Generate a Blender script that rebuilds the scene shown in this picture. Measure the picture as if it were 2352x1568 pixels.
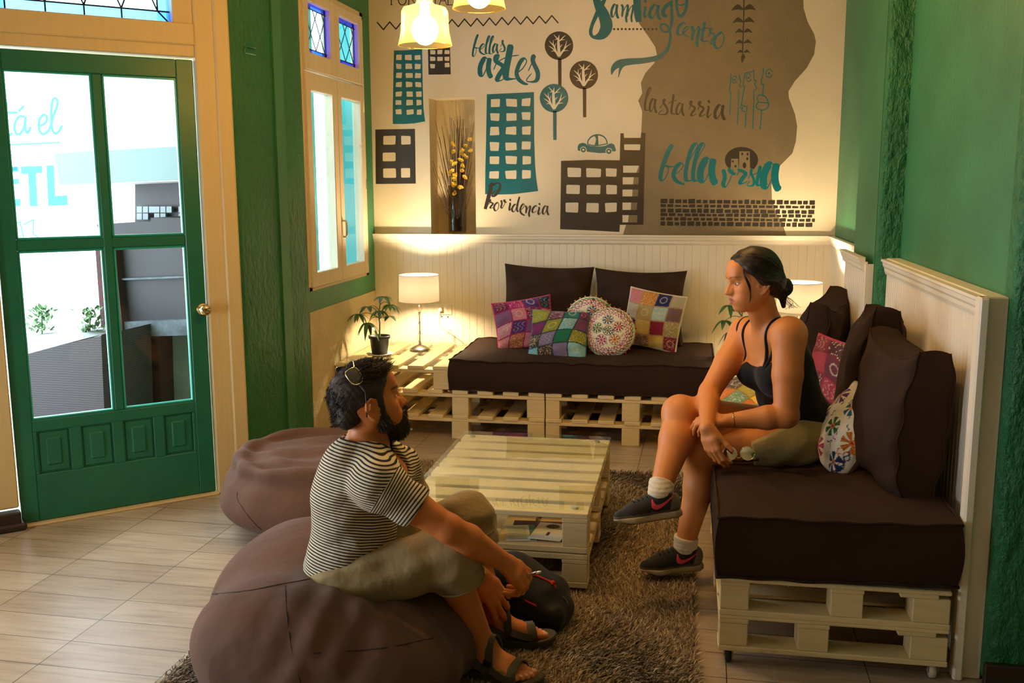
import bpy, bmesh, math, random
import numpy as np
from mathutils import Vector, Matrix, Euler

SC = bpy.context.scene
COL = SC.collection
for _o in list(bpy.data.objects):
    bpy.data.objects.remove(_o)
rnd = random.Random(7)
nrs = np.random.RandomState(11)

# ------------------------------------------------------------------ camera
EYE = 1.55            # height of the camera above the floor (m)
FPX = 2234.5          # focal length in pixels of a 2352 px wide frame
_yaw, _pitch, _roll = -.17798, .1613, .00422
_f = np.array([math.sin(_yaw) * math.cos(_pitch), math.cos(_yaw) * math.cos(_pitch), -math.sin(_pitch)])
_r = np.array([math.cos(_yaw), -math.sin(_yaw), 0.])
_d = np.cross(_f, _r)
_cr, _sr = math.cos(_roll), math.sin(_roll)
CAMM = np.array([_cr * _r + _sr * _d, -_sr * _r + _cr * _d, _f])   # rows: right, down, forward
cam_data = bpy.data.cameras.new('camera')
cam_data.sensor_width = 36.0
cam_data.lens = FPX / 2352 * 36.0
cam_data.clip_start = 0.05
cam = bpy.data.objects.new('camera', cam_data)
COL.objects.link(cam)
cam.matrix_world = Matrix(((CAMM[0][0], -CAMM[1][0], -CAMM[2][0], 0),
                           (CAMM[0][1], -CAMM[1][1], -CAMM[2][1], 0),
                           (CAMM[0][2], -CAMM[1][2], -CAMM[2][2], EYE),
                           (0, 0, 0, 1)))
SC.camera = cam

# ------------------------------------------------------------------ sky, exposure
SKY_STRENGTH = 12.0
wd = bpy.data.worlds.new('sky')
SC.world = wd
wd.use_nodes = True
_bg = wd.node_tree.nodes['Background']
_bg.inputs['Color'].default_value = (0.80, 0.91, 1.0, 1)
_bg.inputs['Strength'].default_value = SKY_STRENGTH
SC.view_settings.view_transform = 'Standard'
SC.view_settings.look = 'None'
SC.view_settings.exposure = 0.0
SC.view_settings.gamma = 1.0
SC.view_settings.use_curve_mapping = False
try:
    SC.cycles.use_denoising = True
    SC.cycles.max_bounces = 7
    SC.cycles.diffuse_bounces = 4
    SC.cycles.glossy_bounces = 3
    SC.cycles.transmission_bounces = 6
    SC.cycles.transparent_max_bounces = 12
    SC.cycles.caustics_reflective = False
    SC.cycles.caustics_refractive = False
    SC.cycles.sample_clamp_indirect = 6.0
    SC.cycles.use_adaptive_sampling = True
    SC.cycles.adaptive_threshold = 0.02
except Exception:
    pass
WARM = (1.0, 0.57, 0.16)      # colour of the pendant bulbs
WARM2 = (1.0, 0.76, 0.46)     # colour of the table lamp bulbs
PENDANT_POWER = 200.0
TABLE_POWER = 1300.0


# ------------------------------------------------------------------ where a pixel of the frame lies in the room
def ray(x, y):
    return CAMM.T @ np.array([x - 1176., y - 784., FPX])


def onZ(x, y, z=0.):
    d = ray(x, y)
    return d * ((z - EYE) / d[2]) + np.array([0, 0, EYE])


def onY(x, y, Y):
    d = ray(x, y)
    return d * (Y / d[1]) + np.array([0, 0, EYE])


def onX(x, y, X):
    d = ray(x, y)
    return d * (X / d[0]) + np.array([0, 0, EYE])


def atD(x, y, D):
    return np.array([0, 0, EYE]) + ray(x, y) * D / FPX


def onP(x, y, a, b):
    a = np.array([a[0], a[1], 0.]); b = np.array([b[0], b[1], 0.])
    d = ray(x, y)
    n = np.array([-(b - a)[1], (b - a)[0], 0])
    o = np.array([0, 0, EYE])
    return o + d * (((a - o) @ n) / (d @ n))


# ------------------------------------------------------------------ objects, names, labels
def empty(name, loc=(0, 0, 0), rotz=0., label=None, cat=None, group=None):
    o = bpy.data.objects.new(name, None)
    o.empty_display_size = .05
    COL.objects.link(o)
    o.location = loc
    o.rotation_euler = (0, 0, rotz)
    tag(o, label, cat, group)
    return o


def tag(o, label=None, cat=None, group=None, kind=None):
    if label: o['label'] = label
    if cat: o['category'] = cat
    if group: o['group'] = group
    if kind: o['kind'] = kind
    return o


def obj(name, verts, faces, mat=None, parent=None, smooth=False, fm=None, world=True):
    """one mesh object; verts are in world space when parent is at the origin frame"""
    me = bpy.data.meshes.new(name)
    me.from_pydata([tuple(map(float, v)) for v in verts], [], [tuple(f) for f in faces])
    if mat is not None:
        for m in (mat if isinstance(mat, (list, tuple)) else [mat]):
            me.materials.append(m)
    if fm is not None:
        me.polygons.foreach_set('material_index', np.array(fm, dtype=np.int32))
    if smooth:
        me.polygons.foreach_set('use_smooth', np.ones(len(me.polygons), dtype=bool))
    me.update()
    o = bpy.data.objects.new(name, me)
    COL.objects.link(o)
    if parent is not None:
        o.parent = parent
        if world:
            o.matrix_parent_inverse = parent.matrix_basis.inverted()
    return o


def np_mesh(name, V, quads, tris=None):
    """fast mesh from numpy arrays"""
    me = bpy.data.meshes.new(name)
    nq = len(quads); nt = 0 if tris is None else len(tris)
    me.vertices.add(len(V))
    me.vertices.foreach_set('co', np.ascontiguousarray(V, dtype=np.float32).ravel())
    loops = np.ascontiguousarray(quads, dtype=np.int32).ravel()
    starts = np.arange(nq, dtype=np.int32) * 4
    if nt:
        starts = np.concatenate([starts, nq * 4 + np.arange(nt, dtype=np.int32) * 3])
        loops = np.concatenate([loops, np.ascontiguousarray(tris, dtype=np.int32).ravel()])
    me.loops.add(len(loops))
    me.loops.foreach_set('vertex_index', loops)
    me.polygons.add(nq + nt)
    me.polygons.foreach_set('loop_start', starts)
    me.polygons.foreach_set('use_smooth', np.ones(nq + nt, dtype=bool))
    me.update(calc_edges=True)
    me.validate()
    return me


def np_obj(name, me, mat=None, parent=None):
    o = bpy.data.objects.new(name, me)
    COL.objects.link(o)
    if mat is not None:
        me.materials.append(mat)
    if parent is not None:
        o.parent = parent
        o.matrix_parent_inverse = parent.matrix_basis.inverted()
    return o


def col_attr(me, cols, name='Col'):
    a = me.color_attributes.new(name, 'FLOAT_COLOR', 'POINT')
    c = np.ones((len(me.vertices), 4), dtype=np.float32)
    c[:, :3] = cols
    a.data.foreach_set('color', c.ravel())


def val_attr(me, vals, name):
    a = me.attributes.new(name, 'FLOAT', 'POINT')
    a.data.foreach_set('value', np.ascontiguousarray(vals, dtype=np.float32))


def copy_tree(o, parent=None):
    c = o.copy()
    COL.objects.link(c)
    if parent is not None:
        c.parent = parent
    for ch in list(o.children):
        copy_tree(ch, c)
    return c


# ------------------------------------------------------------------ mesh builders
class MB:
    """collects boxes, tubes, lathes and prisms; build() links them as ONE mesh object"""
    def __init__(s):
        s.v = []; s.f = []; s.m = []; s.mi = 0

    def add(s, v, f):
        n = len(s.v)
        s.v += [tuple(map(float, p)) for p in v]
        s.f += [tuple(i + n for i in q) for q in f]
        s.m += [s.mi] * len(f)
        return s

    def box(s, lo, hi, R=None, c=None):
        lo = np.array(lo, float); hi = np.array(hi, float)
        v = np.array([[(lo, hi)[i][0], (lo, hi)[j][1], (lo, hi)[k][2]] for k in (0, 1) for j in (0, 1) for i in (0, 1)])
        if R is not None:
            v = v @ np.array(R).T
        if c is not None:
            v = v + np.array(c)
        return s.add(v, [(0, 2, 3, 1), (4, 5, 7, 6), (0, 1, 5, 4), (2, 6, 7, 3), (0, 4, 6, 2), (1, 3, 7, 5)])

    def bevbox(s, lo, hi, b=.003, seg=1, R=None, c=None):
        bm = bmesh.new()
        lo = np.array(lo, float); hi = np.array(hi, float)
        bmesh.ops.create_cube(bm, size=1.)
        for v in bm.verts:
            v.co = Vector(((lo + hi) / 2 + np.array(v.co) * (hi - lo)))
        b = min(b, .45 * float(np.min(hi - lo)))
        bmesh.ops.bevel(bm, geom=list(bm.edges), offset=b, segments=seg, profile=.5, affect='EDGES')
        bm.verts.index_update()
        v = np.array([x.co for x in bm.verts]); f = [[w.index for w in q.verts] for q in bm.faces]
        bm.free()
        if R is not None:
            v = v @ np.array(R).T
        if c is not None:
            v = v + np.array(c)
        return s.add(v, f)

    def tube(s, pts, r, n=8, cap=True, flat=None):
        pts = np.array(pts, float)
        m = len(pts)
        r = np.full(m, r, float) if np.isscalar(r) else np.array(r, float)
        t = np.gradient(pts, axis=0)
        t /= np.linalg.norm(t, axis=1, keepdims=True) + 1e-12
        a = np.array([0, 0, 1.]) if abs(t[0][2]) < .9 else np.array([1., 0, 0])
        nn = np.cross(t[0], a); nn /= np.linalg.norm(nn)
        V = []
        for i in range(m):
            nn = nn - t[i] * (nn @ t[i]); nn /= np.linalg.norm(nn) + 1e-12
            bb = np.cross(t[i], nn)
            for k in range(n):
                an = 2 * math.pi * k / n
                V.append(pts[i] + r[i] * (math.cos(an) * nn + math.sin(an) * bb))
        F = []
        for i in range(m - 1):
            for k in range(n):
                k2 = (k + 1) % n
                F.append((i * n + k, i * n + k2, (i + 1) * n + k2, (i + 1) * n + k))
        if cap:
            F.append(tuple(range(n - 1, -1, -1)))
            F.append(tuple((m - 1) * n + k for k in range(n)))
        return s.add(V, F)

    def lathe(s, prof, c=(0, 0, 0), n=32, R=None, cap=False):
        """prof: list of (radius, z)"""
        V = []
        for (r, z) in prof:
            for k in range(n):
                an = 2 * math.pi * k / n
                V.append((r * math.cos(an), r * math.sin(an), z))
        V = np.array(V)
        if R is not None:
            V = V @ np.array(R).T
        V = V + np.array(c)
        F = []
        for i in range(len(prof) - 1):
            for k in range(n):
                k2 = (k + 1) % n
                F.append((i * n + k, i * n + k2, (i + 1) * n + k2, (i + 1) * n + k))
        if cap:
            F.append(tuple(range(n - 1, -1, -1)))
            F.append(tuple((len(prof) - 1) * n + k for k in range(n)))
        return s.add(V, F)

    def ball(s, c, r, n=16, m=10, R=None):
        r = np.array([r] * 3 if np.isscalar(r) else r, float)
        V = [(0, 0, -1)]
        for i in range(1, m):
            ph = math.pi * i / m
            for k in range(n):
                an = 2 * math.pi * k / n
                V.append((math.sin(ph) * math.cos(an), math.sin(ph) * math.sin(an), -math.cos(ph)))
        V.append((0, 0, 1))
        F = []
        for k in range(n):
            F.append((0, 1 + (k + 1) % n, 1 + k))
        for i in range(m - 2):
            for k in range(n):
                k2 = (k + 1) % n
                F.append((1 + i * n + k, 1 + i * n + k2, 1 + (i + 1) * n + k2, 1 + (i + 1) * n + k))
        e = len(V) - 1; q = 1 + (m - 2) * n
        for k in range(n):
            F.append((e, q + k, q + (k + 1) % n))
        V = np.array(V) * r
        if R is not None:
            V = V @ np.array(R).T
        return s.add(V + np.array(c), F)

    def prism(s, poly, axis_o, ux, uy, un, t):
        """polygon (list of 2D points) in plane axis_o + ux*a + uy*b, thickness t along un"""
        o = np.array(axis_o, float); ux = np.array(ux, float); uy = np.array(uy, float); un = np.array(un, float)
        n = len(poly)
        V = [o + ux * a + uy * b for a, b in poly] + [o + ux * a + uy * b + un * t for a, b in poly]
        F = [tuple(range(n - 1, -1, -1)), tuple(range(n, 2 * n))]
        for i in range(n):
            j = (i + 1) % n
            F.append((i, j, n + j, n + i))
        return s.add(V, F)

    def build(s, name, mat=None, parent=None, smooth=False):
        return obj(name, s.v, s.f, mat, parent, smooth, fm=s.m if any(s.m) else None)


def smooth_by_angle(o, ang=40):
    """smooth shading, sharp where faces meet at more than ang degrees"""
    me = o.data
    bm = bmesh.new(); bm.from_mesh(me)
    lim = math.radians(ang)
    for e in bm.edges:
        e.smooth = not (len(e.link_faces) == 2 and e.calc_face_angle(0) > lim)
    for f in bm.faces:
        f.smooth = True
    bm.to_mesh(me); bm.free()
    return o


def crom(pts, n=6, closed=False):
    """Catmull-Rom through points, n samples per span"""
    P = [np.array(p, float) for p in pts]
    if closed:
        P = [P[-1]] + P + [P[0], P[1]]
    else:
        P = [2 * P[0] - P[1]] + P + [2 * P[-1] - P[-2]]
    out = []
    for i in range(1, len(P) - 2):
        p0, p1, p2, p3 = P[i - 1:i + 3]
        for k in range(n):
            t = k / n
            out.append(.5 * (2 * p1 + (p2 - p0) * t + (2 * p0 - 5 * p1 + 4 * p2 - p3) * t * t + (3 * p1 - p0 - 3 * p2 + p3) * t ** 3))
    if not closed:
        out.append(P[-2])
    return np.array(out)


# ------------------------------------------------------------------ materials
def nmat(name):
    m = bpy.data.materials.new(name)
    m.use_nodes = True
    nt = m.node_tree
    return m, nt, nt.nodes['Principled BSDF'], nt.nodes['Material Output']


def link(nt, a, b):
    nt.links.new(a, b)


def node(nt, typ, **kw):
    n = nt.nodes.new(typ)
    for k, v in kw.items():
        setattr(n, k, v)
    return n


def add_bump(nt, b, height, strength, dist=.01):
    bp = node(nt, 'ShaderNodeBump')
    bp.inputs['Strength'].default_value = strength
    bp.inputs['Distance'].default_value = dist
    link(nt, height, bp.inputs['Height'])
    link(nt, bp.outputs['Normal'], b.inputs['Normal'])
    return bp


def mixc(nt, fac, a, b, blend='MIX'):
    mx = node(nt, 'ShaderNodeMix', data_type='RGBA', blend_type=blend)
    for sock, v in ((mx.inputs[0], fac), (mx.inputs[6], a), (mx.inputs[7], b)):
        if hasattr(v, 'is_linked') or isinstance(v, bpy.types.NodeSocket):
            link(nt, v, sock)
        elif np.isscalar(v):
            sock.default_value = v
        else:
            sock.default_value = (*v, 1) if len(v) == 3 else v
    return mx.outputs[2]


def coords(nt, scale=(1, 1, 1), rot=(0, 0, 0), kind='Object', loc=(0, 0, 0)):
    tc = node(nt, 'ShaderNodeTexCoord')
    mp = node(nt, 'ShaderNodeMapping')
    mp.inputs['Scale'].default_value = scale
    mp.inputs['Rotation'].default_value = rot
    mp.inputs['Location'].default_value = loc
    link(nt, tc.outputs[kind], mp.inputs['Vector'])
    return mp.outputs['Vector']


def noise(nt, vec, scale, detail=3, rough=.55):
    n = node(nt, 'ShaderNodeTexNoise')
    n.inputs['Scale'].default_value = scale
    n.inputs['Detail'].default_value = detail
    n.inputs['Roughness'].default_value = rough
    if vec is not None:
        link(nt, vec, n.inputs['Vector'])
    return n.outputs['Fac']


def ramp(nt, fac, stops):
    r = node(nt, 'ShaderNodeValToRGB')
    el = r.color_ramp.elements
    while len(el) < len(stops):
        el.new(.5)
    for e, (p, c) in zip(el, stops):
        e.position = p
        e.color = (*c, 1) if len(c) == 3 else c
    link(nt, fac, r.inputs['Fac'])
    return r.outputs['Color']


def srgb(r, g, b):
    f = lambda c: (c / 255 / 12.92) if c / 255 <= .04045 else ((c / 255 + .055) / 1.055) ** 2.4
    return (f(r), f(g), f(b))


def plain(name, c, rough=.5, metal=0., var=.0, nscale=8, bump=0., bscale=120, bdist=.002, spec=.5, coat=0.):
    m, nt, b, out = nmat(name)
    b.inputs['Roughness'].default_value = rough
    b.inputs['Metallic'].default_value = metal
    b.inputs['Specular IOR Level'].default_value = spec
    b.inputs['Coat Weight'].default_value = coat
    v = coords(nt)
    n = noise(nt, v, nscale, 4)
    lo = tuple(x * (1 - var) for x in c); hi = tuple(min(1, x * (1 + var)) for x in c)
    link(nt, ramp(nt, n, [(.3, lo), (.7, hi)]), b.inputs['Base Color'])
    if bump:
        add_bump(nt, b, noise(nt, v, bscale, 3), bump, bdist)
    return m


def fabric(name, c, var=.18, rough=.9, weave=900, wr=.5, wscale=7, wdist=.02, sheen=.3):
    m, nt, b, out = nmat(name)
    b.inputs['Roughness'].default_value = rough
    b.inputs['Sheen Weight'].default_value = sheen
    b.inputs['Specular IOR Level'].default_value = .2
    v = coords(nt)
    n = noise(nt, v, 5, 4)
    lo = tuple(x * (1 - var) for x in c); hi = tuple(min(1, x * (1 + var)) for x in c)
    link(nt, ramp(nt, n, [(.3, lo), (.7, hi)]), b.inputs['Base Color'])
    w = noise(nt, v, wscale, 3, .5)
    fine = noise(nt, v, weave, 1)
    mth = node(nt, 'ShaderNodeMath', operation='MULTIPLY_ADD')
    mth.inputs[1].default_value = .035
    link(nt, fine, mth.inputs[0]); link(nt, w, mth.inputs[2])
    add_bump(nt, b, mth.outputs[0], wr, wdist)
    return m


def vcol(name, rough=.85, bump=.2, bscale=500, bdist=.001, sheen=.2, spec=.3, attr='Col', sss=0.):
    m, nt, b, out = nmat(name)
    a = node(nt, 'ShaderNodeAttribute', attribute_name=attr)
    link(nt, a.outputs['Color'], b.inputs['Base Color'])
    b.inputs['Roughness'].default_value = rough
    b.inputs['Sheen Weight'].default_value = sheen
    b.inputs['Specular IOR Level'].default_value = spec
    if sss:
        b.inputs['Subsurface Weight'].default_value = sss
        b.inputs['Subsurface Radius'].default_value = (.012, .005, .003)
        b.inputs['Subsurface Scale'].default_value = .6
    if bump:
        add_bump(nt, b, noise(nt, coords(nt), bscale, 3), bump, bdist)
    return m


def glassy(name, tint=(1, 1, 1), rough=.0, refl=1.0, glow=0.):
    """thin clear glass: lets light straight through, mirrors by Fresnel"""
    m, nt, b, out = nmat(name)
    nt.nodes.remove(b)
    tr = node(nt, 'ShaderNodeBsdfTransparent'); tr.inputs['Color'].default_value = (*tint, 1)
    gl = node(nt, 'ShaderNodeBsdfGlossy'); gl.inputs['Roughness'].default_value = rough
    gl.inputs['Color'].default_value = (refl, refl, refl, 1)
    fr = node(nt, 'ShaderNodeFresnel'); fr.inputs['IOR'].default_value = 1.5
    mx = node(nt, 'ShaderNodeMixShader')
    ge = node(nt, 'ShaderNodeNewGeometry')
    inv = node(nt, 'ShaderNodeMath', operation='SUBTRACT'); inv.inputs[0].default_value = 1.
    mu = node(nt, 'ShaderNodeMath', operation='MULTIPLY')
    link(nt, ge.outputs['Backfacing'], inv.inputs[1]); link(nt, fr.outputs[0], mu.inputs[0]); link(nt, inv.outputs[0], mu.inputs[1])
    link(nt, mu.outputs[0], mx.inputs[0]); link(nt, tr.outputs[0], mx.inputs[1]); link(nt, gl.outputs[0], mx.inputs[2])
    if glow:       # slightly cloudy glass passes some light on in all directions
        tl = node(nt, 'ShaderNodeBsdfTranslucent'); tl.inputs['Color'].default_value = (*tint, 1)
        m2 = node(nt, 'ShaderNodeMixShader'); m2.inputs[0].default_value = glow
        link(nt, mx.outputs[0], m2.inputs[1]); link(nt, tl.outputs[0], m2.inputs[2]); link(nt, m2.outputs[0], out.inputs['Surface'])
    else:
        link(nt, mx.outputs[0], out.inputs['Surface'])
    return m


def emit(name, c, s):
    m, nt, b, out = nmat(name)
    nt.nodes.remove(b)
    e = node(nt, 'ShaderNodeEmission')
    e.inputs['Color'].default_value = (*c, 1); e.inputs['Strength'].default_value = s
    link(nt, e.outputs[0], out.inputs['Surface'])
    return m


def plaster(name, c, dark, bump=.6, scale=26, dist=.02, rough=.45, speck=None):
    """thick painted plaster with trowelled relief and small chips"""
    m, nt, b, out = nmat(name)
    v = coords(nt)
    v2 = coords(nt, (1, 1, .55))
    n1 = noise(nt, v2, scale, 5, .6)
    n2 = noise(nt, v, 3, 3)
    cc = ramp(nt, n2, [(.3, tuple(x * .85 for x in c)), (.7, tuple(min(1, x * 1.12) for x in c))])
    if speck:
        n3 = noise(nt, v, 70, 2)
        k = ramp(nt, n3, [(.68, (0, 0, 0)), (.74, (1, 1, 1))])
        cc = mixc(nt, k, cc, speck)
    link(nt, cc, b.inputs['Base Color'])
    b.inputs['Roughness'].default_value = rough
    add_bump(nt, b, n1, bump, dist)
    return m


def wood_paint(name, c, wear=(.45, .36, .2), amount=.62, grain=(3, 40, 40), rough=.55, dark=.86):
    """whitewashed rough timber: grain, knots and rubbed spots"""
    m, nt, b, out = nmat(name)
    v = coords(nt, grain)
    g = noise(nt, v, 1.6, 5, .65)
    blot = noise(nt, coords(nt), 9, 4, .6)
    base = ramp(nt, g, [(.25, tuple(x * dark for x in c)), (.6, c)])
    k = ramp(nt, blot, [(amount, (0, 0, 0)), (amount + .14, (.55, .55, .55))])
    link(nt, mixc(nt, k, base, wear), b.inputs['Base Color'])
    b.inputs['Roughness'].default_value = rough
    add_bump(nt, b, g, .35, .004)
    return m


M = {}
M['green'] = plaster('green_plaster_paint', srgb(30, 108, 62), None, .95, 30, .03, .42)
M['green_flat'] = plaster('green_wall_paint', srgb(54, 120, 80), None, .35, 40, .01, .5, speck=srgb(30, 70, 50))
M['green_wood'] = plain('green_gloss_paint', srgb(26, 104, 74), .38, var=.1, nscale=6, bump=.08, bscale=60)
M['casing'] = wood_paint('cream_casing_paint', srgb(214, 188, 130), srgb(170, 132, 80), .72, (40, 40, 3), .5, .93)
M['sash'] = wood_paint('cream_sash_paint', srgb(226, 206, 172), srgb(150, 125, 90), .66, (30, 30, 4), .55, .9)
M['wall'] = plain('white_wall_paint', srgb(222, 205, 174), .6, var=.05, nscale=3, bump=.12, bscale=90)
M['bead'] = plain('white_beadboard_paint', srgb(238, 226, 204), .42, var=.03, nscale=3, bump=.05, bscale=50)
M['stucco'] = plaster('cream_rough_plaster', srgb(222, 203, 160), None, .9, 45, .02, .8, speck=srgb(140, 110, 70))
M['ceil'] = plain('ceiling_paint', (.75, .70, .6), .8)
M['base'] = plain('dark_brown_baseboard', srgb(46, 32, 22), .5, var=.2)
M['pallet'] = wood_paint('whitewashed_pallet_wood', srgb(238, 214, 160), srgb(150, 120, 74), .64, (5, 5, 30), .6)
M['pallet_in'] = wood_paint('whitewashed_pallet_wood_long', srgb(234, 210, 156), srgb(150, 120, 74), .66, (3, 30, 30), .6)
M['brown'] = fabric('dark_brown_canvas', srgb(52, 34, 23), .10, .85, 1200, .45, 5, .03, .0)
M['bean'] = fabric('taupe_brown_suede_cloth', srgb(104, 75, 59), .14, .88, 700, .5, 9, .02, .08)
M['black'] = plain('black_plastic', (.012, .012, .013), .45)
M['steel'] = plain('brushed_steel', (.62, .58, .52), .28, 1., .06, 40)
M['brass'] = plain('polished_brass', (.75, .55, .25), .16, 1., .04)
M['glass'] = glassy('clear_glass')
M['table_glass'] = glassy('table_glass', (.96, .99, .97))
# ================================================================== the room
YB = 6.55        # face of the mural wall
XL = -2.15       # face of the window wall
RAIL = 1.207     # top of the wainscot
CEIL = 3.05


def struct(o, label=None):
    o['kind'] = 'structure'
    if label: o['label'] = label
    return o


# ---- floor: wood-look tiles in a straight grid
m, nt, b, out = nmat('wood_look_tiles')
v = coords(nt, (1, 1, 1), (0, 0, .02), loc=(.0, .0, 0))
tc = node(nt, 'ShaderNodeTexCoord')
mp = node(nt, 'ShaderNodeMapping')
mp.inputs['Location'].default_value = (2.5575 + .442 * 4, .1674 * 30 - 3.50 + .05, 0)
mp.inputs['Rotation'].default_value = (0, 0, .021)
link(nt, tc.outputs['Object'], mp.inputs['Vector'])
br = node(nt, 'ShaderNodeTexBrick', offset=0., squash=1.)
br.inputs['Scale'].default_value = 1.
br.inputs['Brick Width'].default_value = .442
br.inputs['Row Height'].default_value = .1674
br.inputs['Mortar Size'].default_value = .0016
br.inputs['Mortar Smooth'].default_value = .1
br.inputs['Bias'].default_value = 0.
br.inputs['Color1'].default_value = (*srgb(206, 190, 168), 1)
br.inputs['Color2'].default_value = (*srgb(186, 168, 145), 1)
br.inputs['Mortar'].default_value = (*srgb(58, 46, 38), 1)
link(nt, mp.outputs[0], br.inputs['Vector'])
gv = coords(nt, (2.2, 26, 1))
g = noise(nt, gv, 1.6, 6, .62)
gcol = ramp(nt, g, [(.28, (.66, .60, .53)), (.5, (.93, .90, .86)), (.72, (1, 1, 1))])
blot = noise(nt, coords(nt, (1.2, 4, 1)), 2.6, 4)
bcol = ramp(nt, blot, [(.3, (.80, .76, .72)), (.65, (1, 1, 1))])
c1 = mixc(nt, 1., br.outputs['Color'], gcol, 'MULTIPLY')
c2 = mixc(nt, 1., c1, bcol, 'MULTIPLY')
link(nt, c2, b.inputs['Base Color'])
b.inputs['Roughness'].default_value = .34
b.inputs['Specular IOR Level'].default_value = .5
sub = node(nt, 'ShaderNodeMath', operation='SUBTRACT')
link(nt, g, sub.inputs[0]); link(nt, br.outputs['Fac'], sub.inputs[1])
add_bump(nt, b, sub.outputs[0], .25, .003)
M['floor'] = m
fl = MB().box((-3.6, -2.2, -.1), (2.6, YB + .3, 0)).build('floor', M['floor'])
struct(fl, 'wood-look ceramic tile floor')
struct(MB().box((-3.6, -2.2, CEIL), (2.6, YB + .3, CEIL + .1)).build('ceiling', M['ceil']))

# ---- back wall with the niche (painted mural follows)
NX0, NX1, NZ0, NZ1 = -1.742, -1.425, RAIL - .005, 2.118
NY = YB + .20
w = MB()
w.box((XL - .25, YB, 0), (NX0, YB + .25, CEIL)); w.box((NX1, YB, 0), (1.3, YB + .25, CEIL))
w.box((NX0, YB, 0), (NX1, YB + .25, NZ0)); w.box((NX0, YB, NZ1), (NX1, YB + .25, CEIL))
back = struct(w.build('wall_back', M['wall']), 'white wall with a painted city mural')
nm = plaster('niche_plaster', srgb(205, 188, 150), None, .5, 30, .012, .8)
n_ = MB()
n_.box((NX0, NY, NZ0), (NX1, NY + .05, NZ1))
struct(n_.build('niche_back', nm, back), 'unpainted plaster back of the tall niche')

# ---- wainscot panels: tongue-and-groove boards
def beadboard(name, length, z0, z1, parent, mat, pitch=.052, g=.004, d=.0022, th=.012):
    """board panel along local +x, face at local -y = 0"""
    xs = []; ys = []
    x = 0.
    while x < length - 1e-6:
        e = min(x + pitch, length)
        xs += [x, x + .0015, min(x + .0015 + g * .5, e), min(x + .0015 + g, e), e - .001]
        ys += [0, d, d, 0, 0]
        # the little bead beside the groove
        x = e
    P = sorted(set(zip(np.round(xs, 5), ys)))
    V = []; F = []
    for (x, y) in P:
        V.append((x, y, z0)); V.append((x, y, z1))
    for i in range(len(P) - 1):
        F.append((2 * i, 2 * i + 2, 2 * i + 3, 2 * i + 1))
    n = len(V)
    V += [(0, th, z0), (0, th, z1), (length, th, z0), (length, th, z1)]
    F += [(n, 0, 1, n + 1), (n + 3, 2 * len(P) - 1, 2 * len(P) - 2, n + 2)]
    return obj(name, V, F, mat, None)


def place(o, x, y, rz, parent=None):
    o.location = (x, y, 0); o.rotation_euler = (0, 0, rz)
    if parent is not None:
        o.parent = parent
        o.matrix_parent_inverse = parent.matrix_basis.inverted()
    return o


def rail_profile(name, length, mat, ztop, out=.032, h=.062):
    """moulded chair rail along local +x, sticking out to local -y"""
    pr = [(0, 0), (-out, 0), (-out, -.010), (-out * .80, -.014), (-out * .72, -.030), (-out * .50, -.040), (-out * .45, -.054), (-.008, -h), (0, -h)]
    V = []; F = []
    for x in (0, length):
        V += [(x, y, ztop + z) for y, z in pr]
    n = len(pr)
    for i in range(n):
        j = (i + 1) % n
        F.append((i, n + i, n + j, j))
    F.append(tuple(range(n))); F.append(tuple(range(2 * n - 1, n - 1, -1)))
    return obj(name, V, F, mat)


WY = YB - .016
tb = struct(place(beadboard('trim_1', .93 - XL, .02, RAIL - .02, None, M['bead']), XL, WY, 0), 'white tongue-and-groove panelling below the mural')
struct(place(rail_profile('chair_rail', .93 - XL, M['bead'], RAIL), XL, WY + .002, 0, tb), 'moulded white rail on top of the panelling')
# right: recess panel, pilaster casing, long panel beside the sofa
XA, XBp, XC = .918, .806, .888
YA0, YB0, YB1, YC1 = 5.25, 5.25, 4.70, 3.10
ta = struct(place(beadboard('trim_2', WY - YA0, .02, RAIL - .02, None, M['bead']), XA, WY, -math.pi / 2), 'white panelling in the right corner behind the lamp')
struct(place(rail_profile('chair_rail', WY - YA0, M['bead'], RAIL), XA + .002, WY, -math.pi / 2, ta), 'moulded white rail in the corner')
tp = struct(place(beadboard('trim_3', YB0 - YB1 + .02, .02, RAIL - .02, None, M['bead']), XBp, YB0, -math.pi / 2), 'white panelling around the green pier')
struct(place(rail_profile('chair_rail', YB0 - YB1 + .035, M['bead'], RAIL), XBp + .002, YB0 + .02, -math.pi / 2, tp), 'moulded rail capping the pier panelling')
MB().bevbox((XBp, YB1 - .034, .02), (XBp + .12, YB1 - .02, RAIL - .03), .002).build('pier_board', M['bead'], tp)
tcp = struct(place(beadboard('trim_4', YB1 - .03 - YC1, .02, RAIL - .02, None, M['bead'], .040), XC, YB1 - .03, -math.pi / 2), 'white panelling along the wall beside the right sofa')
struct(place(rail_profile('chair_rail', YB1 - .03 - YC1, M['bead'], RAIL, .03, .068), XC + .002, YB1 - .03, -math.pi / 2, tcp), 'moulded white rail beside the right sofa')
mb = MB()
mb.bevbox((XC - .028, YC1 - .03, 0), (XC + .055, YC1, RAIL + .004), .004)
mb.bevbox((XC - .034, YC1 - .055, 0), (XC - .004, YC1 - .001, RAIL + .004), .006)
mb.bevbox((XC - .004, YC1, RAIL - .012), (XC + .055, YB1 - .03, RAIL + .004), .003)
mb.build('end_board', M['bead'], tcp)

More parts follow.
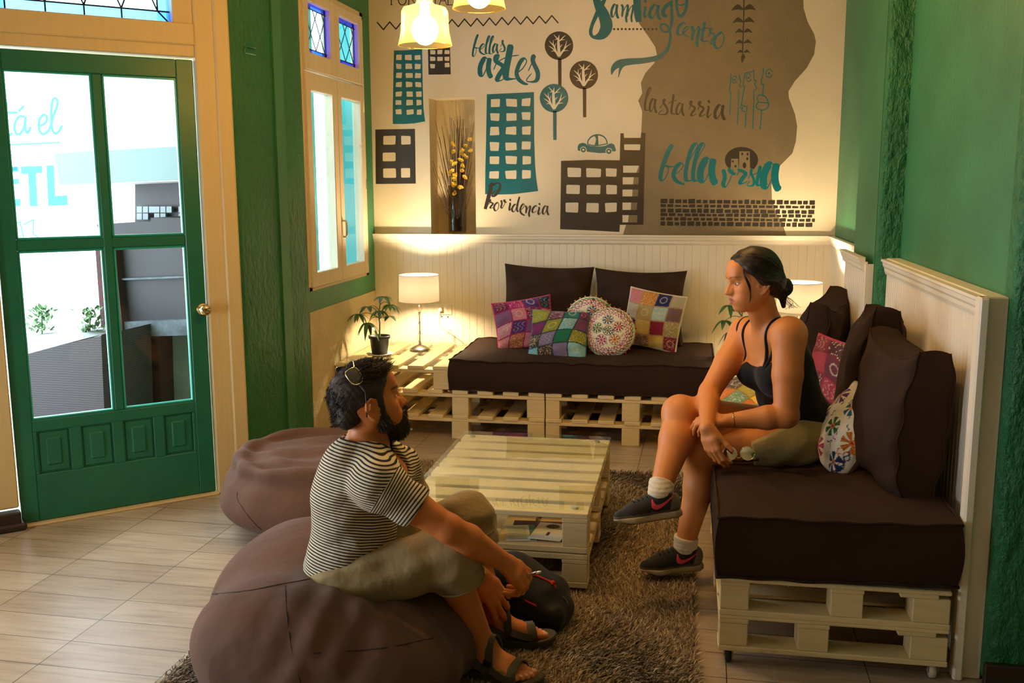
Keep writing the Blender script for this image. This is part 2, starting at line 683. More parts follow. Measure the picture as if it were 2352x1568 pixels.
# ---- right wall, pier and outer corner
wr = MB()
wr.box((.935, 4.70, 0), (1.35, YB + .2, CEIL))            # recessed part next to the corner
wr.box((.842, 4.66, 0), (1.0, 5.22, CEIL))                # pier
wr.box((XC + .055, 3.12, 0), (1.35, 4.70, CEIL))           # long wall beside the sofa
struct(wr.build('wall_right', M['green_flat']), 'flat green wall above the right sofa')
pf = MB().bevbox((.842, 4.60, 0), (1.02, 4.662, CEIL), .02, 2).build('pier_face', M['green'], bpy.data.objects['wall_right'])
pf['kind'] = 'structure'
wf = MB()
wf.bevbox((XC + .052, 3.02, 0), (2.6, 3.14, CEIL), .03, 3)
wfo = struct(wf.build('wall_front_right', M['green'], None, True), 'rough green plaster wall at the right edge')
smooth_by_angle(wfo, 50)
struct(MB().bevbox((XC + .045, 3.0, 0), (2.6, 3.025, .085), .004).build('baseboard_right', M['base']), 'dark baseboard at the foot of the rough green wall')
struct(MB().box((2.5, -2.2, 0), (2.6, 3.1, CEIL)).build('wall_side', M['green_flat']))
struct(MB().box((-3.6, -2.2, 0), (2.6, -2.1, CEIL)).build('wall_rear', M['wall']))

# ---- left wall with the casement window, above rough cream plaster
WY0, WY1, WZ0, WZ1 = 5.315, 6.40, .93, 2.66
lw = MB()
lw.box((XL - .22, WY1, 0), (XL, YB, CEIL)); lw.box((XL - .22, 4.95, 0), (XL, WY0, CEIL))
lw.box((XL - .22, WY0, 0), (XL, WY1, WZ0)); lw.box((XL - .22, WY0, WZ1), (XL, WY1, CEIL))
wl = struct(lw.build('wall_left', M['green_flat']), 'green window wall in the left corner')
lp = MB()
lp.bevbox((XL, 5.305, .0), (XL + .006, YB - .017, .812), .002)
struct(lp.build('trim_5', M['stucco']), 'rough cream plaster below the window')
struct(MB().bevbox((XL, 5.30, 0), (XL + .02, 6.5, .07), .003).build('baseboard_left', M['base']), 'dark baseboard under the cream plaster')
# rough green pier between door and window
A = np.array([-2.974, 3.811]); B = np.array([-2.324, 4.415]); DU = (B - A) / np.linalg.norm(B - A); DN = np.array([DU[1], -DU[0]])  # DN points into the room
E_ = A + DU * (np.linalg.norm(B - A) + .172)
pp = [(E_[0], E_[1]), (-2.185, 4.56), (-2.168, 4.72), (-2.158, 4.95), (-2.146, 5.12), (-2.143, 5.28), (-2.15, 5.31), (-2.38, 5.31), (-2.40, 4.80)]
po = MB().prism([(p[0], p[1]) for p in pp], (0, 0, 0), (1, 0, 0), (0, 1, 0), (0, 0, 1), CEIL).build('wall_pier', M['green'], None, True)
struct(smooth_by_angle(po, 35), 'rough green plaster pier between door and window')
bk = MB()
q = onP(570, 104, (-2.185, 4.56), (-2.16, 4.9)); u_ = np.array([.07, .34, 0]) / np.linalg.norm([.07, .34])
for dz in (0., -.032):
    bk.bevbox((-.010, -.045, -.012), (.014, .045, .012), .003, c=q + np.array([0, 0, dz]), R=np.array([[u_[1], u_[0], 0], [-u_[0], u_[1], 0], [0, 0, 1]]))
tag(bk.build('wall_bracket', M['green_wood']), 'small green painted double bracket high on the rough pier', 'bracket')

# ---- the casement window: two leaves with leaded toplights
def bar(mb, y0, y1, z0, z1, x0, x1, bv=.004):
    mb.bevbox((x0, y0, z0), (x1, y1, z1), bv)


win = struct(empty('window_1', (XL, (WY0 + WY1) / 2, WZ0)), 'cream casement window with leaded toplights')
X0, X1 = XL - .055, XL + .004
fr = MB()
bar(fr, WY0, WY0 + .05, WZ0, WZ1, X0, X1); bar(fr, WY1 - .06, WY1, WZ0, WZ1, X0, X1)
bar(fr, WY0, WY1, WZ0, WZ0 + .03, X0, X1); bar(fr, WY0, WY1, WZ1 - .05, WZ1, X0, X1)
fr.build('frame', M['sash'], win)
ymid = 5.845
ZS = 2.185      # gap between casements and toplights
lead = plain('lead_came', (.03, .03, .04), .5, .6)
blue = glassy('blue_border_glass', (.10, .25, .95))
M['cloudy'] = glassy('old_window_glass', (.80, .93, 1.0))
for k, (a0, a1) in enumerate(((WY0 + .03, ymid), (ymid + .006, WY1 - .045))):
    lf = MB()
    s = .075 if k == 0 else .07
    for (z0, z1, bot, top) in ((WZ0 + .02, ZS - .006, .085, .10), (ZS + .006, WZ1 - .03, .10, .06)):
        bar(lf, a0, a0 + s, z0, z1, X0 + .01, X1 + .012); bar(lf, a1 - s, a1, z0, z1, X0 + .01, X1 + .012)
        bar(lf, a0 + s - .004, a1 - s + .004, z0, z0 + bot, X0 + .01, X1 + .010); bar(lf, a0 + s - .004, a1 - s + .004, z1 - top, z1, X0 + .01, X1 + .010)
    leaf = lf.build('casement', M['sash'], win)
    xg = XL - .02
    gp = MB().box((xg, a0 + s - .01, WZ0 + .08), (xg + .003, a1 - s + .01, ZS - .09)); gp.build('pane', M['cloudy'], leaf)
    ya, yb_, za, zb = a0 + s, a1 - s, ZS + .10, WZ1 - .09
    MB().box((xg, ya, za), (xg + .003, yb_, zb)).build('pane', M['cloudy'], leaf)
    bd = MB(); t = .03
    bd.box((xg + .004, ya, za), (xg + .006, ya + t, zb)); bd.box((xg + .004, yb_ - t, za), (xg + .006, yb_, zb))
    bd.box((xg + .004, ya, za), (xg + .006, yb_, za + t)); bd.box((xg + .004, ya, zb - t), (xg + .006, yb_, zb))
    bd.build('blue_border', blue, leaf)
    ld = MB(); r = .0035
    for (p, q) in (((ya + t, za), (ya + t, zb)), ((yb_ - t, za), (yb_ - t, zb)), ((ya, za + t), (yb_, za + t)), ((ya, zb - t), (yb_, zb - t)), ((ya, za), (ya + t, za + t)), ((yb_, za), (yb_ - t, za + t))):
        ld.tube([(xg + .006, p[0], p[1]), (xg + .006, q[0], q[1])], r, 5)
    wy = (yb_ - ya - 2 * t) / 2; hz = (zb - za - 2 * t) / 2.5
    for c in range(-3, 5):
        for sg in (1, -1):
            # one lattice line clipped to the inner rectangle
            y_0, z_0 = ya + t + c * wy, za + t
            pts = []
            for tt in np.linspace(-4, 4, 400):
                yy = y_0 + sg * tt * wy / 2; zz = z_0 + tt * hz / 1.0
                if ya + t <= yy <= yb_ - t and za + t <= zz <= zb - t:
                    pts.append((xg + .006, yy, zz))
            if len(pts) > 3:
                ld.tube([pts[0], pts[-1]], r * .8, 5)
    ld.build('lead_came', lead, leaf)
hd = MB()
hp = onX(783, 525, XL)
hd.tube(crom([(XL + .012, hp[1] - .005, hp[2] + .05), (XL + .035, hp[1], hp[2] + .045), (XL + .04, hp[1], hp[2]), (XL + .035, hp[1], hp[2] - .045), (XL + .012, hp[1] - .005, hp[2] - .05)], 5), .006, 8)
hd.build('handle', M['steel'], win, True)
hg = MB()
for z in (1.05, 1.55, 2.05, 2.35):
    hg.tube([(XL + .012, WY1 - .05, z - .035), (XL + .012, WY1 - .05, z + .035)], .008, 8)
hg.build('hinge', M['steel'], win)
# teal reveal outside: edges of the window's outer frame
rv = MB()
rv.box((XL - .22, WY0 - .005, WZ0), (XL - .05, WY0 + .012, WZ1)); rv.box((XL - .22, WY1 - .09, WZ0), (XL - .05, WY1, WZ1))
rv.box((XL - .22, ymid - .03, WZ0), (XL - .16, ymid + .06, WZ1))
rv.build('outer_reveal', plain('teal_reveal_paint', srgb(70, 190, 190), .5), win)

# ---- diagonal door wall
def dpt(u, n, z):
    p = A + DU * u + DN * n
    return (p[0], p[1], z)


RD = np.array([[DU[0], -DN[0], 0], [DU[1], -DN[1], 0], [0, 0, 1]])   # local x along wall, y outward, z up
DC = np.array([A[0], A[1], 0])
DW = float(np.linalg.norm(B - A))     # door width
DH = 2.13


def dbox(mb, u0, u1, y0, y1, z0, z1, bv=.004):
    mb.bevbox((u0, y0, z0), (u1, y1, z1), bv, 1, RD, DC)


dw = MB()
dw.box((-1.1, .02, 0), (-.14, .2, CEIL), RD, DC)
dw.box((DW + .14, .03, 0), (DW + .19, .2, CEIL), RD, DC)
dw.box((-.14, .02, 2.80), (DW + .19, .2, CEIL), RD, DC)
struct(dw.build('wall_door', M['casing']), 'diagonal wall around the green door')
dc_ = MB()
dbox(dc_, DW + .008, DW + .105, -.02, .12, 0, CEIL, .006); dbox(dc_, DW + .098, DW + .172, -.032, .1, 0, CEIL, .008)
dbox(dc_, -.16, -.008, -.02, .12, .1, CEIL, .006)
dbox(dc_, -.01, DW + .01, -.012, .12, DH + .012, DH + .07, .005); dbox(dc_, -.01, DW + .01, -.022, .12, DH + .066, DH + .165, .006)
dbox(dc_, -.01, DW + .01, -.012, .1, 2.78, 2.86, .006); dbox(dc_, DW - .085, DW + .01, -.012, .1, DH + .16, 2.8, .005); dbox(dc_, -.01, .06, -.012, .1, DH + .16, 2.8, .005)
struct(dc_.build('trim_6', M['casing']), 'cream wooden casing around door and transom')
lb = MB(); dbox(lb, -.5, -.005, -.045, .02, 0, .085, .006); dbox(lb, -.5, .015, -.06, .02, 0, .035, .01)
struct(lb.build('baseboard_door', M['base']), 'dark brown baseboard left of the door')
th = MB(); dbox(th, -.01, DW + .01, -.03, .1, 0, .012, .003)
struct(th.build('threshold', M['casing']))
tr = struct(empty('window_2', (A[0], A[1], 2.3)), 'leaded transom window above the door')
TZ0, TZ1, TU0, TU1 = DH + .165, 2.78, .06, DW - .085
g_ = MB(); g_.box((TU0, .05, TZ0), (TU1, .053, TZ1), RD, DC); g_.build('pane', M['cloudy'], tr)
g_ = MB(); t = .052
g_.box((TU0, .046, TZ0), (TU1, .049, TZ0 + t), RD, DC); g_.box((TU1 - t, .046, TZ0), (TU1, .049, TZ1), RD, DC); g_.box((TU0, .046, TZ0), (TU0 + t, .049, TZ1), RD, DC)
g_.build('blue_border', glassy('pale_blue_glass', (.42, .66, 1.0)), tr)
ld = MB()
def dl(u0, z0, u1, z1, r=.004):
    p = DC + RD @ np.array([u0, .044, z0]); q = DC + RD @ np.array([u1, .044, z1])
    ld.tube([p, q], r, 5)
dl(TU0, TZ0 + t, TU1, TZ0 + t); dl(TU1 - t, TZ0 + t, TU1 - t, TZ1); dl(TU1 - t, TZ0 + t, TU1, TZ0)
nd = 4; pw = (TU1 - TU0 - 2 * t) / nd
for i in range(nd):
    u = TU0 + t + i * pw
    dl(u, TZ0, u, TZ0 + t); dl(u, TZ0 + t, u + pw / 2, TZ0 + t + .19); dl(u + pw / 2, TZ0 + t + .19, u + pw, TZ0 + t)
    dl(u + pw / 2, TZ0 + t + .19, u, TZ0 + t + .38); dl(u + pw / 2, TZ0 + t + .19, u + pw, TZ0 + t + .38)
ld.build('lead_came', lead, tr)

# ---- the door itself
door = struct(empty('door_1', (A[0], A[1], 0)), 'green half-glazed door with four small panels')
dm = MB()
S0, S1 = .075, .080             # stiles
GZ0, GZ1 = .490, 2.045          # glazed opening
um = DW * .5 + .012; mz = 1.285
dbox(dm, 0, S0, .0, .042, .015, DH, .004); dbox(dm, DW - S1, DW, .0, .042, .015, DH, .004)
dbox(dm, S0 - .002, DW - S1 + .002, .001, .041, GZ1, DH, .004)
dbox(dm, S0 - .002, DW - S1 + .002, .001, .041, .435, GZ0, .004)
dbox(dm, S0 - .002, DW - S1 + .002, .001, .041, .015, .235, .004)
dbox(dm, um - .022, um + .022, .002, .040, GZ0 - .002, GZ1 + .002, .006)
dbox(dm, S0 - .002, DW - S1 + .002, .003, .039, mz - .025, mz + .025, .006)
pw = (DW - S0 - S1 - .05 * 3 - .03) / 4
us = [S0 + .015 + i * (pw + .05) for i in range(4)]
for i in range(5):
    u0 = S0 - .002 if i == 0 else us[i - 1] + pw
    u1 = us[i] if i < 4 else DW - S1 + .002
    dbox(dm, u0, u1, .001, .041, .233, .437, .003)
for u in us:
    dbox(dm, u, u + pw, .014, .034, .235, .435, .001)
    dbox(dm, u + .006, u + pw - .006, .010, .03, .241, .429, .004)
    dbox(dm, u + .036, u + pw - .036, .004, .03, .270, .400, .006)
dm.build('leaf', M['green_wood'], door)
bead = MB()
for (u0, u1) in ((S0, um - .022), (um + .022, DW - S1)):
    for (z0, z1) in ((GZ0, mz - .025), (mz + .025, GZ1)):
        MB().box((u0 - .01, .020, z0 - .01), (u1 + .01, .024, z1 + .01), RD, DC).build('pane', M['glass'], door)
        dbox(bead, u0, u0 + .010, .005, .034, z0, z1, .003); dbox(bead, u1 - .010, u1, .005, .034, z0, z1, .003)
        dbox(bead, u0, u1, .005, .034, z0, z0 + .010, .003); dbox(bead, u0, u1, .005, .034, z1 - .010, z1, .003)
bead.build('glazing_bead', plain('green_bead_paint', srgb(40, 150, 130), .3), door)
kn = MB()
Rk = np.array([[DU[0], 0, DN[0]], [DU[1], 0, DN[1]], [0, 1, 0]])
kc = DC + RD @ np.array([DW - .018, .0, .945])
kn.lathe([(0, 0), (.030, 0), (.031, .004), (.026, .009), (.012, .012), (.011, .030), (.020, .036), (.027, .048), (.027, .058), (.020, .068), (.008, .071), (0, .071)], kc, 24, Rk)
kn.build('door_knob', M['brass'], door, True)

# ---- left front wall; unseen window added, opening sized for daylight on the left floor
lf = MB()
e0 = A - DU * 1.1
x_ = -3.45
lf.box((x_ - .15, -2.2, 0), (x_, .7, CEIL)); lf.box((x_ - .15, 2.7, 0), (x_, 3.6, CEIL))
lf.box((x_ - .15, .7, 0), (x_, 2.7, .25)); lf.box((x_ - .15, .7, 1.5), (x_, 2.7, CEIL))
struct(lf.build('wall_street', M['casing']))
w3 = MB()
for y in (.7, 1.67, 2.64):
    w3.box((x_ - .1, y, .25), (x_ - .04, y + .06, 1.5))
w3.box((x_ - .1, .7, .25), (x_ - .04, 2.7, .31)); w3.box((x_ - .1, .7, 1.44), (x_ - .04, 2.7, 1.5))
struct(w3.build('added_window', M['casing']))


def portal(loc, target, sx, sy):
    l = bpy.data.lights.new('sky_portal', 'AREA')
    l.shape = 'RECTANGLE'; l.size = sx; l.size_y = sy
    l.cycles.is_portal = True
    o = bpy.data.objects.new('sky_portal', l)
    COL.objects.link(o)
    o.location = loc
    dv = Vector(target) - Vector(loc)
    o.rotation_euler = dv.to_track_quat('-Z', 'Y').to_euler()
    return o


pc = DC + RD @ np.array([DW / 2, .15, 1.45])
portal(pc, pc + np.array([DN[0], DN[1], 0]), DW + .1, 2.8)
portal((XL - .23, (WY0 + WY1) / 2, (WZ0 + WZ1) / 2), (0, (WY0 + WY1) / 2, (WZ0 + WZ1) / 2), WY1 - WY0, WZ1 - WZ0)
portal((x_ - .16, 1.7, .875), (0, 1.7, .875), 2.0, 1.25)
# ================================================================== the painted mural (a skin of paint on the wall)
def paint(name, c, rough=.35, tex=.25):
    m, nt, b, out = nmat(name)
    v = coords(nt)
    n = noise(nt, v, 6, 3)
    link(nt, ramp(nt, n, [(.3, tuple(x * .93 for x in c)), (.7, tuple(min(1, x * 1.06) for x in c))]), b.inputs['Base Color'])
    b.inputs['Roughness'].default_value = rough
    nn = noise(nt, v, 150, 4, .6)
    n2 = noise(nt, v, 5, 3, .5)
    mt = node(nt, 'ShaderNodeMath', operation='MULTIPLY_ADD'); mt.inputs[1].default_value = 1.3
    link(nt, n2, mt.inputs[0]); link(nt, nn, mt.inputs[2])
    add_bump(nt, b, mt.outputs[0], tex, .004)
    return m


M['p_teal'] = paint('teal_mural_paint', srgb(10, 98, 106), .26)
M['p_dark'] = paint('charcoal_mural_paint', srgb(54, 48, 42), .26)
M['p_grey'] = paint('satin_taupe_mural_paint', srgb(126, 110, 84), .19, .5)
M['p_wall'] = M['wall']


def wp(x, y, lay):
    """photo pixel on the wall plane, lay = paint layer"""
    p = onY(x, y, YB)
    return (p[0], YB - .00025 * lay, p[2])


class Paint:
    def __init__(s, lay):
        s.v = []; s.f = []; s.lay = lay; s.n = 0

    def poly(s, pts):
        n = len(s.v)
        s.v += [wp(x, y, s.lay) for x, y in pts]
        s.f.append(tuple(range(n, n + len(pts))))

    def disc(s, cx, cy, rx, ry=None, n=40):
        ry = ry or rx
        s.poly([(cx + rx * math.cos(2 * math.pi * i / n), cy + ry * math.sin(2 * math.pi * i / n)) for i in range(n)])

    def stroke(s, pts, w, thin=None, sm=6, taper=True):
        """brush stroke; pts may carry a width as third value"""
        pts = [tuple(p) for p in pts]
        if len(pts[0]) == 3:
            C = crom([p for p in pts], sm); P = C[:, :2]; W = np.maximum(C[:, 2], .3)
        else:
            P = crom(pts, sm) if len(pts) > 2 else np.array([np.array(pts[0]) * (1 - t) + np.array(pts[1]) * t for t in np.linspace(0, 1, 6)])
            t = np.gradient(P, axis=0); t /= np.linalg.norm(t, axis=1, keepdims=True) + 1e-9
            if thin is None:
                W = np.full(len(P), float(w))
            else:
                k = np.clip((t[:, 1] + .15) / .9, 0, 1)            # going down presses the brush
                W = thin + (w - thin) * k
                W = np.convolve(np.pad(W, 2, 'edge'), np.ones(5) / 5, 'valid')
        t = np.gradient(P, axis=0); t /= np.linalg.norm(t, axis=1, keepdims=True) + 1e-9
        nrm = np.stack([-t[:, 1], t[:, 0]], 1)
        if taper and len(P) > 6:
            W = W.copy(); W[0] *= .55; W[-1] *= .4; W[-2] *= .8
        n = len(s.v)
        for i in range(len(P)):
            for sg in (-1, 1):
                q = P[i] + nrm[i] * sg * W[i] / 2
                s.n += 1
                s.v.append(wp(q[0], q[1], s.lay + s.n * .0008))
        for i in range(len(P) - 1):
            s.f.append((n + 2 * i, n + 2 * i + 1, n + 2 * i + 3, n + 2 * i + 2))

    def build(s, name, mat, label=None):
        o = obj(name, s.v, s.f, mat, back)
        o['kind'] = 'structure'
        if label: o['label'] = label
        return o


GL = {  # brush lettering, unit box, y up; one list per stroke
    'a': [[(.72, .88), (.45, 1.0), (.12, .55), (.10, .12), (.32, .02), (.62, .5), (.80, .95)], [(.82, 1.0), (.72, .5), (.80, .1), (.98, -.12)]],
    'b': [[(.25, .75), (.62, 1.75), (.86, 2.25), (.74, 2.3), (.45, 1.7), (.16, .8), (.05, .12), (.25, -.02), (.52, .45), (.55, .8), (.35, .95), (.75, .88), (1., .95)]],
    'c': [[(.88, .82), (.72, 1.0), (.30, .72), (.10, .25), (.30, .0), (.90, .25)]],
    'd': [[(.62, .86), (.42, 1.0), (.08, .5), (.12, .08), (.40, .1), (.72, .95)], [(1.02, 2.0), (.80, 1.2), (.68, .3), (.85, .0)]],
    'e': [[(.18, .32), (.60, .55), (.88, .86), (.72, 1.02), (.38, .82), (.12, .35), (.28, .02), (.70, -.18), (1.0, -.22)]],
    'i': [[(.25, 1.0), (.42, .85), (.20, .30), (.32, .0), (.85, .35)], [(.40, 1.55), (.45, 1.35), (.42, 1.30)]],
    'l': [[(.05, .75), (.52, 1.55), (.86, 2.1), (.72, 2.25), (.40, 1.8), (.12, .75), (.10, .10), (.35, .0), (.75, .08)]],
    'n': [[(.12, 1.0), (.28, .7), (.18, .0)], [(.2, .2), (.55, .75), (.85, .95), (.80, .5), (.66, .0), (.72, -.45)]],
    'o': [[(.62, .95), (.30, .75), (.10, .35), (.30, .0), (.65, .15), (.85, .6), (.70, .95), (.45, .9)]],
    'r': [[(.02, .55), (.35, 1.05), (.45, 1.28), (.22, 1.22), (.22, .98), (.78, .70), (.45, .30), (.30, .06), (.55, .02), (.98, .18)]],
    's': [[(.22, .52), (.52, .98), (.72, 1.22), (.60, 1.28), (.55, 1.0), (.88, .45), (.80, .08), (.40, .0), (.10, .08), (.45, .42)]],
    't': [[(.62, 1.9), (.50, 1.2), (.36, .4), (.42, .05), (.78, .02), (.98, .08)], [(.0, 1.0), (.45, 1.22), (1.05, 1.32)]],
    'v': [[(.12, .98), (.24, .55), (.12, .12), (.34, .0), (.70, .6), (.80, .95), (.62, 1.02), (.62, .85), (.98, .68)]],
    'T': [[(.5, 2.0), (.45, 1.), (.55, 0)]],
}


def word(P, items, thick, thin):
    for it in items:
        ch, x0, yb, w, h = it[:5]
        tk = it[5] if len(it) > 5 else thick
        for st in GL[ch]:
            P.stroke([(x0 + px * w, yb - py * h) for px, py in st], tk, thin, 7)


def zz(s, ox, oy):
    return lambda x, y: (ox + x / s, oy + y / s)


# the big taupe shape
g = Paint(1)
g.poly([(1462, -70), (1462, 20), (1468, 54), (1490, 85), (1505, 108), (1509, 127), (1502, 146), (1482, 168), (1472, 190), (1475, 214), (1466, 231), (1475, 256), (1473, 300),
        (1471, 345), (1466, 388), (1455, 410), (1452, 442), (1449, 474), (1443, 499), (1431, 539), (1807, 545), (1797, 511), (1783, 489), (1773, 456), (1772, 425),
        (1778, 398), (1793, 379), (1820, 352), (1828, 325), (1831, 290), (1826, 262), (1812, 225), (1811, 210), (1826, 186), (1853, 156), (1870, 125), (1874, 95), (1870, 78), (1855, 50), (1846, 20), (1842, -70)])
g.build('taupe_shape', M['p_grey'], 'large wavy taupe shape painted behind the lettering')


def building(outline, wins, lay, mat, label, f=None):
    f = f or (lambda x, y: (x, y))
    o = Paint(lay); o.poly([f(*p) for p in outline])
    ob = o.build('painted_building', mat, label)
    wn = Paint(lay + 1)
    for w in wins:
        q = [f(*p) for p in w]
        cx = sum(p[0] for p in q) / 4; cy = sum(p[1] for p in q) / 4
        # slightly rounded corners
        pts = []
        for i in range(4):
            a, b_, c = np.array(q[i - 1]), np.array(q[i]), np.array(q[(i + 1) % 4])
            pts += [tuple(b_ + (a - b_) * .07), tuple(b_ + (c - b_) * .07)]
        wn.poly(pts)
    wo = obj('painted_window', wn.v, wn.f, M['p_wall'], ob)
    wo['kind'] = 'structure'
    return ob


def wr_(x0, y0, x1, y1, j=2.):
    r = lambda: rnd.uniform(-j, j)
    return [(x0 + r(), y0 + r()), (x1 + r(), y0 + r()), (x1 + r(), y1 + r()), (x0 + r(), y1 + r())]


f3 = zz(2.8, 680, 0)
W_ = []
for i, yc in enumerate((370, 427, 485, 543, 605, 660, 720)):
    t = i / 6
    for (a0, a1, b0, b1) in ((646, 679, 640, 680), (703, 745, 713, 756), (762, 799, 776, 809)):
        W_.append(wr_(a0 + (b0 - a0) * t, yc - 16, a1 + (b1 - a1) * t, yc + 16, 3))
building([(630, 325), (720, 322), (811, 315), (815, 560), (820, 700), (830, 780), (760, 793), (700, 797), (622, 797), (622, 700), (626, 500)], W_, 2, M['p_teal'], 'narrow teal painted building left of the niche', f3)
W_ = [wr_(x0, y - 13, x1, y + 13) for y in (335, 378) for (x0, x1) in ((863, 895), (910, 942), (955, 985))] + [wr_(863, 412, 893, 438), wr_(957, 405, 987, 431)]
building([(848, 312), (990, 303), (995, 478), (852, 480)], W_, 2, M['p_dark'], 'small dark painted building near the top left', f3)
building([(510, 833), (765, 828), (770, 1180), (513, 1183)], [wr_(562, 873, 640, 930), wr_(677, 873, 738, 928), wr_(558, 980, 640, 1038), wr_(562, 1082, 643, 1143), wr_(675, 1080, 735, 1142)], 2, M['p_dark'], 'dark painted building at the left corner', f3)
W_ = []
for i, yc in enumerate((662, 752, 842, 942, 1033, 1125)):
    for k, (x0, x1) in enumerate(((1253, 1309), (1350, 1420), (1453, 1507))):
        W_.append(wr_(x0 - i * 1.5 + k * i, yc - 26 - k * 2, x1 - i * 1 + k * i, yc + 25 - k * 2, 4))
building([(1227, 606), (1380, 599), (1530, 592), (1532, 900), (1537, 1060), (1545, 1150), (1557, 1228), (1480, 1238), (1400, 1248), (1300, 1251), (1216, 1248), (1217, 1100), (1222, 900)], W_, 2, M['p_teal'], 'large teal painted building right of the niche', f3)
f6 = zz(6.03, 1270, 290)
W_ = [[(200, 570), (390, 577), (388, 703), (205, 702)], [(460, 577), (667, 588), (663, 705), (463, 705)], [(732, 580), (885, 586), (878, 697), (735, 694)],
      [(188, 810), (374, 813), (370, 938), (184, 934)], [(466, 812), (660, 812), (655, 940), (465, 938)], [(738, 810), (886, 815), (886, 940), (740, 940)],
      [(176, 1057), (354, 1054), (348, 1196), (175, 1188)], [(466, 1060), (635, 1063), (632, 1194), (460, 1187)], [(720, 1062), (886, 1055), (882, 1182), (727, 1190)],
      [(985, 250), (1212, 250), (1205, 332), (988, 328)]]
building([(113, 478), (500, 465), (925, 470), (935, 95), (980, 95), (985, 160), (1215, 160), (1222, 88), (1282, 92), (1265, 800), (1252, 1363), (928, 1363), (920, 1463), (500, 1440), (100, 1425), (108, 900)], W_, 2, M['p_dark'], 'wide dark painted building with a tower', f6)
tw = Paint(3); tg = Paint(4)
for (x0, y0, x1, y1, xm0, xm1) in ((972, 545, 1200, 642, 1192, 1155), (966, 705, 1188, 804, 1120, 1108), (964, 875, 1183, 970, 1102, 1098), (963, 1055, 1168, 1157, 1085, 1078), (963, 1230, 1170, 1330, 1050, 1038)):
    tw.poly([f6(x0, y0), f6(x1, y0), f6(x1 - 6, y1), f6(x0, y1)])
    tg.poly([f6(xm0, y0), f6(x1, y0), f6(x1 - 6, y1), f6(xm1, y1)])
tw.build('painted_window', M['p_wall'], 'windows of the painted tower'); tg.build('painted_window', M['p_grey'], 'taupe halves of the tower windows')

# trees with cut-out branches
f7 = zz(5.806, 1220, 60)
for (cx, cy, y1, mat, lb) in ((371, 260, 800, 'p_dark', 'tall dark painted tree'), (702, 650, 1215, 'p_dark', 'dark painted tree at the right'), (305, 960, 1518, 'p_teal', 'teal painted tree')):
    lay = 2 if mat == 'p_dark' else 4
    P = Paint(lay); P.disc(*f7(cx, cy), 190 / 5.806)
    P2 = Paint(lay)
    P2.poly([f7(cx - 14, cy + 175), f7(cx + 33, cy + 175), f7(cx + 33, y1), f7(cx - 10, y1)])
    ob = P.build('painted_tree', M[mat], lb)
    o2 = obj('painted_trunk', P2.v, P2.f, M[mat], ob); o2['kind'] = 'structure'
    wv = Paint(lay + 1)
    br_ = [[(0, 150, 30), (-2, 60, 40), (-8, -60, 30), (2, -145, 3)], [(-2, -75, 16), (-38, -110, 12), (-72, -150, 3)], [(8, -60, 14), (50, -105, 12), (88, -140, 3)], [(-2, -75, 12), (-35, -85, 9), (-58, -74, 3)], [(10, -70, 10), (45, -78, 9), (82, -80, 3)],
           [(0, 140, 34), (-40, 80, 24), (-65, 10, 18), (-100, -30, 12), (-135, -65, 3)], [(-58, 25, 14), (-75, -20, 12), (-74, -75, 3)], [(-55, 20, 10), (-50, -10, 8), (-36, -34, 2)], [(-45, 75, 16), (-95, 30, 12), (-138, 5, 3)], [(-40, 85, 14), (-75, 70, 10), (-105, 80, 2)],
           [(2, 140, 34), (45, 80, 24), (75, 40, 16), (110, 5, 10), (160, -25, 3)], [(70, 40, 14), (90, -10, 12), (106, -70, 2)], [(45, 80, 14), (90, 65, 10), (130, 68, 2)], [(20, 20, 10), (32, -5, 8), (50, -12, 2)]]
    for st in br_:
        wv.stroke([(*f7(cx + x, cy + y), w / 5.806) for x, y, w in st], 1, sm=5, taper=False)
    o3 = obj('painted_branches', wv.v, wv.f, M['p_wall'], ob); o3['kind'] = 'structure'

# car
P = Paint(2)
P.poly([f6(*p) for p in ((345, 335), (342, 280), (360, 245), (405, 228), (450, 236), (475, 258), (540, 275), (640, 282), (730, 270), (775, 245), (815, 235), (850, 255), (862, 290), (875, 330), (862, 348), (825, 345), (800, 365), (640, 370), (480, 352), (455, 330), (400, 335), (375, 340))])
P.stroke([(*f6(480, 250), 2.6), (*f6(490, 195), 2.8), (*f6(540, 140), 3.2), (*f6(615, 118), 3.6), (*f6(690, 135), 3.0), (*f6(735, 180), 2.8), (*f6(755, 240), 2.6)], 1, taper=False)
P.stroke([(*f6(600, 125), 8), (*f6(612, 180), 5), (*f6(605, 262), 9)], 1, taper=False)
P.stroke([(*f6(480, 250), 2.2), (*f6(600, 268), 2.4), (*f6(755, 240), 2.2)], 1, taper=False)
co = P.build('painted_car', M['p_teal'], 'little teal painted car')
Wc = Paint(3); Tc = Paint(4); Dc = Paint(5)
for cx, cy, r in ((422, 325, 44), (775, 345, 46)):
    Wc.disc(*f6(cx, cy), r / 6.03); Tc.disc(*f6(cx, cy), (r - 9) / 6.03); Dc.disc(*f6(cx, cy), 15 / 6.03)
for q, mt, nme in ((Wc, 'p_wall', 'wheel_arch'), (Tc, 'p_teal', 'wheel'), (Dc, 'p_wall', 'hub')):
    o3 = obj(nme, q.v, q.f, M[mt], co); o3['kind'] = 'structure'

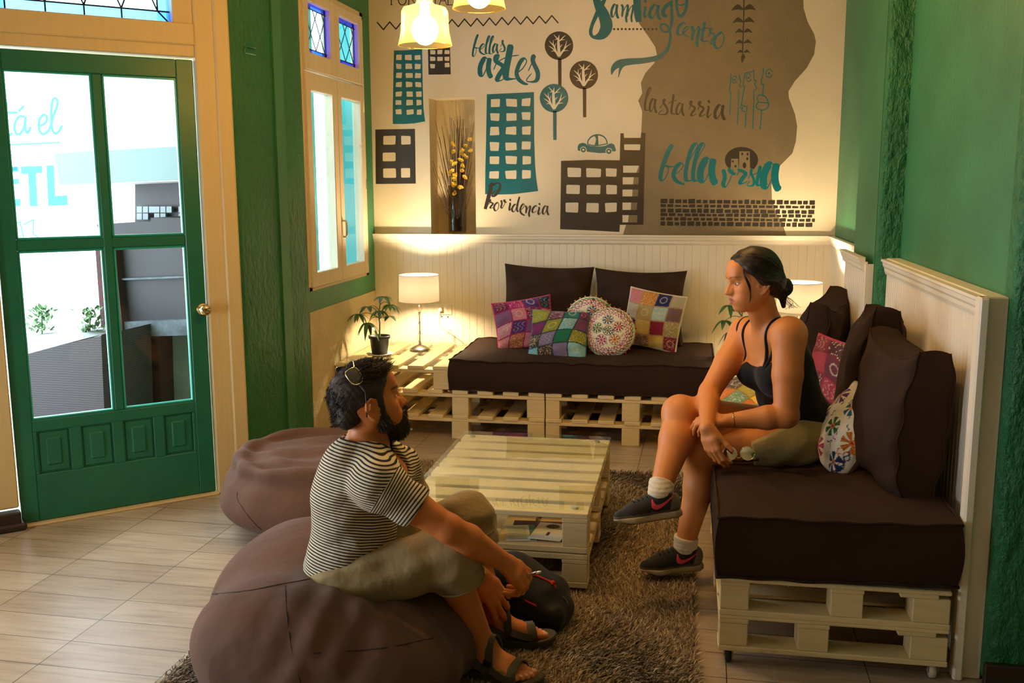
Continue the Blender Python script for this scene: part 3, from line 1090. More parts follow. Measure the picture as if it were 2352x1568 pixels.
# zigzag, dots, leafy twig, bricks
P = Paint(2)
pts = []
n = 30
for i in range(n):
    x = 522 + (1685 - 522) * i / (n - 1)
    base = 168 - 45 * (x - 522) / 1163
    pts.append(f3(x, base + (24 if i % 2 else -24)))
for a, b_ in zip(pts[:-1], pts[1:]):
    a = np.array(a); b_ = np.array(b_); d = (b_ - a) / np.linalg.norm(b_ - a) * .8
    P.stroke([tuple(a - d), tuple(b_ + d)], 3.0, taper=False)
P.build('painted_zigzag', M['p_dark'], 'dark painted zigzag line')
f4 = zz(6.533, 1340, 0)
P = Paint(3)
for i in range(12):
    P.disc(*f4(462 + i * 57.4, 437), 2.5, n=14)
P.build('painted_dots', M['p_dark'], 'row of dark painted dots')
f28 = zz(2.8, 1240, 0)
P = Paint(2)
P.stroke([f28(1312, -60), f28(1312, 60), f28(1308, 200), f28(1304, 340)], 3, taper=False)
for y, L in ((-30, 82), (62, 78), (142, 70), (208, 56), (278, 54), (338, 42)):
    for sg in (-1, 1):
        a = np.array([1310, y]); b_ = np.array([1310 + sg * L, y + 2 if sg > 0 else y + 5]); mid = (a + b_) / 2
        pts = crom([a, mid + (0, -L * .48), b_, mid + (sg * 8, -L * .05)], 5, True)
        P.poly([f28(*p) for p in pts])
P.poly([f28(*p) for p in crom([(1306, 342), (1320, 368), (1300, 402), (1294, 370)], 5, True)])
P.build('painted_twig', M['p_dark'], 'dark painted twig with paired leaves')
f5 = zz(6.031, 1500, 310)
P = Paint(3)
rows = ((885, 945), (955, 1000), (1015, 1075), (1078, 1125), (1138, 1183), (1195, 1255))
for (y0, y1) in rows:
    x = 105
    while x < 2235:
        wd_ = rnd.choice((60, 65, 75, 85, 95)); wd_ = min(wd_, 2243 - x)
        if wd_ < 25: break
        dy = 22 * (x - 105) / 2140
        a = rnd.uniform(-5, 5); c = rnd.uniform(0, 12)
        P.poly([f5(x, y0 + dy + c + a * .5), f5(x + 6, y0 + dy + c - 3), f5(x + wd_ - 4, y0 + dy + c - 3 + a), f5(x + wd_, y0 + dy + c + 4 + a), f5(x + wd_ - 2, y1 + dy - 4 - c * .5), f5(x + wd_ - 8, y1 + dy - c * .5), f5(x + 4, y1 + dy - c * .5), f5(x - 2, y1 + dy - 6 - c * .5)])
        x += wd_ + rnd.uniform(15, 26)
P.build('painted_bricks', M['p_dark'], 'dark painted brick courses')
# round badge with two houses
P = Paint(2)
pts = []
for i in range(41):
    an = math.radians(-217 + 254 * i / 40)
    pts.append(f5(1225 + 230 * math.cos(an), 345 + 180 * math.sin(an)))
P.poly(pts + [f5(1400, 474), f5(1345, 455), f5(1060, 470)])
bo = P.build('painted_badge', M['p_dark'], 'dark round painted badge with two houses')
P = Paint(3)
P.poly([f5(1195, 225), f5(1340, 225), f5(1343, 470), f5(1190, 470)]); P.poly([f5(1083, 328), f5(1178, 328), f5(1182, 470), f5(1075, 470)])
o3 = obj('painted_houses', P.v, P.f, M['p_grey'], bo); o3['kind'] = 'structure'
P = Paint(4)
for (x, y, rx, ry) in ((1235, 262, 13, 20), (1310, 265, 15, 18), (1305, 328, 16, 20), (1266, 420, 25, 42), (1105, 366, 15, 15), (1142, 432, 15, 18)):
    P.disc(*f5(x, y), rx / 6.031, ry / 6.031, 12)
o3 = obj('painted_openings', P.v, P.f, M['p_dark'], bo); o3['kind'] = 'structure'

# lettering
f1 = zz(7.84, 1040, 60)
P = Paint(3)
word(P, [('b', 1085, 129, 16, 21), ('e', 1100, 121, 15, 20), ('l', 1114.5, 123, 13, 18), ('l', 1123, 123.5, 13, 18), ('a', 1131, 120.5, 14, 20), ('s', 1146, 118.5, 15, 20)], 4.6, 1.4)
P.build('lettering', M['p_teal'], 'teal brush lettering bellas')
P = Paint(3)
word(P, [('a', 1100, 174, 30, 41, 11), ('r', 1133, 186, 30, 46, 11), ('t', 1146, 182, 44, 42, 15), ('e', 1183, 183, 30, 48, 9.5), ('s', 1206, 188, 33, 47, 10)], 11, 2.4)
P.build('lettering', M['p_teal'], 'teal brush lettering artes')
f2 = zz(7.84, 1080, 380)
P = Paint(5)
P.stroke([(*f2(385, 330), 7), (*f2(360, 450), 9.5), (*f2(310, 640), 8.6), (*f2(270, 785), 7)], 1, taper=False)
P.stroke([(*f2(330, 380), 3), (*f2(385, 320), 4), (*f2(420, 345), 6), (*f2(480, 315), 3), (*f2(540, 340), 4), (*f2(520, 440), 6.5), (*f2(450, 535), 6), (*f2(395, 545), 4), (*f2(430, 470), 3), (*f2(520, 445), 2), (*f2(565, 430), 1)], 1, taper=False)
word(P, [('r', 1122, 478, 13, 15), ('o', 1133, 484, 15, 20), ('v', 1149, 477.5, 15, 18), ('i', 1168, 483, 9, 17), ('d', 1175, 486.5, 18, 17.5), ('e', 1193, 489.5, 13, 21), ('n', 1205, 490, 15, 18), ('c', 1221, 488, 14, 16), ('i', 1234, 492.5, 11, 17), ('a', 1245, 491.5, 16, 19)], 4.0, 1.3)
P.build('lettering', M['p_dark'], 'dark brush lettering Providencia')
P = Paint(3)
P.stroke([(*f4(390, -140), 9), (*f4(330, -30), 8), (*f4(255, 110), 12), (*f4(190, 240), 10), (*f4(130, 380), 8), (*f4(110, 500), 8), (*f4(165, 560), 8), (*f4(280, 520), 22), (*f4(345, 400), 28), (*f4(310, 240), 26), (*f4(245, 110), 22), (*f4(195, 0), 16), (*f4(165, -100), 10)], 1, sm=8, taper=False)
word(P, [('a', 1403, 39, 18, 29, 5.5), ('n', 1425, 39, 20, 29, 5), ('n', 1437, 39, 20, 28, 4.6), ('i', 1478, 40.5, 10, 26, 5.5), ('a', 1490, 41.5, 28, 30, 7)], 5, 1.8)
P.stroke([(*f4(800, -120), 17), (*f4(805, 60), 17), (*f4(815, 220), 16.5), (*f4(828, 330), 12)], 1, taper=False)
P.stroke([(*f4(1310, 40), 8), (*f4(1240, 95), 9), (*f4(1195, 170), 9), (*f4(1215, 235), 8), (*f4(1262, 240), 5)], 1, taper=False)
P.stroke([(*f4(1320, 10), 6), (*f4(1325, 200), 6.5), (*f4(1325, 330), 7), (*f4(1290, 455), 4), (*f4(1220, 480), 4), (*f4(1160, 430), 3.6), (*f4(1170, 365), 3.4), (*f4(1235, 365), 3.4), (*f4(1285, 430), 5), (*f4(1305, 540), 6), (*f4(1285, 680), 7), (*f4(1220, 790), 9), (*f4(1100, 870), 12), (*f4(900, 910), 13), (*f4(700, 925), 15), (*f4(540, 955), 17), (*f4(455, 1020), 12), (*f4(420, 1120), 2)], 1, taper=False)
P.stroke([(*f4(620, 950), 10), (*f4(560, 1020), 7), (*f4(525, 1160), 1)], 1, taper=False)
P.stroke([(*f4(1395, -40), 6), (*f4(1400, 100), 6), (*f4(1425, 210), 6), (*f4(1470, 240), 7), (*f4(1530, 160), 7), (*f4(1550, 40), 7), (*f4(1540, -40), 6)], 1, taper=False)
P.stroke([(*f4(1400, 60), 3), (*f4(1470, 80), 3), (*f4(1545, 40), 3)], 1, taper=False)
P.build('lettering', M['p_teal'], 'large teal brush lettering Santiago with a long tail')
P = Paint(3)
word(P, [('c', 1553, 80.5, 25, 29, 6.5), ('e', 1566, 80, 18, 19, 3.2), ('n', 1585, 93, 24, 33, 7), ('t', 1603, 95, 26, 23.5, 7), ('r', 1627, 101, 18, 28, 4), ('o', 1637, 111, 31, 38, 6)], 6, 2)
P.build('lettering', M['p_teal'], 'teal brush lettering centro')
P = Paint(2)
fl4 = zz(6.533, 1460, 140)
word(P, [('l', 1480, 253, 18, 23, 5), ('a', 1491, 256, 18, 29), ('s', 1510, 263, 26, 27), ('t', 1535, 262, 20, 24), ('a', 1552, 263, 20, 26), ('r', 1582, 266, 18, 26), ('r', 1602, 267, 18, 26), ('i', 1622, 270, 14, 26), ('a', 1640, 272, 26, 31, 7)], 5, 1.8)
P.build('lettering', M['p_dark'], 'dark brush lettering lastarria')
P = Paint(2)
word(P, [('b', 1515, 413, 36, 34), ('e', 1543, 414, 30, 39), ('l', 1572, 415, 35, 38), ('l', 1589, 415, 34, 38), ('a', 1605, 417, 41, 53, 16), ('v', 1657, 428, 33, 40), ('r', 1692, 422, 26, 34), ('s', 1714, 427, 20, 30, 6), ('t', 1728, 426, 30, 24, 8)], 9.5, 2.2)
P.build('lettering', M['p_teal'], 'teal brush lettering bella vista')
P = Paint(2)
word(P, [('a', 1750, 431, 41, 56, 17)], 17, 2.5)
P.build('lettering', M['p_teal'], 'large last letter of vista')
# line drawing of three narrow faces
P = Paint(2)
for st in ([(1435, 190), (1420, 330), (1408, 450), (1428, 462), (1425, 600), (1410, 800)], [(1560, 200), (1558, 270), (1580, 310), (1560, 350), (1575, 400)], [(1548, 440), (1540, 700), (1528, 955)],
           [(1785, 155), (1640, 180), (1625, 280), (1612, 370), (1625, 390), (1655, 385)], [(1630, 400), (1605, 540), (1585, 660), (1675, 690), (1658, 770), (1645, 990)], [(1640, 760), (1595, 745), (1600, 680)], [(1600, 720), (1570, 710), (1585, 660)],
           [(1772, 125), (1775, 280), (1810, 305), (1785, 350), (1815, 400), (1805, 430), (1775, 440), (1770, 700), (1755, 1020)],
           [(1920, 100), (1910, 200), (1878, 320), (1890, 352), (1940, 350)], [(1912, 360), (1908, 510)], [(1890, 735), (1880, 880), (1866, 1028)], [(1840, 620), (1988, 630)]):
    for a, b_ in zip(st[:-1], st[1:]):
        P.stroke([fl4(*a), fl4(*b_)], 2.1, taper=False)
for (cx, cy, rx, ry) in ((1482, 280, 34, 52), (1695, 250, 36, 58), (2002, 185, 48, 62)):
    P.stroke(crom([fl4(cx + rx * math.cos(a), cy + ry * math.sin(a)) for a in np.linspace(.3, 6.0, 12)], 3), 2.0, taper=False, sm=2)
    P.disc(*fl4(cx, cy), 2.4, n=12)
P.stroke([fl4(*p) for p in ((1840, 615), (1825, 560), (1850, 515), (1910, 515), (1960, 555), (1990, 630), (1985, 690), (1945, 725), (1885, 735), (1825, 710), (1808, 665), (1840, 620))], 2.4, taper=False)
P.build('line_drawing', M['p_teal'], 'teal line drawing of three narrow faces')
# serif capitals FORESTAL at the top edge
P = Paint(2)
SER = {'F': [[(0, 0), (0, 1)], [(0, 1), (.6, 1)], [(0, .52), (.45, .52)]], 'O': 'O', 'R': [[(0, 0), (0, 1)], [(0, 1), (.4, 1), (.55, .78), (.4, .52), (0, .5)], [(.3, .5), (.65, 0)]], 'E': [[(0, 0), (0, 1)], [(0, 1), (.55, 1)], [(0, .5), (.45, .5)], [(0, 0), (.58, 0)]],
       'S': [[(.5, .85), (.28, 1), (.05, .78), (.28, .5), (.5, .25), (.28, 0), (.0, .15)]], 'T': [[(.3, 0), (.3, 1)], [(0, 1), (.6, 1)]], 'A': [[(0, 0), (.33, 1), (.68, 0)], [(.14, .38), (.54, .38)]], 'L': [[(0, 0), (0, 1)], [(0, 0), (.52, 0)]]}
x = 899
for ch in 'FORESTAL':
    h = 25; yb_ = 11.5
    if ch == 'O':
        P.stroke([(x + 9 + 9 * math.cos(a), yb_ - 12.5 + 12.5 * math.sin(a)) for a in np.linspace(0, 2 * math.pi, 14)], 2.2, taper=False)
        x += 24
        continue
    for st in SER[ch]:
        if ch in 'RS' and len(st) > 3:
            P.stroke([(x + px * h, yb_ - py * h) for px, py in st], 2.1, taper=False)
        else:
            for a, b_ in zip(st[:-1], st[1:]):
                P.stroke([(x + a[0] * h, yb_ - a[1] * h), (x + b_[0] * h, yb_ - b_[1] * h)], 2.3 if a[0] == b_[0] else 1.7, taper=False)
    if ch in 'FRTL':
        sx = .3 if ch == 'T' else 0
        P.stroke([(x + sx * h - 3, yb_), (x + sx * h + 3, yb_)], 1.2, taper=False)
    x += {'F': 16, 'R': 19, 'E': 18, 'S': 16, 'T': 17, 'A': 20, 'L': 15}[ch]
P.build('lettering', M['p_dark'], 'dark serif capitals FORESTAL at the top')
# ================================================================== the yard outside the door and the window
OD = np.array([-.998, .06, 0.]); OD /= np.linalg.norm(OD)          # runs from near right to far left
ON = np.array([OD[1], -OD[0], 0.])                                 # away from the room
if ON[1] < 0: ON = -ON
YO = atD(100, 400, 7.0)


def ow(x, y, back=0.):
    a = YO + ON * back
    return onP(x, y, a, a + OD)


white = plain('white_yard_wall_paint', srgb(236, 240, 242), .8, var=.02)
yw = MB()
a = YO + OD * ((-2.78 - YO[0]) / OD[0]); b_ = YO + OD * 5
yw.add([(a[0], a[1], -.3), (b_[0], b_[1], -.3), (b_[0], b_[1], 4.2), (a[0], a[1], 4.2)] + [(p[0] + ON[0] * .2, p[1] + ON[1] * .2, z) for p, z in ((a, -.3), (b_, -.3), (b_, 4.2), (a, 4.2))],
       [(0, 1, 2, 3), (7, 6, 5, 4), (3, 2, 6, 7), (0, 3, 7, 4), (1, 5, 6, 2), (0, 4, 5, 1)])
yard = struct(yw.build('wall_yard', white), 'white yard wall with teal lettering')
struct(MB().box((-9, 3.3, -.12), (-2.3, 12, -.02)).build('ground', plain('yard_paving', srgb(150, 150, 150), .8)))
struct(MB().box((-3.05, 6.3, -.02), (-2.95, 9.6, 4.5)).build('wall_passage', white), 'pale wall outside the casement window')
teal = plain('teal_sign_paint', srgb(24, 116, 126), .6)


class Sign(Paint):
    def __init__(s): s.v = []; s.f = []; s.lay = 0; s.n = 0


def _wp_out(P, pts2): pass


_wp_keep = wp


def wp(x, y, lay):
    p = ow(x, y, -.004 - lay * .0003)
    return tuple(p)


fo = zz(3.734, 0, 0)
P = Sign()
T_ = 5.6
for st in ([(-40, 900), (-20, 880), (10, 1000), (20, 1110), (-15, 1160), (-60, 1150)], [(-50, 960), (-20, 990), (0, 1060), (0, 1130), (-40, 1160)],
           [(55, 870), (48, 1000), (45, 1110), (70, 1160), (105, 1140)], [(15, 965), (150, 965)],
           [(210, 1000), (165, 1000), (125, 1060), (130, 1130), (165, 1150), (205, 1090), (218, 1000), (215, 1100), (235, 1140), (262, 1085)], [(160, 955), (205, 905)],
           [(335, 1085), (390, 1050), (400, 1000), (370, 985), (335, 1030), (335, 1110), (370, 1150), (420, 1110), (455, 1000), (490, 900), (485, 850), (455, 850), (440, 930), (440, 1060), (455, 1130), (490, 1140), (535, 1075)]):
    P.stroke([fo(*p) for p in st], T_, taper=False, sm=6)
P.build('lettering', teal, 'teal script lettering esta el on the yard wall').parent = yard
P = Sign()
P.stroke([fo(50, 1243), fo(515, 1221)], 3.4, taper=False)
P.poly([fo(20, 1432), fo(148, 1428), fo(150, 1465), fo(22, 1470)])
fb = zz(2.8, 0, 0)
for q in ([(20, 1075), (118, 1072), (120, 1105), (60, 1107), (62, 1150), (120, 1148), (122, 1182), (64, 1184), (66, 1280), (130, 1278), (131, 1325), (20, 1330)],
          [(133, 1070), (268, 1066), (270, 1112), (228, 1114), (240, 1326), (192, 1327), (180, 1117), (136, 1118)],
          [(298, 1064), (345, 1062), (352, 1260), (432, 1255), (434, 1318), (310, 1324)]):
    P.poly([fb(*p) for p in q])
for st in ([(45, 1450), (128, 1428), (158, 1560)], [(150, 1445), (215, 1410), (212, 1505), (300, 1560)], [(128, 1428), (135, 1420)]):
    for a_, c_ in zip(st[:-1], st[1:]):
        P.stroke([fb(*a_), fb(*c_)], 2.6, taper=False)
P.build('lettering', teal, 'big teal capitals on the yard wall').parent = yard


def text_obj(txt, name, mat, origin, ux, uz, size, parent, squeeze=.62):
    cu = bpy.data.curves.new(name, 'FONT'); cu.body = txt; cu.size = size; cu.offset = 0.
    o = bpy.data.objects.new(name, cu); COL.objects.link(o)
    bpy.context.view_layer.update()
    me = bpy.data.meshes.new_from_object(o)
    bpy.data.objects.remove(o)
    V = [np.array(origin) + np.array(ux) * v.co.x * squeeze + np.array(uz) * v.co.y for v in me.vertices]
    F = [tuple(p.vertices) for p in me.polygons]
    bpy.data.meshes.remove(me)
    return obj(name, V, F, mat, parent)


p0 = ow(14, 366, -.004); p1 = ow(150, 360, -.004)
ln = np.linalg.norm(p1 - p0)
t_ = text_obj('f/HOSTALFOREST', 'lettering', plain('grey_teal_sign_paint', srgb(88, 130, 138), .6), p0, (p1 - p0) / ln, (0, 0, 1), .078, yard, .60)
struct(t_)
wp = _wp_keep

# things in the yard, each at its own distance in front of the wall
def yslab(mb, px, back, th):
    """prism from a pixel outline at a distance of 'back' from the wall (negative = nearer), th thick"""
    P0 = [ow(x, y, back) for x, y in px]
    n = len(P0)
    V = P0 + [p + ON * th for p in P0]
    F = [tuple(range(n)), tuple(range(2 * n - 1, n - 1, -1))] + [(i, n + i, n + (i + 1) % n, (i + 1) % n) for i in range(n)]
    mb.add(V, F)


dk = plain('sooty_black_steel', srgb(12, 13, 17), .5, var=.4, nscale=5)
bq = empty('barbecue', tuple(ow(350, 930, -.5)), 0, 'dark brick barbecue with a white sheet hood seen through the door', 'barbecue')
q = MB(); yslab(q, [(128, 345), (375, 215), (470, 205), (515, 205), (515, 410), (455, 413), (130, 426)], -.75, .7); q.build('hood', plain('white_hood_metal', srgb(240, 242, 240), .6), bq)
q = MB(); yslab(q, [(124, 352), (515, 330), (515, 408), (136, 424)], -.80, .05); q.build('hood_band', plain('pale_grey_hood_band', srgb(92, 120, 122), .6), bq)
q = MB(); yslab(q, [(310, 412), (515, 404), (515, 520), (310, 520)], -.2, .1); q.build('fire_back', dk, bq)
q = MB(); yslab(q, [(222, 515), (346, 508), (346, 500), (515, 500), (515, 770), (270, 772), (250, 590)], -.55, .5); q.build('fire_box', plain('sooty_dark_plaster', srgb(14, 17, 21), .6, var=.5, nscale=4), bq)
q = MB(); yslab(q, [(265, 640), (515, 630), (515, 634), (265, 644)], -.58, .03); yslab(q, [(272, 740), (515, 730), (515, 768), (272, 774)], -.6, .06); q.build('ledge', plain('worn_blue_grey_ledge', srgb(66, 80, 88), .7, var=.5, nscale=12), bq)
brick, nt, b, out = nmat('dark_red_brick')
bt = node(nt, 'ShaderNodeTexBrick'); bt.inputs['Scale'].default_value = 5.; bt.inputs['Color1'].default_value = (*srgb(64, 26, 24), 1); bt.inputs['Color2'].default_value = (*srgb(44, 20, 20), 1); bt.inputs['Mortar'].default_value = (*srgb(40, 34, 34), 1)
link(nt, coords(nt, rot=(math.pi / 2, 0, 0)), bt.inputs['Vector']); link(nt, bt.outputs['Color'], b.inputs['Base Color']); b.inputs['Roughness'].default_value = .85
q = MB(); yslab(q, [(218, 560), (262, 556), (300, 940), (246, 945)], -.62, .4); yslab(q, [(270, 772), (366, 770), (372, 960), (288, 965)], -.5, .4); q.build('brick_pier', brick, bq)
q = MB(); yslab(q, [(362, 770), (515, 764), (515, 1000), (372, 1000)], -.35, .2); q.build('plaster_base', plain('blue_grey_plaster', srgb(96, 118, 124), .85, var=.2, nscale=9), bq)
gtm = plain('pale_glass_tile', srgb(110, 130, 136), .3)
for i in range(3):
    for j in range(2):
        if (i + j) % 4 == 3: continue
        for x0 in (314, 354, 410):
            x = x0 + i * 14; y = 474 + j * 16
            q = MB(); yslab(q, [(x, y), (x + 12, y), (x + 12, y + 14), (x, y + 14)], -.25, .02)
            q.build('glass_tile', gtm, bq)
pl = empty('planter_box', tuple(ow(150, 960, -1.0)), 0, 'dark woven planter box in the yard seen through the door glass', 'planter')
q = MB(); yslab(q, [(43, 818), (110, 800), (232, 770), (242, 1000), (60, 1000)], -1.1, .5)
wk, nt, b, out = nmat('dark_wicker')
wv = node(nt, 'ShaderNodeTexWave', bands_direction='Z'); wv.inputs['Scale'].default_value = 22; wv.inputs['Distortion'].default_value = 2
link(nt, coords(nt), wv.inputs['Vector']); link(nt, ramp(nt, wv.outputs['Fac'], [(.2, srgb(18, 18, 22)), (.9, srgb(44, 42, 44))]), b.inputs['Base Color']); b.inputs['Roughness'].default_value = .7
q.build('body', wk, pl)
q = MB(); yslab(q, [(38, 776), (180, 768), (200, 776), (110, 800), (44, 820)], -.95, .3); q.build('ledge', plain('pale_planter_rim', srgb(150, 162, 166), .7), pl)
leafm = plain('shrub_leaf', srgb(84, 126, 78), .5, var=.35, nscale=20)
for (cx, cy, h) in ((96, 768, 62), (206, 770, 60)):
    q = MB()
    for k in range(150):
        c = ow(cx + rnd.gauss(0, 11), cy - rnd.uniform(2, h), -.8) + ON * rnd.uniform(-.06, .06)
        d = np.array([rnd.gauss(0, 1), rnd.gauss(0, 1), abs(rnd.gauss(.6, .6))]); d /= np.linalg.norm(d)
        s_ = np.cross(d, [0, 0, 1.]); s_ /= np.linalg.norm(s_) + 1e-6
        L = rnd.uniform(.035, .06)
        q.add([c, c + d * L * .5 + s_ * L * .28, c + d * L, c + d * L * .5 - s_ * L * .28], [(0, 1, 2, 3)])
    q.tube([ow(cx, cy + 14, -.8), ow(cx, cy - h * .8, -.8)], .006, 5)
    o = q.build('shrub', leafm, None)
    tag(o, 'small leafy green shrub in the yard, ' + ('left' if cx < 150 else 'right, beside the brick pier') + ' one on the planter', 'shrub', 'shrubs on the planter')
# pipe and meter box in the passage outside the casement
c = onX(703, 488, -2.92)
q = MB(); q.tube([(-2.92, c[1] - .02, c[2]), (-2.92, c[1] - .02, 2.3)], .035, 10); q.bevbox((-2.96, c[1] - .12, c[2] - .05), (-2.86, c[1] + .12, c[2] + .04), .01)
tag(q.build('meter_box', plain('pale_grey_conduit', srgb(190, 200, 205), .6), None), 'pale grey conduit box on the wall outside the left casement', 'box')
# ================================================================== pallet furniture
def board(name, lo, hi, parent, mat='pallet', b=.0025):
    o = MB().bevbox(lo, hi, b + rnd.uniform(0, .001)).build(name, M[mat], parent)
    return o


# ---- sofa base beside the right wall: two pallets on castors
SX0, SX1, SY0, SY1 = .13, .832, 3.03, 5.22
rb = empty('pallet_sofa_base', (.48, 3.6, 0), 0, 'white pallet base on castors under the right-hand sofa', 'sofa base', 'pallet sofa bases')
for lev, (z0, z1, z2, z3, z4) in enumerate(((.050, .068, .145, .160, .172), (.172, .192, .272, .285, .300))):
    # bottom boards run across the front, blocks, then top boards
    ys = (SY0, SY0 + .50, SY0 + 1.04, SY0 + 1.58, SY1 - .10)
    for y in ys:
        SXe = SX1 if y < 4.5 else .795
        board('bottom_board', (SX0, y, z0), (SXe, y + .10, z1), rb)
        bl = ((SX0, SX0 + .095), (.376, .476) if lev == 0 else (.472, .574), (SXe - .115, SXe))
        for (x0, x1) in bl:
            board('block', (x0 + .002, y + .002, z1), (x1 - .002, y + .098, z2), rb, 'pallet_in')
    for (x0, x1) in bl:
        board('stringer', (x0, SY0, z2), (x1, SY1, z3), rb, 'pallet_in')
    y = SY0
    while y < SY1 - .05:
        board('deck_board', (SX0, y, z3), (SX1 if y < 4.5 else .795, y + .09, z4), rb)
        y += .178
ct = MB()
for i, (x, y) in enumerate(((.165, 3.06), (.795, 3.06), (.165, 5.1), (.795, 5.1))):
    c = empty('castor', (x, y, 0)); c.parent = rb; c.matrix_parent_inverse = rb.matrix_basis.inverted()
    Rw = np.array([[0, 0, 1], [1, 0, 0], [0, 1, 0]], float)
    wq = MB(); wq.lathe([(0, -.011), (.018, -.011), (.024, -.008), (.025, 0), (.024, .008), (.018, .011), (0, .011)], (x, y, .025), 20, Rw)
    wq.build('wheel', M['black'] if i != 1 else plain('cream_castor_wheel', srgb(214, 200, 170), .4), c, True)
    fq = MB(); fq.bevbox((x - .018, y - .018, .046), (x + .018, y + .018, .051), .001)
    for sx in (-1, 1):
        fq.bevbox((x + sx * .015 - .0015, y - .012, .02), (x + sx * .015 + .0015, y + .014, .048), .001)
    fq.tube([(x - .018, y, .025), (x + .018, y, .025)], .005, 8)
    fq.build('fork', M['steel'], c)

# ---- base along the back wall: two pallets side by side and a third on top as side table
BY0 = 5.66
BYF = 6.48
for k, (x0, x1, first) in enumerate(((-2.13, -.822, -2.13), (-.814, .19, -.814))):
    pb = empty('pallet_sofa_base', ((x0 + x1) / 2, 6.0, 0), 0,
               'white pallet base along the back wall, left one carrying the side table' if k == 0 else 'white pallet base along the back wall, right one behind the coffee table', 'sofa base', 'pallet sofa bases')
    blocks = ((x0, x0 + .10), (-1.397, -1.292), (-.925, -.822)) if k == 0 else ((-.814, -.730), (-.357, -.252), (.09, .19))
    zs = (.0, .106, .125, .148, .260, .280, .305)
    for bi, (a, c) in enumerate(blocks):
        for y in (BY0, BY0 + .36, BYF - .10):
            board('block', (a, y, zs[0]), (c, y + .10, zs[1]), pb, 'pallet_in')
            board('block', (a + rnd.uniform(-.004, .004), y + .002, zs[3]), (c + rnd.uniform(-.004, .004), y + .098, zs[4]), pb, 'pallet_in')
    for (za, zb) in ((zs[1], zs[2]), (zs[4], zs[5])):
        for y in (BY0, BY0 + .36, BYF - .10):
            board('stringer', (x0, y, za), (x1, y + .10, zb), pb)
    pitch = .157
    n = int((x1 - x0 + .05) / pitch)
    for i in range(n + 1):
        xa = x1 - .097 - i * pitch if k == 0 else x0 + i * pitch
        if xa < x0 - .01 or xa + .09 > x1 + .02: continue
        for (za, zb) in ((zs[2], zs[3]), (zs[5], zs[6])):
            board('deck_board', (xa, BY0 - .004 + rnd.uniform(-.003, .003), za), (xa + .097, BYF, zb), pb)
st = empty('side_table', (-1.77, 6.0, 0), 0, 'white pallet side table with a glass top holding lamp and plant', 'side table', 'pallet side tables')
TX0, TX1 = -2.132, -1.412
for (a, c) in ((TX0, TX0 + .10), (TX1 - .097, TX1)):
    for y in (BY0, BY0 + .36, BYF - .10):
        board('block', (a, y, .306), (c, y + .10, .407), st, 'pallet_in')
for y in (BY0, BY0 + .36, BYF - .10):
    board('stringer', (TX0, y, .407), (TX1, y + .10, .428), st)
for i in range(5):
    xa = TX1 - .1 - i * .158
    board('deck_board', (max(xa, TX0), BY0 - .003, .428), (xa + .1, BYF, .449), st)
MB().bevbox((TX0 - .004, BY0 - .02, .450), (TX1 + .006, BYF + .02, .456), .001).build('glass_top', M['table_glass'], st)
# right side table in the corner
s2 = empty('side_table', (.5, 6.0, 0), 0, 'white pallet corner table behind the woman carrying a lit lamp', 'side table', 'pallet side tables')
for (a, c) in ((.215, .315), (.79, .89)):
    for y in (5.62, BYF - .10):
        board('block', (a, y, .0), (c, y + .10, .407), s2, 'pallet_in')
for y in (5.62, BYF - .10):
    board('stringer', (.215, y, .407), (.89, y + .10, .428), s2)
for i in range(5):
    board('deck_board', (.215 + i * .144, 5.62, .428), (.215 + i * .144 + .098, BYF, .449), s2)
MB().bevbox((.21, 5.61, .450), (.895, BYF + .02, .456), .001).build('glass_top', M['table_glass'], s2)

# ---- coffee table
CX0, CX1, CY0, CY1 = -1.055, -.340, 3.475, 4.545
tb_ = empty('coffee_table', (-.7, 4.0, 0), 0, 'white pallet coffee table with a glass top on the shaggy rug', 'coffee table')
bl = ((CX0, CX0 + .10), (-.775, -.705), (CX1 - .098, CX1))
by = (CY0, CY0 + .485, CY1 - .10)
for (z0, z1, z2, z3, z4) in ((.034, .058, .130, .146, .168), (.172, .196, .290, .308, .330)):
    for y in by:
        for (a, c) in bl:
            board('block', (a + .001, y + .001, z1), (c - .001, y + .099, z2), tb_, 'pallet')
    for (a, c) in bl:
        board('stringer', (a, CY0, z2), (c, CY1, z3), tb_, 'pallet_in')
        if z0 > .1: continue
    for y in by:
        board('bottom_board', (CX0, y, z0), (CX1, y + .10, z1), tb_)
    if z0 > .1:
        for x in (-.70, -.56):     # shelf boards
            board('shelf_board', (x, CY0 + .1, z0 + .002), (x + .12, CY1 - .1, z1), tb_, 'pallet_in')
    nb = 8
    for i in range(nb):
        y = CY0 + i * (CY1 - CY0 - .095) / (nb - 1)
        board('deck_board', (CX0, y, z3), (CX1, y + .095, z4), tb_, 'pallet')
MB().bevbox((CX0 - .006, CY0 - .008, .338), (CX1 + .004, CY1 + .008, .346), .001).build('glass_top', M['table_glass'], tb_)
for (x, y) in ((CX0 + .05, CY1 - .05), (CX1 - .06, CY1 - .05), (CX1 - .055, CY0 + .055), (CX0 + .05, CY0 + .055)):
    q = MB(); q.lathe([(0, .330), (.014, .330), (.014, .338), (0, .338)], (x, y, 0), 16); q.build('glass_pad', plain('clear_rubber_pad', srgb(200, 195, 170), .3), tb_)
for (x, y) in ((CX1 - .06, CY0 + .06), (CX0 + .06, CY0 + .06), (CX1 - .06, CY1 - .06), (CX0 + .06, CY1 - .06)):
    q = MB(); q.bevbox((x - .02, y - .02, 0), (x + .02, y + .02, .035), .004); q.build('foot', M['pallet_in'], tb_)
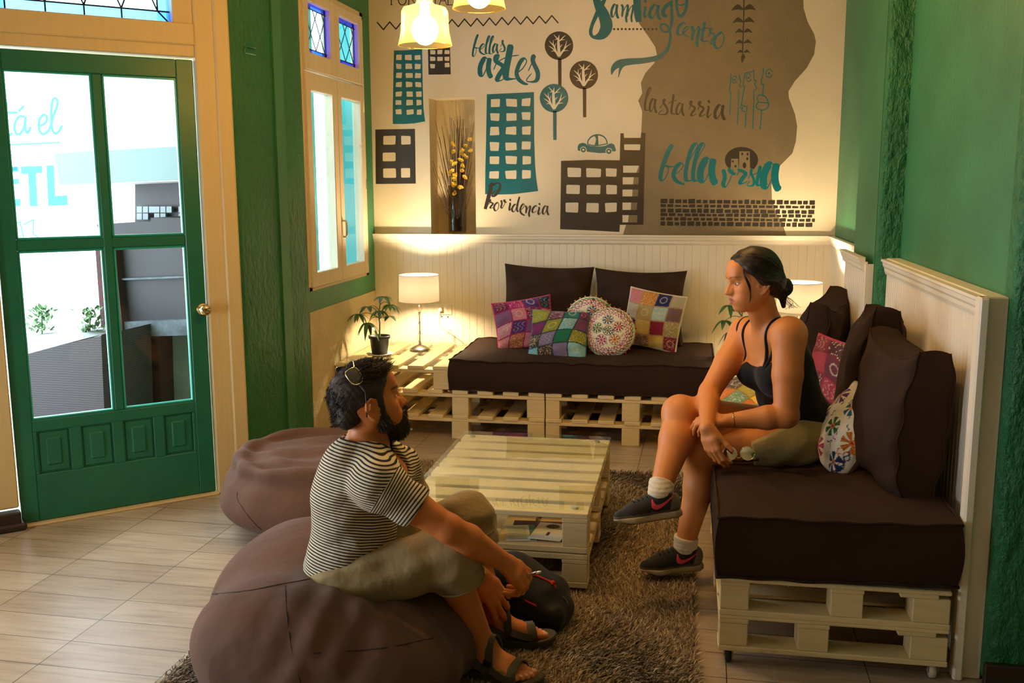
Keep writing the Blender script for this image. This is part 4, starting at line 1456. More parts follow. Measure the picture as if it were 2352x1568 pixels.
mg = [(-.615, 3.585, .12, .17, 12, srgb(226, 222, 210), srgb(70, 140, 120), 'open leaflet with a green edge on the coffee table shelf'),
      (-.50, 3.60, .125, .18, -6, srgb(236, 230, 212), srgb(60, 50, 40), 'pale booklet with a dark sun drawing on the coffee table shelf'),
      (-.535, 3.625, .24, .21, 4, srgb(110, 60, 84), srgb(60, 40, 60), 'purple magazine underneath the pale booklet')]
for i, (x, y, w_, h_, an, c1, c2, lb) in enumerate(mg):
    z = (.198, .2015, .1965)[i] + (.0 if i != 1 else .003)
    an = math.radians(an); R = np.array([[math.cos(an), -math.sin(an), 0], [math.sin(an), math.cos(an), 0], [0, 0, 1]])
    t = (.003, .004, .004)[i]
    e = empty('magazine', (x, y, z), 0, lb, 'magazine', 'printed matter in the coffee table')
    q = MB(); q.bevbox((-w_ / 2, -h_ / 2, 0), (w_ / 2, h_ / 2, t), .0008, R=R, c=(x, y, z)); q.build('pages', plain('printed_cover', c1, .35, var=.06), e)
    q = MB()
    zt = z + t + .0004
    def fl(pts):
        q.add([tuple(R @ np.array([a, b_, 0]) + np.array([x, y, zt])) for a, b_ in pts], [tuple(range(len(pts)))])
    if i == 0:
        fl([(w_ * .3, -h_ / 2), (w_ / 2, -h_ / 2), (w_ / 2, h_ / 2), (w_ * .3, h_ / 2)])
        for k in range(8): fl([(-w_ * .42, -h_ * .4 + k * .018), (w_ * .2, -h_ * .4 + k * .018), (w_ * .2, -h_ * .4 + k * .018 + .004), (-w_ * .42, -h_ * .4 + k * .018 + .004)])
    elif i == 1:
        pts = []
        for k in range(32):
            r = .030 if k % 2 else .021
            pts.append((r * 1.1 * math.cos(k * math.pi / 16), .052 + r * math.sin(k * math.pi / 16)))
        fl(pts)
        fl([(-.006, -.05), (.006, -.05), (.006, -.012), (-.006, -.012)])
    else:
        fl([(-w_ / 2, -h_ / 2), (-w_ * .1, -h_ / 2), (-w_ * .1, h_ / 2), (-w_ / 2, h_ / 2)])
    q.build('print', plain('cover_print', c2, .35), e)


# ---- mattresses: soft slabs with a piped seam
def mattress(name, lo, hi, label, group, tilt=0., taper=0., puff=.018, dips=(), parent=None, creases=()):
    lo = np.array(lo, float); hi = np.array(hi, float)
    nx = max(8, int((hi[0] - lo[0]) / .022)); ny = max(8, int((hi[1] - lo[1]) / .022)); nz = 8
    e = empty(name, ((lo[0] + hi[0]) / 2, (lo[1] + hi[1]) / 2, lo[2]), 0, label, 'mattress', group)
    V = []; idx = {}; F = []

    def pt(i, j, k):
        key = (i, j, k)
        if key in idx: return idx[key]
        u, v, w_ = i / nx * 2 - 1, j / ny * 2 - 1, k / nz * 2 - 1
        p = lo + (hi - lo) * np.array([(u + 1) / 2, (v + 1) / 2, (w_ + 1) / 2])
        if k in (0, nz):      # top and bottom swell gently
            s_ = (1 - u ** 6) * (1 - v ** 6)
            p[2] += (1 if k else -.15) * puff * s_
        else:
            bul = (1 - w_ ** 2) * .012
            if abs(u) == 1: p[0] += u * bul
            if abs(v) == 1: p[1] += v * bul
        if k == nz:
            for (cx, cy, rx, ry, dp) in dips:
                p[2] -= dp * math.exp(-((p[0] - cx) / rx) ** 2 - ((p[1] - cy) / ry) ** 2)
            for (x0, y0, x1, y1, wd_, am) in creases:
                d = np.array([x1 - x0, y1 - y0]); L = np.linalg.norm(d); d /= L
                r_ = np.array([p[0] - x0, p[1] - y0]); t = r_ @ d; nn = r_[0] * d[1] - r_[1] * d[0]
                if -.05 < t < L + .05:
                    p[2] -= am * math.exp(-(nn / wd_) ** 2) * math.sin(math.pi * min(max((t + .05) / (L + .1), 0), 1))
        p[2] += .004 * math.sin(p[0] * 9 + p[1] * 6) * (k / nz) + math.tan(tilt) * (p[0] - lo[0])
        if taper: p[0] = lo[0] + (p[0] - lo[0]) * (1 - taper * max(0, (p[1] - lo[1] - .9) / (hi[1] - lo[1])))
        idx[key] = len(V); V.append(p)
        return idx[key]
    for i in range(nx):
        for j in range(ny):
            F.append((pt(i, j, nz), pt(i + 1, j, nz), pt(i + 1, j + 1, nz), pt(i, j + 1, nz)))
            F.append((pt(i, j, 0), pt(i, j + 1, 0), pt(i + 1, j + 1, 0), pt(i + 1, j, 0)))
    for k in range(nz):
        for i in range(nx):
            F.append((pt(i, 0, k), pt(i + 1, 0, k), pt(i + 1, 0, k + 1), pt(i, 0, k + 1)))
            F.append((pt(i, ny, k), pt(i, ny, k + 1), pt(i + 1, ny, k + 1), pt(i + 1, ny, k)))
        for j in range(ny):
            F.append((pt(0, j, k), pt(0, j, k + 1), pt(0, j + 1, k + 1), pt(0, j + 1, k)))
            F.append((pt(nx, j, k), pt(nx, j + 1, k), pt(nx, j + 1, k + 1), pt(nx, j, k + 1)))
    o = obj('cover', V, F, M['brown'], e, True)
    smooth_by_angle(o, 50)
    pm = MB()
    for k in (0, nz):
        loop = [V[pt(i, 0, k)] for i in range(nx)] + [V[pt(nx, j, k)] for j in range(ny)] + [V[pt(i, ny, k)] for i in range(nx, 0, -1)] + [V[pt(0, j, k)] for j in range(ny, -1, -1)]
        c = (lo + hi) / 2
        loop = [p + .003 * np.array([np.sign(p[0] - c[0]) if abs(p[0] - c[0]) > (hi - lo)[0] * .49 else 0, np.sign(p[1] - c[1]) if abs(p[1] - c[1]) > (hi - lo)[1] * .49 else 0, 0]) + np.array([0, 0, .0025 * math.sin(n_ * .9) + .002 * math.sin(n_ * .37)]) for n_, p in enumerate(loop)]
        pm.tube(loop, .0048, 6)
    pm.build('piping', M['brown'], e, True)
    return e


mattress('sofa_mattress', (-1.402, 5.655, .312), (.175, 6.50, .492), 'dark brown mattress on the pallets along the back wall', 'sofa mattresses', puff=.012,
         creases=((-.8, 5.70, -.95, 5.655, .02, .008), (-.62, 5.72, -.66, 5.65, .02, .009)))
MZT = .520
mattress('sofa_mattress', (.122, 3.022, .303), (.842, 5.25, .500), 'dark brown mattress on castored pallets that the woman sits on', 'sofa mattresses', tilt=math.radians(1.6), taper=.11, puff=.020,
         dips=((.42, 3.85, .26, .28, .055),), creases=((.30, 3.75, .62, 3.28, .03, .016), (.40, 3.72, .72, 3.40, .028, .014), (.26, 3.62, .40, 3.16, .02, .006)))


# ---- cushions
def pillow(name, w, h, t, paintfn=None, mat=None, R=None, c=(0, 0, 0), pinch=.10, n=56, back=None, parent=None, ex=.42, rim=0.):
    """soft cushion: front is local +y... local x right, z up, y is depth (front at -y)"""
    us = np.linspace(-1, 1, n)
    U, Vv = np.meshgrid(us, us, indexing='ij')
    X = w / 2 * U * (1 - pinch * (1 - Vv ** 2) * np.abs(U) ** 1.5)
    Z = h / 2 * Vv * (1 - pinch * (1 - U ** 2) * np.abs(Vv) ** 1.5)
    prof = (np.clip((1 - U ** 2), 0, 1) * np.clip((1 - Vv ** 2), 0, 1)) ** ex
    ph = rnd.uniform(0, 6)
    wr_ = .005 * t / .12 * np.sin(U * 9 + Vv * 4 + ph) * (1 - prof) * prof * 4 + .003 * t / .12 * np.sin(Vv * 13 - U * 5 + ph) * (1 - prof) * prof * 4
    Yf = -t / 2 * prof - wr_; Yb = t / 2 * prof + wr_ * .6
    Vt = np.concatenate([np.stack([X, Yf, Z], -1).reshape(-1, 3), np.stack([X, Yb, Z], -1).reshape(-1, 3)])
    I = np.arange(n * n).reshape(n, n)
    q1 = np.stack([I[:-1, :-1], I[1:, :-1], I[1:, 1:], I[:-1, 1:]], -1).reshape(-1, 4)
    q2 = np.stack([I[:-1, :-1], I[:-1, 1:], I[1:, 1:], I[1:, :-1]], -1).reshape(-1, 4) + n * n
    if R is not None: Vt = Vt @ np.array(R).T
    Vt = Vt + np.array(c)
    me = np_mesh(name, Vt, np.concatenate([q1, q2]))
    if paintfn is not None:
        cf = paintfn(U, Vv).reshape(-1, 3)
        cb = np.tile(np.array(back if back is not None else (.3, .1, .1)), (n * n, 1))
        col_attr(me, np.concatenate([cf, cb]))
    return me


def rotm(yaw=0, pitch=0, roll=0):
    """roll about y (in the plane of the cushion), then lean back about x, then turn about z"""
    return np.array(Matrix.Rotation(yaw, 3, 'Z') @ Matrix.Rotation(pitch, 3, 'X') @ Matrix.Rotation(roll, 3, 'Y'))


def box_cushion(name, w, h, t, R, c, label, group, puff=.06, seam=True, cat='cushion', slump=0., corner=.0):
    """thick cushion with a side gusset: two swelling faces and a band between"""
    e = empty(name, tuple(c), 0, label, cat, group)
    n = 34; gk = 7
    us = np.linspace(-1, 1, n)

    def sq(u, v):      # rounded outline
        return u * (1 - .07 * (1 - v * v) * abs(u) ** 2), v * (1 - .07 * (1 - u * u) * abs(v) ** 2)
    V = []; F = []; I = {}
    for s_ in (-1, 1):
        for i, u in enumerate(us):
            for j, v in enumerate(us):
                a, b_ = sq(u, v)
                pr = ((1 - u ** 2) * (1 - v ** 2)) ** .5
                y = s_ * (t / 2 * (1 - .35 * (abs(u * v)) ** 3) + puff * pr)
                y += .008 * math.sin(7 * u + 5 * v + s_) * pr + .006 * math.sin(11 * v - 6 * u) * (1 - pr)
                zz_ = h / 2 * b_
                if v > 0: zz_ += corner * (abs(u) ** 6) * v
                zz_ -= slump * (1 - v) * .0
                I[(s_, i, j)] = len(V); V.append((w / 2 * a, y, zz_))
    for s_ in (-1, 1):
        for i in range(n - 1):
            for j in range(n - 1):
                q = (I[(s_, i, j)], I[(s_, i + 1, j)], I[(s_, i + 1, j + 1)], I[(s_, i, j + 1)])
                F.append(q if s_ < 0 else q[::-1])
    ring = [(i, 0) for i in range(n - 1)] + [(n - 1, j) for j in range(n - 1)] + [(i, n - 1) for i in range(n - 1, 0, -1)] + [(0, j) for j in range(n - 1, 0, -1)]
    prev = [I[(-1, *p)] for p in ring]
    for k in range(1, gk + 1):
        if k == gk:
            cur = [I[(1, *p)] for p in ring]
        else:
            cur = []
            f = k / gk
            for p in ring:
                a = np.array(V[I[(-1, *p)]]); b_ = np.array(V[I[(1, *p)]])
                q = a * (1 - f) + b_ * f
                bul = 1 + .12 * math.sin(math.pi * f) * (t / max(w, h))
                q[0] *= bul; q[2] *= bul
                cur.append(len(V)); V.append(tuple(q))
        m_ = len(ring)
        for r in range(m_):
            F.append((prev[(r + 1) % m_], prev[r], cur[r], cur[(r + 1) % m_]))
        prev = cur
    V = np.array(V) @ np.array(R).T + np.array(c)
    o = obj('cover', V, F, M['brown'], e, True)
    if seam:
        q = MB()
        for s_ in (-1, 1):
            q.tube([V[I[(s_, *p)]] for p in ring] + [V[I[(s_, *ring[0])]]], .0032, 5)
        q.build('seam', M['brown'], e, True)
    return e


G_D = 'big dark brown back cushions'
me = pillow('cover', .60, .52, .20, mat=None, R=rotm(.02, -.16, .03), c=(-.905, 6.36, .755), pinch=.07)
e = empty('back_cushion', (-.905, 6.36, .5), 0, 'big dark brown back cushion against the panelling, left of the pair on the back sofa', 'cushion', G_D)
np_obj('cover', me, M['brown'], e)
me = pillow('cover', .60, .50, .20, R=rotm(-.02, -.16, .02), c=(-.30, 6.36, .745), pinch=.09)
e = empty('back_cushion', (-.30, 6.36, .5), 0, 'big dark brown back cushion against the panelling, right of the pair on the back sofa', 'cushion', G_D)
np_obj('cover', me, M['brown'], e)
box_cushion('back_cushion', .46, .46, .15, rotm(-math.pi / 2 + .16, -.07, .02), (.735, 3.46, .757), 'big dark brown back cushion at the near end of the right sofa', G_D, .035, corner=.03)
box_cushion('back_cushion', .52, .50, .13, rotm(-math.pi / 2 - .12, -.16, -.10), (.735, 4.05, .775), 'big dark brown back cushion second from the near end of the right sofa', G_D, .045, corner=.03)
box_cushion('back_cushion', .50, .46, .12, rotm(-math.pi / 2 - .30, -.18, .06), (.655, 4.95, .745), 'big dark brown back cushion at the far corner end of the right sofa', G_D, .05, corner=.03)

# embroidered and patchwork scatter cushions, drawn into the cloth
VC = vcol('embroidered_cloth', .8, .5, 260, .003)


def patches(cols, nu, nv, border=None, bw=.06, seam=(.2, .1, .1), seed=3, curve=.15, glitter=.10, sw=.011):
    def fn(U, V):
        r = np.random.RandomState(seed)
        uu = U + curve * np.sin(V * 2.2 + seed); vv = V + curve * np.sin(U * 2.0 + 1 + seed)
        a = (uu * .5 + .5) * nu; b_ = (vv * .5 + .5) * nv
        i = np.clip(a.astype(int), 0, nu - 1); j = np.clip(b_.astype(int), 0, nv - 1)
        tab = np.array([[cols[r.randint(len(cols))] for _ in range(nv)] for _ in range(nu)])
        for x in range(nu):           # avoid equal neighbours
            for y in range(nv):
                tab[x, y] = cols[(x * 2 + y * 3 + r.randint(2)) % len(cols)]
        C = tab[i, j].copy()
        C *= (.88 + .24 * r.rand(*U.shape))[..., None]
        # stitched motif in some patches
        fa = a - np.floor(a) - .5; fb_ = b_ - np.floor(b_) - .5
        mot = (np.sin(fa * 22 + 4 * np.sin(fb_ * 9)) > .86) & (((i + 2 * j) % 3) == 0) & (np.abs(fa) < .36) & (np.abs(fb_) < .36)
        C[mot] = C[mot] * .35 + np.array([.55, .42, .25]) * .65
        rad = np.hypot(fa, fb_)
        mot = (np.abs(rad - .22) < .035) & (((i * 3 + j) % 4) == 1)
        C[mot] = C[mot] * .4 + np.array([.6, .5, .35]) * .6
        gl = (r.rand(*U.shape) < glitter) & (((i + j) % 3) == 1)
        C[gl] = np.array([.75, .62, .42])
        sm = (np.abs(a - np.round(a)) < sw * nu) & (np.round(a) > 0) & (np.round(a) < nu) | (np.abs(b_ - np.round(b_)) < sw * nv) & (np.round(b_) > 0) & (np.round(b_) < nv)
        C[sm] = seam
        if border is not None:
            C[np.maximum(np.abs(U), np.abs(V)) > 1 - bw] = border
        return C
    return fn


def embroid(U, V, seed=5, kind=0):
    r = np.random.RandomState(seed)
    C = np.tile(np.array(srgb(236, 226, 200)), U.shape + (1,))
    pal = [srgb(*c) for c in ((170, 30, 40), (20, 90, 120), (30, 110, 50), (190, 60, 120), (210, 120, 30), (20, 50, 90), (110, 30, 100))]
    R_ = np.hypot(U, V); TH = np.arctan2(V, U)
    def setc(m, c): C[m] = c
    # borders: chains and zigzag rings
    if kind == 0:
        setc((np.abs(R_ - .86 - .03 * np.sin(TH * 30)) < .022), pal[0])
        setc((np.abs(R_ - .78) < .014), pal[5]); setc((np.abs(R_ - .93 - .02 * np.sin(TH * 40)) < .016), pal[2])
        setc((np.abs(R_ - .71 - .035 * np.sin(TH * 36)) < .02), pal[3])
        fl = [(0, 0, .16, 2)] + [(.44 * math.cos(a), .44 * math.sin(a), .19, k) for k, a in enumerate(np.linspace(.4, 6.68, 6)[:-1])]
    else:
        fl = []
        for k in range(9):
            fl.append((-.72 + .72 * (k % 3) + .1 * (k // 3), -.66 + .62 * (k // 3), .26, (k * 2 + 1) % 7))
        for k in range(3):
            m = np.abs(np.abs(U) - .90 - .025 * np.sin(V * 24 + k * 2) - .03 * (k - 1)) < .012
            setc(m, pal[(0, 1, 5)[k]])
    for (cx, cy, rr, k) in fl:
        dx, dy = U - cx, V - cy; d = np.hypot(dx, dy); a = np.arctan2(dy, dx)
        if kind == 0:
            setc(np.abs(d - rr * 1.08) < .014, (.03, .02, .05))
            setc((np.abs(d - rr * 1.08) < .012) & (np.sin(a * 22) > .3), srgb(236, 226, 200))
        pet = (d < rr * .92) & (np.abs(np.sin(a * (6 if kind else 8) / 2 * 1.0 + k)) > .55) & (d > rr * .25)
        setc(pet, pal[k % 7]); 
        pet2 = pet & (np.sin(a * 16 + k) > .5)
        setc(pet2, tuple(x * .45 for x in pal[k % 7]))
        setc(d < rr * .26, srgb(224, 120, 30)); setc(d < rr * .12, pal[(k + 3) % 7])
    n_ = 34
    for _ in range(n_):
        cx, cy = r.uniform(-.9, .9, 2); a0 = r.uniform(0, 6.28); L = .09
        dx, dy = U - cx, V - cy
        t = dx * math.cos(a0) + dy * math.sin(a0); nn = -dx * math.sin(a0) + dy * math.cos(a0)
        m = (np.abs(t) < L) & (np.abs(nn - .02 * np.sin(t * 40)) < .014)
        blank = np.abs(C - np.array(srgb(236, 226, 200))).sum(-1) < .02
        setc(m & blank, pal[r.randint(7)])
    return C


G_S = 'colourful scatter cushions'


def scatter(name, label, me, c, mat=VC):
    e = empty(name, tuple(c), 0, label, 'cushion', G_S)
    np_obj('cover', me, mat, e)
    return e


s = srgb
pk = [s(196, 120, 130), s(110, 20, 70), s(176, 20, 110), s(170, 100, 60), s(206, 130, 150), s(70, 40, 110), s(20, 50, 80), s(120, 80, 120), s(150, 30, 60)]
c = (-1.02, 6.12, .655)
scatter('patchwork_cushion', 'pink and purple patchwork cushion with a magenta edge, leftmost of the scatter cushions', pillow('cover', .39, .33, .12, patches(pk, 4, 4, s(190, 30, 90), .05, s(150, 30, 80), 4), R=rotm(.10, -.22, -.16), c=c, pinch=.05, n=110, back=s(170, 30, 80)), c)
bl_ = [s(110, 176, 190), s(20, 110, 170), s(110, 60, 90), s(70, 54, 48), s(30, 120, 120), s(120, 110, 150), s(110, 30, 90), s(130, 190, 200), s(20, 110, 80), s(140, 140, 40)]
c = (-.77, 5.93, .615)
scatter('patchwork_cushion', 'turquoise and purple patchwork cushion lying in front of the pink one', pillow('cover', .37, .33, .13, patches(bl_, 4, 4, s(40, 110, 170), .035, s(40, 60, 70), 9), R=rotm(.02, -.50, .04), c=c, pinch=.05, n=110, back=s(30, 90, 160)), c)
yl = [s(200, 120, 130), s(160, 190, 180), s(196, 130, 40), s(120, 90, 90), s(24, 32, 84), s(200, 170, 90), s(180, 170, 150), s(130, 20, 50), s(190, 130, 120), s(170, 150, 90)]
c = (-.20, 6.17, .690)
scatter('patchwork_cushion', 'cream-edged patchwork cushion with orange and yellow patches, rightmost on the back sofa', pillow('cover', .37, .37, .11, patches(yl, 4, 4, s(226, 210, 180), .045, s(170, 140, 100), 14, .06), R=rotm(-.10, -.20, .16), c=c, pinch=.04, n=110, back=s(200, 190, 170)), c)


def round_cushion(R, c, seed, r0=.165, t=.13):
    n = 120
    us = np.linspace(0, 1, n // 2); th = np.linspace(0, 2 * np.pi, n, endpoint=False)
    RR, TH = np.meshgrid(us, th, indexing='ij')
    X = r0 * RR * np.cos(TH); Z = r0 * RR * np.sin(TH); prof = np.clip(1 - RR ** 2, 0, 1) ** .45
    Vt = np.concatenate([np.stack([X, -t / 2 * prof, Z], -1).reshape(-1, 3), np.stack([X, t / 2 * prof, Z], -1).reshape(-1, 3)])
    m_ = len(us); I = np.arange(m_ * n).reshape(m_, n); J = np.roll(I, -1, 1)
    q1 = np.stack([I[:-1], I[1:], J[1:], J[:-1]], -1).reshape(-1, 4); q2 = q1[:, ::-1] + m_ * n
    Vt = Vt @ np.array(R).T + np.array(c)
    me = np_mesh('cover', Vt, np.concatenate([q1, q2]))
    cf = embroid(RR * np.cos(TH), RR * np.sin(TH), seed, 0).reshape(-1, 3)
    col_attr(me, np.concatenate([cf, np.tile(np.array(s(200, 170, 150)), (m_ * n, 1))]))
    return me


def pompoms(e, R, c, r0, col, n=30, name='pompom_trim'):
    q = MB()
    for k in range(n):
        a = 2 * math.pi * k / n
        q.ball(np.array(R) @ np.array([(r0 + .004) * math.cos(a), 0, (r0 + .004) * math.sin(a)]) + np.array(c), .006, 8, 6)
    q.build(name, plain('pompom_' + str(int(col[0] * 255)), col, .9), e, True)


R = rotm(.0, -.16, .3); c = (-.60, 6.19, .665)
e = scatter('round_cushion', 'round embroidered cushion with yellow pompoms behind the other round one', round_cushion(R, c, 5), c); pompoms(e, R, c, .165, s(200, 150, 30))
R = rotm(-.12, -.36, 0); c = (-.46, 5.98, .632)
e = scatter('round_cushion', 'round embroidered cushion with red pompoms in front on the back sofa', round_cushion(R, c, 8, .16), c); pompoms(e, R, c, .16, s(170, 30, 40))
# on the right sofa
c = (.60, 4.02, .665)
scatter('embroidered_cushion', 'square white cushion embroidered with bright flowers leaning beside the woman', pillow('cover', .32, .32, .15, lambda U, V: embroid(U, V, 21, 1), R=rotm(-math.pi / 2 + .35, -.50, .22), c=(.605, 3.68, .635), pinch=.05, n=120, back=s(206, 190, 140)), c)
c = (.66, 4.36, .68)
rd = [s(120, 20, 40), s(150, 40, 60), s(70, 20, 30), s(170, 60, 50), s(90, 30, 50)]
scatter('patchwork_cushion', 'deep red patchwork cushion tucked behind the woman\'s back', pillow('cover', .38, .38, .10, patches(rd, 3, 4, s(170, 24, 50), .05, s(110, 20, 30), 17), R=rotm(-math.pi / 2 + .5, -.12, .05), c=c, pinch=.04, n=80, back=s(150, 20, 40)), c)
og = [s(220, 120, 40), s(180, 160, 50), s(120, 150, 110), s(240, 190, 60), s(90, 70, 50)]
c = (.30, 4.52, .575)
scatter('patchwork_cushion', 'orange and green patchwork cushion lying on the far side of the woman', pillow('cover', .30, .30, .10, patches(og, 3, 3, s(220, 190, 60), .05, s(160, 120, 40), 23), R=rotm(-math.pi / 2 + .9, -1.0, .2), c=c, pinch=.04, n=80, back=s(200, 170, 60)), c)
# ================================================================== lamps, plants, vase, socket
def shade_mat():
    m, nt, b, out = nmat('white_lamp_shade_fabric')
    nt.nodes.remove(b)
    df = node(nt, 'ShaderNodeBsdfDiffuse'); df.inputs['Color'].default_value = (.86, .80, .70, 1)
    tl = node(nt, 'ShaderNodeBsdfTranslucent'); tl.inputs['Color'].default_value = (.97, .93, .85, 1)
    mx = node(nt, 'ShaderNodeMixShader'); mx.inputs[0].default_value = .66
    link(nt, df.outputs[0], mx.inputs[1]); link(nt, tl.outputs[0], mx.inputs[2]); link(nt, mx.outputs[0], out.inputs['Surface'])
    return m


M['shade'] = shade_mat()
M['crystal'] = glassy('crystal_ball_glass', (.93, .90, .84), .03)
G_L = 'table lamps with white drum shades'


def table_lamp(x, y, z, label, dz=0.):
    e = empty('table_lamp', (x, y, z), 0, label, 'lamp', G_L)
    b = MB(); b.lathe([(0, 0), (.068, 0), (.070, .004), (.062, .012), (.040, .024), (.016, .032), (.010, .036), (0, .036)], (x, y, z), 40); b.build('base', M['steel'], e, True)
    st_ = MB(); zc = z + .036
    st_.tube([(x, y, zc), (x, y, z + .33)], .004, 8)
    for i in range(4):
        for k, r in ((0, .011), (1, .007), (2, .010)):
            st_.lathe([(0, 0), (r, .002), (r, .006), (0, .008)], (x, y, zc + .002 + i * .066 + k * .007), 14)
    st_.build('stem', M['steel'], e, True)
    for i in range(4):
        q = MB(); q.ball((x, y, zc + .046 + i * .066), .0225, 20, 14); q.build('crystal_ball', M['crystal'], e, True)
    sh = MB(); r0, r1, z0, z1 = .133, .130, z + .325, z + .500
    sh.lathe([(r0, z0), (r0 - .001, z0 + .06), (r1 + .001, z1 - .06), (r1, z1), (r1 - .002, z1), (r0 - .002, z0), (r0, z0)], (x, y, 0), 48)
    sh.build('shade', M['shade'], e, True)
    rg = MB()
    for (r, zz_) in ((r0, z0), (r1, z1)):
        rg.tube([(x + r * math.cos(a), y + r * math.sin(a), zz_) for a in np.linspace(0, 2 * math.pi, 49)], .0018, 5)
    rg.build('shade_rim', plain('shade_rim_tape', srgb(206, 180, 140), .6), e, True)
    sp = MB()
    for a in (0, 2.09, 4.19):
        sp.tube([(x, y, z0 + .03), (x + r0 * math.cos(a), y + r0 * math.sin(a), z0 + .002)], .0015, 5)
    sp.lathe([(0, 0), (.014, 0), (.014, .035), (0, .035)], (x, y, z0 + .0), 12)
    sp.build('shade_holder', M['steel'], e)
    R_B = .028
    bq_ = MB(); bq_.ball((x, y, z0 + .082), (R_B, R_B, .036), 14, 10)
    bq_.build('bulb', emit('table_lamp_bulb', WARM2, TABLE_POWER), e, True)
    return e


l1 = table_lamp(-1.737, 6.19, .456, 'lit table lamp with stacked glass balls on the left side table')
l2 = table_lamp(.672, 6.02, .456, 'lit table lamp with a white drum shade in the right corner behind the woman')
cd = MB()
cd.tube(crom([(-1.70, 6.25, .46), (-1.66, 6.33, .462), (-1.62, 6.42, .53), (-1.60, 6.50, .545), (-1.585, 6.50, .46), (-1.50, 6.40, .459), (-1.46, 6.44, .459), (-1.56, 6.505, .50), (-1.665, 6.522, .56), (-1.69, 6.52, .62), (-1.672, 6.513, .682)], 8), .0022, 6)
cd.build('cord', plain('white_lamp_cord', srgb(226, 214, 190), .4), l1, True)
pg = MB(); pg.bevbox((-1.685, 6.488, .675), (-1.660, 6.519, .700), .004); pg.build('plug', plain('white_plug', srgb(238, 230, 214), .35), l1)
# socket plate
e = empty('wall_socket', (-1.65, WY, .68), 0, 'double white wall socket on the panelling beside the left lamp', 'socket')
q = MB(); q.bevbox((-1.702, WY - .009, .648), (-1.598, WY + .004, .720), .003); q.build('plate', plain('white_socket_plate', srgb(240, 230, 210), .3), e)
q = MB()
for x in (-1.672, -1.628):
    q.bevbox((x - .012, WY - .011, .664), (x + .012, WY - .008, .704), .002)
q.build('socket', plain('white_socket_insert', srgb(232, 222, 202), .3), e)
q = MB()
for dz in (-.009, 0, .009):
    q.lathe([(0, 0), (.0024, 0), (.0024, .001)], (-1.628, WY - .0125, .684 + dz), 8, np.array([[1, 0, 0], [0, 0, 1], [0, -1, 0]]))
q.bevbox((-1.677, WY - .002, .630), (-1.667, WY + .001, .638), .001); q.bevbox((-1.633, WY - .002, .628), (-1.623, WY + .001, .636), .001)
q.build('socket_hole', M['black'], e)

# pendants over the coffee table
M['amber'] = glassy('amber_pendant_glass', (1.0, .84, .42), .02, glow=.10)


def pendant(px, py, D, label, rr=.0955, zoff=0.):
    c = atD(px, py, D); x, y, z = c[0], c[1], c[2] + zoff
    e = empty('pendant_lamp', (x, y, z + .2), 0, label, 'lamp', 'amber glass pendants')
    g = MB()
    pr = [(rr * 1.0, -.060), (rr * .955, -.045), (rr * .90, -.02), (rr * .875, .02), (rr * .87, .050), (rr * .80, .064), (rr * .45, .074), (.030, .080), (.026, .10), (.032, .112), (.026, .125)]
    pr2 = [(max(r - .0025, .004), zz_) for r, zz_ in pr]
    g.lathe(pr, (x, y, z), 40)
    g.lathe([(rr * 1.0, -.060), (rr * 1.01, -.0635), (rr * .985, -.064), (rr * .975, -.060)], (x, y, z), 40)
    g.build('glass_shade', M['amber'], e, True)
    cp = MB(); cp.lathe([(0, .20), (.010, .20), (.022, .19), (.024, .13), (.020, .085), (0, .085)], (x, y, z), 20)
    cp.tube([(x, y, z + .2), (x, y, CEIL)], .003, 6)
    cp.lathe([(0, 0), (.05, 0), (.05, -.02), (0, -.03)], (x, y, CEIL), 20)
    cp.build('cord_and_socket', M['brass'], e, True)
    b_ = MB(); b_.ball((x, y, z - .010), (.047, .047, .052), 20, 14); b_.lathe([(.02, .03), (.016, .085)], (x, y, z), 14)
    b_.build('bulb', emit('pendant_bulb', WARM, PENDANT_POWER), e, True)
    return e


pendant(976, 62, 3.45, 'lit amber glass pendant lamp hanging lowest, left of the two')
pendant(1100, -22, 3.5, 'lit amber glass pendant lamp at the top edge, right of the lower one')
pz = atD(1240, -110, 3.75)
pendant(1582, -96, 3.86, 'lit amber glass pendant lamp just above the top edge of the view')

# plants
M['leaf'] = plain('schefflera_leaf', srgb(64, 108, 58), .35, var=.35, nscale=14)
M['stem'] = plain('plant_stem', srgb(120, 130, 70), .6)


def unit_(v): return v / np.linalg.norm(v)


def leaf_mesh(mb, base, d, L, wd, droop, up=np.array([0, 0, 1.])):
    d = d / np.linalg.norm(d); sd = np.cross(d, up); sd /= np.linalg.norm(sd) + 1e-9
    rows = []
    m_ = 7
    for i in range(m_):
        t = i / (m_ - 1)
        p = base + d * L * t + up * (-droop * L * t * t)
        ww = wd * (math.sin(math.pi * min(1, t * .96 + .04)) ** .75) * (1 - .25 * t) + .0006
        rows.append((p - sd * ww + up * ww * .25, p, p + sd * ww + up * ww * .25))
    V = [q for r in rows for q in r]
    F = []
    for i in range(m_ - 1):
        F += [(3 * i, 3 * i + 1, 3 * i + 4, 3 * i + 3), (3 * i + 1, 3 * i + 2, 3 * i + 5, 3 * i + 4)]
    mb.add(V, F)


